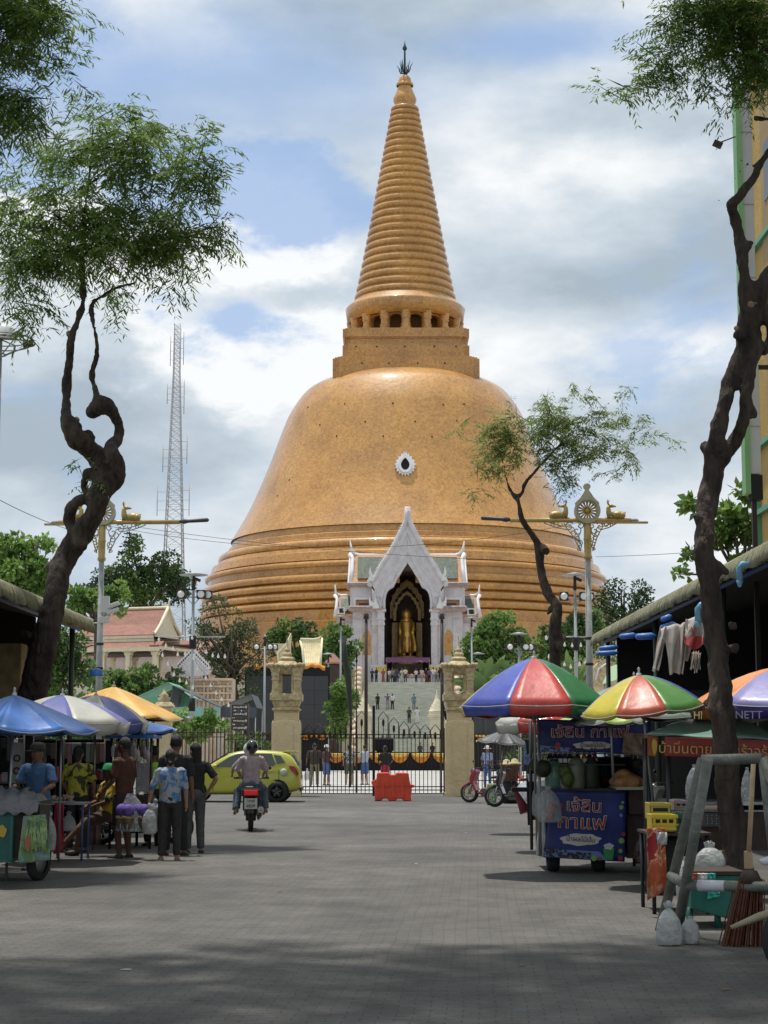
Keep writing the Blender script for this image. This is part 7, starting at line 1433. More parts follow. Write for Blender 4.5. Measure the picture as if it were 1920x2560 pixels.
# ================ right-hand stalls
random.seed(31)
bag_m = M_('thin_white_plastic', (.50, .52, .52), .35, alpha=.7, var=.08, vs_=9, bump=.5, bs=16); clr_m = M_('clear_plastic', (.55, .57, .60), .15, alpha=.38, bump=.5, bs=14); alu = M_('dull_aluminium', (.32, .33, .34), .45, .6, var=.15, vs_=5); dkw = M_('dark_stained_wood', (.045, .028, .02), .7, var=.3, vs_=8); vb = M_('deep_blue_vinyl', (.012, .035, .26), .45, col2=(.01, .015, .09), vs_=1.6); redL = M_('red_lettering', (.36, .015, .012), .5); whL = M_('white_outline', (.62, .60, .60), .5)
def LP(Y_, t):
    """photograph pixel -> local point on the plane at distance Y_ of thing t"""
    return lambda px, py, dy=0: P(px, py or 2000, Y_ + dy) - Vector(t.location)
def bag(label, px, pt, pb_, Y_, wpx, mat=bag_m, fill=None, z0=None, handles=True, cat='bag', group=None, name='plastic_bag', tilt=0):
    s = Y_ / F; h = (pb_ - pt) * s; w_ = wpx * s / 2; zb_ = Z(pb_, Y_) if z0 is None else z0; t = thing(name, label, cat, (X(px, Y_), Y_, zb_), 0, group); sd_ = px * .37
    mb = MB(); K = [(.02, 0), (.82, .02), (1.0, .16), (1.0, .38), (.86, .60), (.52, .76), (.22, .85), (.27, .92)]
    def f(u, v):
        i = min(len(K) - 2, int(v * (len(K) - 1))); q = v * (len(K) - 1) - i; r_ = K[i][0] + (K[i + 1][0] - K[i][0]) * q; z_ = K[i][1] + (K[i + 1][1] - K[i][1]) * q; a = 2 * pi * u
        r_ *= 1 + .10 * noise.noise(Vector((cos(a) * 1.6, sin(a) * 1.6, z_ * 3 + sd_))) + .05 * sin(a * 7 + sd_) * z_; return (w_ * r_ * cos(a) + tilt * z_ * h, w_ * .75 * r_ * sin(a), h * z_)
    mb.grid(f, 36, 22).build('sack', mat, t)
    if handles:
        mb = MB()
        for sx in (-1, 1): mb.tube([(sx * w_ * .15 + tilt * h * .9, 0, h * .88), (sx * w_ * .28 + tilt * h, .01, h * .97), (sx * w_ * .1 + tilt * h, 0, h * 1.02), (sx * w_ * .04 + tilt * h * .9, -.01, h * .88)], [.02 * w_ / .1, .014, .012, .016], 6)
        mb.build('handle', mat, t)
    if fill:
        mb = MB()
        for k in range(fill[1]): mb.ell((random.uniform(-.5, .5) * w_, random.uniform(-.35, .35) * w_, h * random.uniform(.14, .42)), (w_ * random.uniform(.22, .36),) * 3, 0, 10, 8)
        mb.build('contents', fill[0], t)
    return t
# --- coffee cart
KY = 22.8; t = thing('coffee_cart', 'drinks cart with deep blue lettered banners, bottles and fruit under the big parasol', 'food cart', gx0(1455, KY)); L = LP(KY, t); A = lambda cx, cy, dy=0: L(1330 + cx * .1898, 1780 + cy * .1898, dy)
def quad(nm, mt, par, a, b, c, d, th=.012, wav=0): 
    a, b, c, d = map(Vector, (a, b, c, d)); n = (b - a).cross(d - a).normalized()
    return MB().grid(lambda u, v: (a.lerp(b, u)).lerp(d.lerp(c, u), v) + n * (wav * sin(u * 11 + v * 5) + wav * .6 * sin(v * 13)), 24, 16).build(nm, mt, par, solid=th)
f0 = A(150, 1915); f1 = A(1235, 1960); MB().b2(f0.x + .03, f1.x, .03, 1.5, f0.z + .02, A(0, 1010).z).build('cabinet', dkw, t)
bn_ = quad('front_banner', vb, t, A(150, 1915), A(1222, 1975), A(1245, 1050), A(250, 1030), .006, .006)
quad('side_sheet', bag_m, t, A(60, 1890, .5), A(150, 1915), A(215, 1060), A(130, 1030, .5), .006, .01)
def outlined(s_, size, par, c, mt=redL, w_=1.0, off=.006, rz=0):
    text('lettering', s_, size, whL, par, c + Vector((0, .0, 0)), (pi / 2, rz, 0), off=off, wide=w_); text('lettering', s_, size, mt, par, c + Vector((0, -.012, 0)), (pi / 2, rz, 0), off=-.001, wide=w_)
outlined('เจ้ลิน', .21, bn_, A(685, 1245, -.03), w_=1.12, rz=R(3)); outlined('กาแฟ', .235, bn_, A(655, 1460, -.03), w_=1.2, rz=R(3))
def blob(nm, mt, par, c, rx, rz_, th=.008, nn=7, am=.07): return MB().prism([(c.x + rx * (1 + am * sin(nn * a)) * cos(a), c.z + rz_ * (1 + am * sin(nn * a + 1)) * sin(a)) for a in [2 * pi * k / 48 for k in range(48)]], c.y - th, c.y).build(nm, mt, par)
blob('label_cloud', whL, bn_, A(640, 1680, -.02), .255, .075); text('lettering', 'น้ำผลไม้ปั่น', .085, M_('dark_red_lettering', (.16, .02, .03), .6), bn_, A(640, 1680, -.035), (pi / 2, R(4), 0))
bean = M_('printed_beans', (.03, .015, .012), .5); lime_ = M_('printed_lime', (.22, .42, .10), .5); berry = M_('printed_berry', (.35, .03, .05), .5); pgr = M_('printed_green_drink', (.04, .30, .09), .5); pale_ = M_('printed_pale_blue', (.16, .24, .50), .5)
quad('print', pale_, bn_, A(160, 1905, -.012), A(1000, 1955, -.012), A(900, 1840, -.012), A(170, 1800, -.012), .002)
for k in range(46): cx = random.uniform(160, 760); c = A(cx, 1900 + random.uniform(-130, 10) * (1 - cx / 1600) + cx * .03, -.022 - .0006 * k); blob('print', bean, bn_, c, random.uniform(.012, .022), random.uniform(.012, .02), .004, 1, 0)
for cx, cy, r_, m_ in ((1195, 1192, .018, lime_), (1175, 1255, .028, lime_), (1172, 1360, .022, pale_), (1178, 1695, .036, lime_), (1165, 1830, .026, lime_), (815, 1925, .036, lime_), (1205, 1610, .026, berry), (1165, 1925, .032, berry), (890, 1935, .024, berry), (380, 1230, .03, berry)): blob('print', m_, bn_, A(cx, cy, -.03), r_, r_, .004, 1, 0)
c = A(1010, 1840, -.03); MB().prism([(c.x - .05, c.z - .10), (c.x + .05, c.z - .10), (c.x + .072, c.z + .04), (c.x - .072, c.z + .04)], c.y - .006, c.y).build('print', pgr, bn_); blob('print', whL, bn_, A(1010, 1770, -.04), .062, .04, .004, 5, .1)
for cx in (285, 880): 
    w_ = MB().lathe([(.10, -.075), (.19, -.075), (.21, -.05), (.21, .05), (.19, .075), (.10, .075)], 24, (0, 0, 0), ax='x').build('wheel', tyre, t, (A(cx, 0).x, .35, .21)); MB().lathe([(0, -.06), (.10, -.06), (.10, .06), (0, .06)], 16, ax='x').build('rim', alu, w_)
for cx, dy in ((95, .1), (1510, .1), (95, 1.4), (1510, 1.4)): MB().tube([(A(cx, 0).x, dy, A(0, 1900).z if cx < 500 else 0), (A(cx, 0).x, dy, A(0, 90).z)], .022, 8).build('frame_post', bkpl if dy > 1 else alu, t)
tb = quad('top_banner', vb, t, A(95, 520), A(1560, 550), A(1560, 130), A(95, 95), .006, .006)
outlined('เจ้ลิน กาแฟ', .19, tb, A(760, 270, -.03), w_=1.18); blob('label_cloud', whL, tb, A(800, 440, -.02), .245, .05); text('lettering', 'น้ำผลไม้ปั่น', .075, MATS['dark_red_lettering'], tb, A(800, 440, -.035), (pi / 2, 0, 0))
blob('print', berry, tb, A(340, 440, -.02), .034, .045, .004, 3, .1); quad('print', pale_, tb, A(105, 520, -.012), A(560, 525, -.012), A(500, 470, -.012), A(110, 440, -.012), .002)
for k in range(26): cx = random.uniform(110, 1100); blob('print', bean, tb, A(cx, 510 + random.uniform(-40, 8), -.022 - .0006 * k), .015, .013, .004, 1, 0)
quad('loose_plastic_cover', M_('brownish_plastic', (.32, .22, .18), .3, alpha=.85, var=.3, vs_=5), t, A(1180, 540, -.08), A(1560, 590, -.08), A(1530, 290, -.08), A(1215, 265, -.08), .004, .02)
MB().b2(A(120, 0).x, A(1240, 0).x, .1, .45, A(0, 705).z, A(0, 690).z).b2(A(120, 0).x, A(1500, 0).x, .1, 1.5, A(0, 560).z, A(0, 545).z).build('shelf', bkpl, t)
MB().b2(A(860, 0).x, A(1500, 0).x, .9, 1.4, A(0, 1010).z, A(0, 600).z).build('back_rack', blackc, t)
MB().b2(A(1090, 0).x, A(1640, 0).x, -.05, .75, A(0, 1025).z, A(0, 985).z).build('side_tray', M_('cream_laminate', (.45, .42, .34), .5), t); MB().b2(A(1260, 0).x, A(1500, 0).x, .05, .7, A(0, 1350).z, A(0, 1030).z).b2(A(1240, 0).x, A(1500, 0).x, .1, .7, .18, A(0, 1360).z).build('side_cabinet', dkw, t)
def item(nm, label, cat, p, prof, mt, group, cap=None, n=14, sx=1):
    o = thing(nm, label, cat, p, 0, group); MB().lathe(prof, n, sx=sx).build('body', mt, o)
    if cap: MB().lathe([(0, cap[1]), (cap[0], cap[1]), (cap[0], cap[1] + .03), (0, cap[1] + .03)], 12).build('lid', cap[2], o)
    return o
ords = ('first', 'second', 'third', 'fourth', 'fifth', 'sixth', 'seventh', 'eighth', 'ninth', 'tenth', 'eleventh', 'twelfth')
W = lambda cx, cy, dy=0: A(cx, cy, dy) + Vector(t.location)
jar = [(0, 0), (.035, 0), (.038, .02), (.038, .09), (.026, .115), (.022, .13), (0, .13)]
for k, (cx, c_) in enumerate(((240, BLK), (305, SHOE), (370, BLK), (435, NAVY), (500, BLK), (600, bean), (690, M_('amber_syrup', (.35, .20, .03), .3)), (755, BLK), (830, berry))):
    p = W(cx, 690, .25); item('syrup_bottle', f'{("dark","dark","dark","navy","dark","brown","amber","black","red")[k]} bottle on the cart shelf, {ords[k]} from the left', 'bottle', p, jar, c_, 'bottles on the coffee cart shelf', (.024, .128, whL)); MB().b2(-.026, .026, -.041, -.036, .02, .075).build('label', whL, [o for o in bpy.data.objects if o.name.startswith('syrup_bottle')][-1])
mel = M_('melon_green', (.09, .13, .03), .6, var=.25, vs_=14); coc = M_('dark_green_melon', (.02, .032, .016), .6, var=.3, vs_=10)
def fruit(label, cx, cy, r_, mt, dy=.15, sq=1.0): p = W(cx, cy, dy); o = thing('melon', label, 'fruit', p, 0, 'melons on the coffee cart'); MB().ell((0, 0, 0), (r_, r_, r_ * sq), 0, 18, 12).build('body', mt, o); MB().tube([(0, 0, r_ * sq * .95), (.01, 0, r_ * sq + .03)], .006, 5).build('stem', MATS['green_stem'], o)
for a in (('large dark green melon hanging at the cart corner', 140, 745, .115, coc, -.05), ('smaller dark melon hanging left of the large one', 40, 690, .085, coc), ('pale green melon high on the cart counter', 425, 790, .095, mel), ('yellow-green melon below the high one', 465, 880, .085, mel, .1, 1.3), ('small green melon behind the long gourd', 525, 810, .06, mel, .3)): fruit(*a)
for k, (cx, h_, w_, m_, lb) in enumerate(((285, .38, .115, M_('green_tinted_jar', (.10, .22, .17), .2, alpha=.8), 'tall green-tinted jar on the cart counter'), (410, .18, .09, clr_m, 'short clear jar between the melons'), (590, .42, .11, M_('grey_green_gourd', (.16, .19, .14), .5, var=.2, vs_=8), 'long grey-green gourd-like jar leaning on the counter'), (790, .40, .10, coc, 'tall dark jug right of the grey gourd'))):
    item('drink_jar', lb, 'jar', W(cx, 1030, .2), [(0, 0), (w_ * .8, 0), (w_, .05), (w_, h_ * .75), (w_ * .75, h_ * .92), (w_ * .4, h_), (0, h_)], m_, 'jars on the coffee cart counter', (w_ * .5, h_ - .01, bkpl))
o = thing('bread_basket', 'heap of orange-brown bread in a wrapper on the cart side tray', 'bread', W(1260, 985, .3), 0); mb = MB(); mb.ell((0, 0, .06), (.24, .18, .10)); mb.ell((-.05, .02, .14), (.13, .12, .09)); fuse(mb, 'loaf', M_('orange_bread', (.50, .25, .10), .6, var=.25, vs_=10), o, .02, 2, disp=.02, ds=9)
for k in range(16):                                      # dark odds and ends on the rack
    cx = random.uniform(880, 1480); cy = random.uniform(700, 960); o = thing('kitchen_tin', f'dark {("tin", "box", "jar", "pot")[k % 4]} among the clutter on the cart rack, {("front", "middle", "rear", "lower")[k // 4]} row', 'container', W(cx, cy + 60, .5 + .1 * (k // 4)), 0, 'dark containers in the coffee cart rack'); r_ = random.uniform(.04, .08); MB().lathe([(0, 0), (r_, 0), (r_, .12), (r_ * .8, .15), (0, .15)], 12).build('body', (BLK, NAVY, M_('rust_red_tin', (.12, .02, .02), .5), SHOE)[k % 4], o)
bag('clear plastic bag with red packages hanging at the left corner of the coffee cart', 1373, 1960, 2058, KY - .15, 62, clr_m, (berry, 6), handles=False, tilt=-.05)
bag('smaller cloudy bag with a brown packet hanging behind the clear one', 1346, 1948, 2042, KY + .1, 36, clr_m, (M_('brown_packet', (.16, .07, .05), .6), 3), handles=False)
bag('dark bag with a white label hanging at the right side of the coffee cart', 1598, 2085, 2160, KY - .6, 34, M_('dark_maroon_plastic', (.05, .02, .025), .3, bump=.4, bs=12), None)
bag('small white bag clipped between the coffee cart and the yellow crate', 1610, 2078, 2122, KY - .7, 22, bag_m)
# post with blue pouches and papers left of the cart
o = thing('display_stand', 'dark stand with a hanging blue pouch and striped towel left of the coffee cart', 'stand', gx0(1323, 27)); q = LP(27, o); mb = MB(); mb.tube([q(1325, 2063), q(1318, 1850)], .035, 8).tube([q(1332, 2050), q(1330, 1790)], .05, 8).box(0, .1, .95, .55, .4, .06); mb.build('frame', blackc, o)
quad('blue_pouch', patterned('blue_pattern', [(.10, .13, .35), (.2, .24, .45)], 14), o, q(1310, 1913, -.1), q(1334, 1908, -.1), q(1332, 1884, -.1), q(1311, 1886, -.1), .03, .004); quad('pouch_strap', MATS['canvas_sky_blue'], o, q(1313, 1887, -.1), q(1317, 1887, -.1), q(1315, 1858, -.1), q(1313, 1858, -.1), .02)
for k in range(6): quad('striped_towel', (WHT, M_('lavender_stripe', (.35, .32, .45), .8))[k % 2], o, q(1318 + k * .6, 1938 + k * 3.2, -.12), q(1346 - k, 1938 + k * 3.2, -.12), q(1346 - k, 1934.9 + k * 3.2, -.12), q(1318 + k * .6, 1934.9 + k * 3.2, -.12), .01)
o = thing('folded_umbrella', 'maroon folded umbrella leaning out beside the display stand', 'umbrella', gx0(1303, 27.5)); q = LP(27.5, o); MB().tube([q(1282, 1962), q(1292, 1985), q(1302, 2005), q(1314, 2030)], [.02, .04, .06, .09], 8).build('canopy', M_('maroon_cloth', (.20, .03, .05), .7, var=.2, vs_=8), o); MB().tube([q(1282, 1962), q(1279, 1954)], .012, 6).build('handle', bkpl, o)
o = thing('wicker_hamper', 'round wicker hamper with hats on top behind the basket motorbike', 'basket', (X(1274, 50.5), 50.5, .62)); MB().lathe([(0, 0), (.22, 0), (.28, .42), (.33, .44), (.33, .47), (0, .47)], 16).build('basket', M_('brown_wicker', (.16, .08, .06), .8, var=.4, vs_=20), o); MB().lathe([(0, -.62), (.2, -.62), (.2, -.01), (0, -.01)], 10).build('stand', blackc, o)
for k, (dx, lb) in enumerate(((-.1, 'straw hat lying on the left of the wicker hamper'), (.13, 'straw hat lying on the right of the wicker hamper'))): h_ = thing('straw_hat', lb, 'hat', (X(1274, 50.5) + dx, 50.4, 1.1 + k * .02), 0, 'straw hats on the hamper'); MB().lathe([(.2, 0), (.19, .02), (.1, .04), (.09, .11), (.03, .14), (0, .14)], 14).build('hat', M_('straw', (.5, .42, .26), .8), h_)
# --- second food stall with red lettered fascia
SYf = 19.9; t = thing('pancake_stall', 'grill stall with red Thai-lettered fascia and teal canopy behind the large trunk', 'food stall', gx0(1770, SYf)); q = LP(SYf, t)
rs_ = M_('dark_red_sign', (.22, .018, .012), .5, var=.15, vs_=2); gl = M_('golden_lettering', (.50, .30, .08), .5)
fa = quad('fascia', rs_, t, q(1660, 1890), q(1960, 1900), q(1960, 1852), q(1662, 1842), .02, .003); text('lettering', 'บ้าบิ่นตายาย', .155, gl, fa, q(1731, 1874, -.03), (pi / 2, R(2), 0), wide=1.02); text('lettering', 'เร้าอร้า', .155, gl, fa, q(1888, 1880, -.03), (pi / 2, R(2), 0), wide=1.0)
for (a, b, mt) in (((1615, 1836), (1960, 1850), cTeal), ((1960, 1850), (1615, 1836), cTeal)): quad('canopy', mt, t, q(*a), q(*b), q(1840, 1792, .9), q(1725, 1795, .9), .008, .01); break
quad('canopy', cTeal, t, q(1960, 1850, 1.8), q(1615, 1836, 1.8), q(1725, 1795, .9), q(1840, 1792, .9), .008, .01)
o_ = quad('side_poster', M_('orange_red_poster', (.42, .10, .03), .5, var=.4, vs_=4), t, q(1612, 1888, .2), q(1642, 1892, .2), q(1645, 1842, .2), q(1612, 1836, .2), .01); blob('print', M_('yellow_print', (.6, .42, .05), .5), o_, q(1636, 1866, .15), .03, .09, .006, 3, .1)
for px, dy in ((1618, .1), (1680, .2), (1672, 1.5), (1935, .1), (1935, 1.5)): MB().tube([(q(px, 0).x, dy, 0), (q(px, 0).x, dy, Z(1845, SYf))], .028, 8).build('frame_post', bkpl, t)
MB().b2(q(1690, 0).x, q(1960, 0).x, .1, 1.2, .45, Z(2030, SYf)).build('counter', dkw, t); MB().b2(q(1685, 0).x, q(1960, 0).x, .02, 1.25, Z(2012, SYf), Z(2005, SYf)).b2(q(1690, 0).x, q(1960, 0).x, .06, 1.2, Z(2030, SYf), Z(2026, SYf)).build('counter_edge', alu, t)
mb = MB(); c0 = q(1755, 2066, .05); mb.b2(c0.x, c0.x + .2, c0.y - .02, c0.y, c0.z, c0.z + .15); mb.build('burner_panel', M_('burner_grey', (.08, .08, .085), .5), t)
for i in range(3):
    for j in range(4): MB().ell((c0.x + .06 + .05 * i, c0.y - .025, c0.z + .03 + .03 * j), .008, 0, 8, 6).build('burner_knob', chrome, t)
MB().b2(q(1780, 0).x, q(1960, 0).x, 1.0, 1.1, 0.6, Z(1900, SYf)).build('back_curtain', blackc, t)
def crate(nm, label, px0, px1, pt, pb_, Y_, mt, slots=3, cat='crate', dep=.35, z0=None, open_=True):
    s = Y_ / F; w_ = (px1 - px0) * s; h = (pb_ - pt) * s; t = thing(nm, label, cat, (X((px0 + px1) / 2, Y_), Y_, Z(pb_, Y_) if z0 is None else z0)); mb = MB(); th = .012
    mb.b2(-w_ / 2, w_ / 2, 0, dep, 0, th)
    for (a, b, c, d) in ((-w_ / 2, w_ / 2, 0, th), (-w_ / 2, w_ / 2, dep - th, dep), (-w_ / 2, -w_ / 2 + th, 0, dep), (w_ / 2 - th, w_ / 2, 0, dep)): mb.b2(a, b, c, d, 0, h)
    mb.build('shell', mt, t, bev=.004); MB().b2(-w_ / 2 - .01, w_ / 2 + .01, -.012, 0, h - .03, h).b2(-w_ / 2 - .01, w_ / 2 + .01, -.012, 0, h * .35, h * .35 + .012).build('rim', mt, t)
    mb = MB()
    for k in range(slots): mb.b2(-w_ * .4 + w_ * .8 * k / slots + .01, -w_ * .4 + w_ * .8 * (k + 1) / slots - .01, -.003, 0, h * .5, h * .72)
    mb.build('slot', blackc, t); return t
yb = M_('yellow_plastic', (.55, .42, .02), .45, var=.12, vs_=4)
crate('yellow_crate', 'bright yellow crate on the stall beside the orange banner', 1627, 1688, 2038, 2078, 17.2, yb); crate('yellow_box', 'dull yellow box standing behind the bright yellow crate', 1622, 1674, 2009, 2050, 17.8, M_('dull_yellow', (.42, .33, .05), .5), 1)
crate('green_crate', 'dark green crate right of the yellow crate', 1686, 1708, 2034, 2082, 17.4, M_('dark_green_plastic', (.01, .09, .06), .4), 1); crate('grey_tray_basket', 'grey-brown plastic basket on the stall counter', 1683, 1716, 2002, 2028, 18.4, M_('grey_brown_plastic', (.22, .18, .16), .5), 2)
for k in range(7): tag(MB().ell((0, 0, 0), (.022, .022, .028), 0, 10, 8).build('egg', M_('pale_egg', (.60, .45, .36), .5), None, P(1764 + k * 5.2, 2019, SYf - .1)), f'egg in the row on the stall counter, {ords[k]} from the left', 'egg', 'row of eggs on the stall counter')
t = thing('printed_banner', 'orange-red printed banner hanging from the stall table beside the yellow crate', 'banner', P(1640, 2070, 17.0)); s = 17 / F; orp = patterned('orange_red_print', [(.42, .09, .04), (.50, .13, .05), (.5, .32, .22), (.35, .03, .03)], 5)
MB().grid(lambda u, v: ((u - .5) * (44 + 4 * v) * s, .03 * sin(u * 9) + .02 * sin(v * 8), -v * (150 + 26 * (1 - u)) * s), 14, 20).build('sheet', orp, t, solid=.004); MB().grid(lambda u, v: ((u * .5) * 50 * s, -.04 + .02 * sin(u * 9 + v * 6), -(10 + v * 30) * s), 8, 6).build('crumpled_plastic', bag_m, t, solid=.004)
t = thing('stall_table', 'dark cluttered table holding the yellow crates', 'table', gx0(1672, 17.6)); q = LP(17.6, t); MB().b2(-.26, .34, -.35, .5, Z(2084, 17.6), Z(2078, 17.6)).build('table_top', dkw, t)
for a, b in ((-.22, -.3), (.3, -.3), (-.22, .45), (.3, .45)): MB().tube([(a, b, 0), (a, b, Z(2084, 17.6))], .02, 6).build('leg', bkpl, t)
MB().b2(-.2, .32, -.05, .4, .15, Z(2095, 17.6)).build('black_cover', blackc, t, bev=.03)
bag('pale bag of green vegetables hanging behind the pipe barrier', 1768, 2108, 2182, 16.6, 74, bag_m, (M_('cabbage_green', (.35, .42, .16), .6, var=.2, vs_=8), 9)); bag('tall limp white sack between the legs of the pipe barrier', 1706, 2135, 2260, 16.2, 46, M_('grey_white_plastic', (.42, .43, .44), .45, bump=.4, bs=10), None, handles=False); bag('clear plastic sheath of coats hanging above the eggs', 1735, 1905, 2006, 18.8, 46, clr_m, None, handles=False); bag('clear bag of grey cloth hanging right of the trunk', 1866, 1912, 2015, 18.6, 30, clr_m, (GRY, 4), handles=False)
# --- teal chest with legs, broom, pipe barrier, bags
tl = M_('teal_green_paint', (.012, .13, .10), .5, var=.2, vs_=3); t = thing('teal_chest', 'teal green chest on legs behind the pipe barrier', 'chest', gx0(1780, 15.9)); q = LP(15.9, t)
MB().prism([(q(1722, 0).x, Z(2232, 15.9)), (q(1722, 0).x, Z(2272, 15.9)), (q(1815, 0).x, Z(2298, 15.9)), (q(1850, 0).x, Z(2298, 15.9)), (q(1850, 0).x, Z(2188, 15.9)), (q(1722, 0).x, Z(2188, 15.9))], 0, .7).build('body', tl, t, bev=.01); MB().b2(q(1716, 0).x, q(1856, 0).x, -.02, .74, Z(2187, 15.9), Z(2178, 15.9)).build('lid', dkw, t)
for px in (1722, 1792, 1845): MB().tube([(q(px, 0).x, .1, 0), (q(px, 0).x, .1, Z(2270, 15.9))], .03, 8).build('leg', tl, t)
for a, b, mt in ((1732, 1742, M_('rust_orange_rag', (.4, .1, .05), .8)), (1744, 1766, WHT), (1766, 1786, M_('turquoise_rag', (.05, .38, .32), .6))): quad('hanging_rag', mt, t, q(a, 2212, -.04), q(b, 2214, -.04), q(b + 2, 2184, -.04), q(a, 2184, -.04), .012, .012)
quad('hanging_rag', MATS['turquoise_rag'], t, q(1768, 2248, -.04), q(1800, 2240, -.04), q(1798, 2228, -.04), q(1770, 2226, -.04), .006, .01)
t = thing('palm_broom', 'reddish palm-rib broom head standing beside the teal chest', 'broom', gx0(1842, 14.6)); s = 14.6 / F; mb = MB()
for k in range(120): a = random.uniform(-1, 1); y = random.uniform(-.08, .08); mb.tube([(a * 52 * s + random.uniform(-.01, .01), y * 1.3, 0), (a * 30 * s + .08, y, 160 * s)], .006, 4, cap=False)
mb.build('bristles', M_('reddish_palm_rib', (.13, .045, .025), .85, var=.4, vs_=12), t); MB().tube([(.08, 0, 150 * s), (.08, 0, 180 * s)], [.11, .06], 10).build('binding', dkw, t)
t = thing('wooden_paddle', 'long pale wooden paddle leaning handle-up behind the barrier', 'paddle', gx0(1872, 15.2)); q = LP(15.2, t); MB().tube([q(1872, 2130), q(1877, 2040), q(1884, 1896)], .021, 8).build('handle', woodp, t); MB().box(*q(1871, 2150), 21 * 15.2 / F, .03, 44 * 15.2 / F).build('blade', woodp, t, bev=.01)
t = thing('pipe_barrier', 'grey painted steel-pipe barrier with A-shaped ends and white reflective tape', 'barrier', gx0(1760, 14.6)); pm = M_('worn_grey_green_pipe', (.15, .16, .14), .55, .2, var=.3, vs_=5, bump=.3, bs=20); lo = Vector(t.location); r_ = .044
tp = P(1770, 1897, 14.35) - lo; tpb = P(1756, 1900, 14.9) - lo; tr_ = P(1908, 1896, 14.6) - lo; fl0 = G(1690, 2350) - lo; fl1 = G(1640, 2338) - lo; fl1.y = fl0.y + .75; fl1.x = X(1640, fl0.y + lo.y + .75) - lo.x
MB().tube([fl0, tp], r_, 14).build('leg', pm, t); MB().tube([fl1, tpb], r_, 14).build('leg', pm, t); MB().tube([tpb, tpb.lerp(tr_, .04), tr_], r_, 14).build('top_bar', pm, t); m0 = fl0.lerp(tp, .31); m1 = fl1.lerp(tpb, .33); r0 = tr_ + Vector((.35, -.35, -1.02))
MB().tube([m1 + Vector((-.02, 0, 0)), m0], r_ * .95, 14).build('cross_bar', pm, t); MB().tube([m0, r0], r_, 14).build('lower_bar', pm, t); MB().tube([tr_, tr_ + Vector((.5, -.42, -1.5))], r_, 14).build('leg', pm, t); MB().tube([tr_, tr_ + Vector((.2, .35, -1.5))], r_, 14).build('leg', pm, t)
d_ = (r0 - m0).normalized(); MB().tube([m0 + d_ * .11, m0 + d_ * .34], r_ * 1.04, 14).build('reflective_tape', M_('white_reflective_tape', (.62, .62, .68), .35), t); MB().box(fl0.x + .02, fl0.y - .02, .06, .11, .1, .13).build('foot', blackc, t)
bag('white carrier bag with looped handle standing against the pipe barrier foot', 1663, 2258, 2362, 14.6, 62, bag_m, (M_('mixed_rubbish', (.5, .4, .3), .6, var=.4, vs_=12), 7), z0=0); bag('pinkish plastic bag of rubbish right of the barrier foot', 1715, 2285, 2358, 14.7, 48, bag_m, (MATS['fabric_pink_white'], 7), z0=0, handles=False)
# ================ left-hand stalls
t = thing('vegetable_cart', 'teal green vendor cart with grey cover and vegetable-printed sheet at the left edge', 'food cart', gx0(40, 21.3)); q = LP(21.3, t); zt_ = Z(2025, 21.3); zb_ = Z(2156, 21.3); cdk = M_('dark_teal_paint', (.012, .12, .10), .45, var=.2, vs_=3)
MB().b2(q(-120, 0).x, q(36, 0).x, 0, .85, zb_, zt_).build('cabinet', cdk, t, bev=.01); MB().b2(q(-120, 0).x, q(46, 0).x, -.03, .9, zt_, zt_ + .06).b2(q(-120, 0).x, q(30, 0).x, -.02, 0, zb_, zb_ + .03).b2(q(28, 0).x, q(34, 0).x, -.02, 0, zb_, zt_ - .08).build('trim', M_('teal_trim', (.02, .16, .14), .5), t)
MB().b2(q(36, 0).x, q(98, 0).x, .05, .8, zb_ + .05, zt_ + .1).build('side_box', dkw, t)
vp = patterned('vegetable_print', [(.20, .32, .36), (.16, .28, .12), (.30, .40, .22), (.25, .36, .40), (.10, .2, .08)], 5); sh_ = quad('printed_sheet', vp, t, q(44, 2160, -.12), q(127, 2150, -.05), q(114, 2036, -.05), q(58, 2040, -.05), .005, .012); blob('print', M_('printed_carrot', (.42, .14, .07), .6), sh_, q(70, 2108, -.14), .035, .09, .004, 1, 0); blob('print', MATS['yellow_print'], MB().b2(0, .001, 0, .001, zb_, zb_ + .001).build('side_label_backing', cdk, t), q(4, 2078, -.02), .06, .07, .004, 5, .1)
mb = MB()
for k in range(26): u0 = random.uniform(62, 112); mb.tube([q(u0, 2135 - random.uniform(0, 20), -.135), q(u0 + random.uniform(-7, 7), 2090, -.13), q(u0 + random.uniform(-12, 12), 2050, -.07)], [.012, .009, .003], 5)
mb.build('leafy_print', M_('printed_leaf_green', (.30, .42, .18), .6, var=.4, vs_=14), sh_)
MB().grid(lambda u, v: (q(-120, 0).x + (q(98, 0).x - q(-120, 0).x) * u, -.1 + 1.0 * v, zt_ + .06 + .20 * sin(pi * min(1, v * 1.1)) ** .4 * (1 - u ** 9) + .02 * sin(u * 40 + v * 3) - (.1 if v < .04 else 0)), 60, 14).build('grey_cover', M_('grey_sheet', (.25, .25, .27), .8, bump=.5, bs=8), t, solid=.01)
for px in (88, -60): w_ = MB().lathe([(.13, -.05), (.19, -.05), (.21, -.03), (.21, .03), (.19, .05), (.13, .05)], 26, ax='x').build('wheel', tyre, t, (q(px, 0).x, .3, .21), rz=R(-22)); MB().lathe([(0, -.03), (.13, -.03), (.13, .03), (0, .03)], 18, ax='x').build('rim', alu, w_)
t2 = thing('herb_bundle', 'dark green bundle of herbs on top of the teal cart', 'vegetables', P(36, 1982, 21.6)); quadmesh('leaves', leaves(rng.normal(0, 1, (300, 3)) * [.09, .06, .035], unit(rng.normal(size=(300, 3))), np.full(300, .06), np.full(300, .03), unit(rng.normal(size=(300, 3)))), [fl_dark], t2)
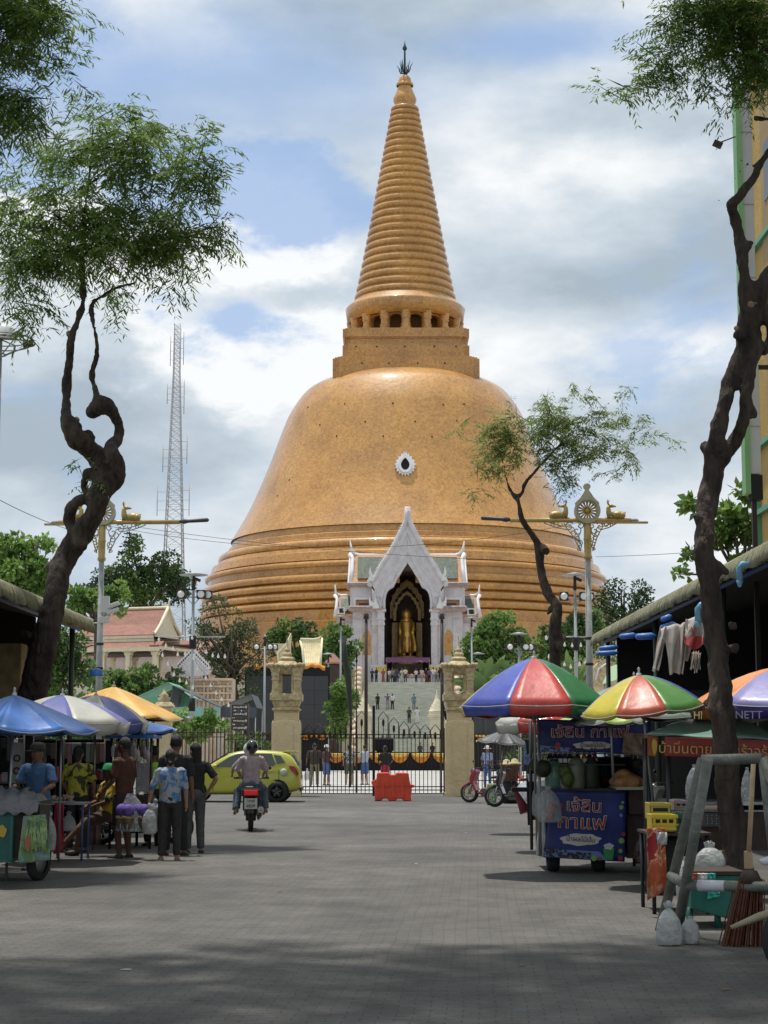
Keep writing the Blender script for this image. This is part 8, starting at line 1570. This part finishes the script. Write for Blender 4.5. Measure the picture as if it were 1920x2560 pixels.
bag('cloudy white bag with dark greens hanging beside the teal cart', 128, 2032, 2128, 22.0, 36, bag_m, (coc, 4)); bag('white bag hanging from the folding table', 176, 2030, 2078, 25.6, 34, bag_m, None)
t = thing('folding_table', 'folding table with a red cloth and a tray of snacks on the left', 'table', gx0(165, 25.2)); q = LP(25.2, t); MB().b2(q(120, 0).x, q(212, 0).x, 0, .6, Z(2012, 25.2), Z(2008, 25.2)).build('table_top', alu, t)
for a, b in ((q(128, 0).x, .03), (q(206, 0).x, .03), (q(128, 0).x, .57), (q(206, 0).x, .57)): MB().tube([(a, b, 0), (a, b, Z(2012, 25.2))], .018, 6).build('leg', M_('blue_grey_leg', (.07, .09, .22), .5), t)
quad('red_cloth', M_('red_cloth', (.34, .025, .05), .8, var=.2, vs_=6), t, q(134, 2135, -.04), q(158, 2130, -.04), q(160, 2008, -.04), q(136, 2008, -.04), .008, .02)
t2 = thing('snack_tray', 'tray heaped with pale snacks on the folding table', 'tray', P(154, 2006, 25.3)); MB().b2(-.17, .17, -.1, .12, 0, .02).build('tray', alu, t2); mb = MB()
for k in range(40): mb.ell((random.uniform(-.15, .15), random.uniform(-.08, .1), random.uniform(.03, .09)), random.uniform(.018, .03), 0, 7, 5)
mb.build('snacks', M_('pale_snacks', (.45, .33, .27), .7, var=.3, vs_=20), t2)
t = thing('glass_stall', 'glass-sided food stall with blue tin roof behind the brown-shirted man', 'food stall', gx0(328, 28.2)); q = LP(28.2, t); zr_ = Z(1846, 28.2); xa, xb = q(276, 0).x, q(376, 0).x
for x_ in (xa, xb, (xa + xb) / 2):
    for y_ in (0, .8): MB().tube([(x_, y_, 0), (x_, y_, zr_)], .025, 6).build('frame_post', bkpl, t)
MB().b2(xa - .08, xb + .05, -.1, .95, zr_, zr_ + .05).build('roof', MATS['canvas_sky_blue'], t); MB().b2(xa, xb, 0, .8, .35, Z(1990, 28.2)).build('counter', dkw, t); MB().b2(xa + .03, xb - .03, .02, .03, Z(1985, 28.2), Z(1870, 28.2)).build('glass_pane', clr_m, t); MB().b2(q(345, 0).x, q(368, 0).x, .1, .3, Z(1980, 28.2), Z(1908, 28.2)).build('price_board', M_('price_board', (.3, .12, .1), .6, var=.4, vs_=8), t)
for k in range(12): px = 282 + k * 8; c_ = (WHT, M_('brown_hanging', (.12, .06, .04), .6), GRY, PINK)[k % 4]; tag(MB().lathe([(0, 0), (.03, .02), (.035, .14), (.008, .2), (0, .28)], 10).build('hanging_packet', c_, None, P(px, 1893 + 6 * (k % 3), 28.1)), f'{("white","brown","grey","pink")[k % 4]} packet hanging in the glass stall, {ords[k]} from the left', 'packet', 'packets hanging in the glass stall')
# dark racks of goods added to darken the space between the parasols
def rack(label, px0, px1, Y_, top, n, seed):
    random.seed(seed); t = thing('goods_rack', label, 'rack', gx0((px0 + px1) / 2, Y_), 0, 'racks of goods in the left stalls'); a, b = X(px0, Y_) - t.location.x, X(px1, Y_) - t.location.x; zt_ = Z(top, Y_); mb = MB()
    for x_ in (a, b):
        for y_ in (0, .7): mb.tube([(x_, y_, 0), (x_, y_, zt_)], .02, 6)
    for z_ in (zt_, zt_ * .6, zt_ * .32): mb.b2(a, b, 0, .7, z_ - .02, z_)
    mb.build('frame', bkpl, t); MB().b2(a, b, .68, .7, .1, zt_).build('back_panel', blackc, t)
    for k in range(n):
        x_ = a + (b - a) * (k + .5) / n; l = random.uniform(.15, .4); MB().b2(x_ - .04, x_ + .04, -.03 - .02 * (k % 2), 0, zt_ - .06 - l, zt_ - .06).build('hanging_goods', random.choice((DGR, WHT, M_('brown_goods', (.14, .08, .06), .7), M_('pinkish_goods', (.3, .16, .16), .7), KHA, GRY, BLK)), t, bev=.01); MB().b2(x_ - .045, x_ + .045, .1, .3, zt_ * .6, zt_ * .6 + random.uniform(.08, .25)).build('shelf_goods', random.choice((DGR, KHA, BLK, berry, GRY)), t, bev=.01)
rack('added dark rack of hanging goods beneath the sky blue parasol', -40, 60, 26.5, 1835, 7, 1); rack('added dark rack of hanging goods between the blue-shirted vendor and the table', 60, 140, 29.5, 1848, 7, 2); rack('added dark rack of hanging goods behind the yellow-bloused woman', 146, 262, 30.5, 1848, 10, 3)
t = thing('menu_board', 'grey menu panel with ring marks hanging under the sky blue parasol', 'sign', P(40, 1958, 24.5)); MB().b2(-.07, .08, 0, .02, 0, 100 * 24.5 / F).build('panel', M_('grey_panel', (.20, .19, .17), .7), t)
for z_ in (.34, .17): MB().ring([(.005 + .05 * cos(a), z_ + .05 * sin(a)) for a in [k * pi / 10 for k in range(20)]], [(.005 + .03 * cos(a), z_ + .03 * sin(a)) for a in [k * pi / 10 for k in range(20)]], -.012, 0).build('ring_mark', blackc, t)
t = thing('plastic_curtain', 'brownish translucent plastic curtain beside the yellow-bloused woman', 'curtain', P(234, 2112, 27.6)); MB().grid(lambda u, v: ((u - .5) * .22, .03 * sin(u * 16), v * (2112 - 1965) * 27.6 / F), 16, 8).build('sheet', M_('brown_translucent', (.20, .12, .10), .35, alpha=.8, var=.3, vs_=6), t, solid=.004)
# goods carried by the shoppers
t = thing('bag_of_hanging_pots', 'large clear bag of purple flowers in baskets, held by the brown-shirted man', 'bag', P(342, 2078, 25.6)); s = 25.6 / F; w_ = 50 * s
MB().grid(lambda u, v: (w_ * (1 - .85 * v ** 1.3) * (1 + .05 * sin(u * 40)) * cos(2 * pi * u) - .1 * v, .16 * (1 - .8 * v) * sin(2 * pi * u), v * 92 * s), 40, 10).build('clear_bag', clr_m, t); random.seed(8)
pf = M_('purple_flowers', (.14, .09, .36), .8, var=.3, vs_=20); bk_ = M_('olive_basket', (.16, .12, .07), .7, var=.4, vs_=30)
for k in range(5):
    x_ = (-38 + 19 * k) * s; y_ = -.09 * (k % 2) - .02; MB().ell((x_, y_, .30), (.085, .07, .09), 0, 10, 8).build('flower_head', pf, t); MB().lathe([(0, .02), (.05, .03), (.075, .12), (.082, .19), (.086, .2), (.08, .22), (0, .22)], 14, (x_, y_, 0)).build('basket', bk_, t); MB().lathe([(.003, .0), (.014, -.05), (.004, .05)], 8, (x_, y_ - .09, .06)).build('tassel', WHT, t); MB().lathe([(.088, .19), (.088, .2)], 14, (x_, y_, 0)).build('band', cYel, t)
bag('white plastic bag with pale produce carried by the woman in floral blouse', 377, 2012, 2086, 25.3, 38, bag_m, (M_('pale_produce', (.48, .36, .28), .7), 6))
bag('second white carrier bag behind the first in the shopper’s hand'.replace('’', "'"), 391, 2000, 2048, 25.5, 28, bag_m, None); bag('white bag hanging from the khaki-trousered man behind the gate', 768, 1922, 1950, 71, 16, bag_m, None)
# scraps of litter on the paving
for k, (px, py) in enumerate(((315, 2425), (1305, 2415), (1165, 2083), (1100, 2030), (1240, 2128), (700, 2230), (1640, 2150), (1812, 2475), (1040, 2160))): g_ = G(px, py); tag(MB().prism([(-.04, -.015), (.03, -.02), (.045, .01), (-.01, .02)], .004, .007, ax='z').build('paper_scrap', (WHT, M_('dry_leaf', (.25, .16, .06), .8))[k % 2], None, (g_.x, g_.y, 0), rz=k), ('white paper scrap', 'dry brown leaf')[k % 2] + ' on the paving ' + ('in the left foreground', 'in the right foreground', 'left of the display stand', 'in front of the orange barrier', 'left of the coffee cart', 'in the middle of the street', 'by the dark bag right of the coffee cart', 'at the lower right corner', 'in the middle, ahead of the gate pillar')[k], 'litter', 'scraps of litter on the street')
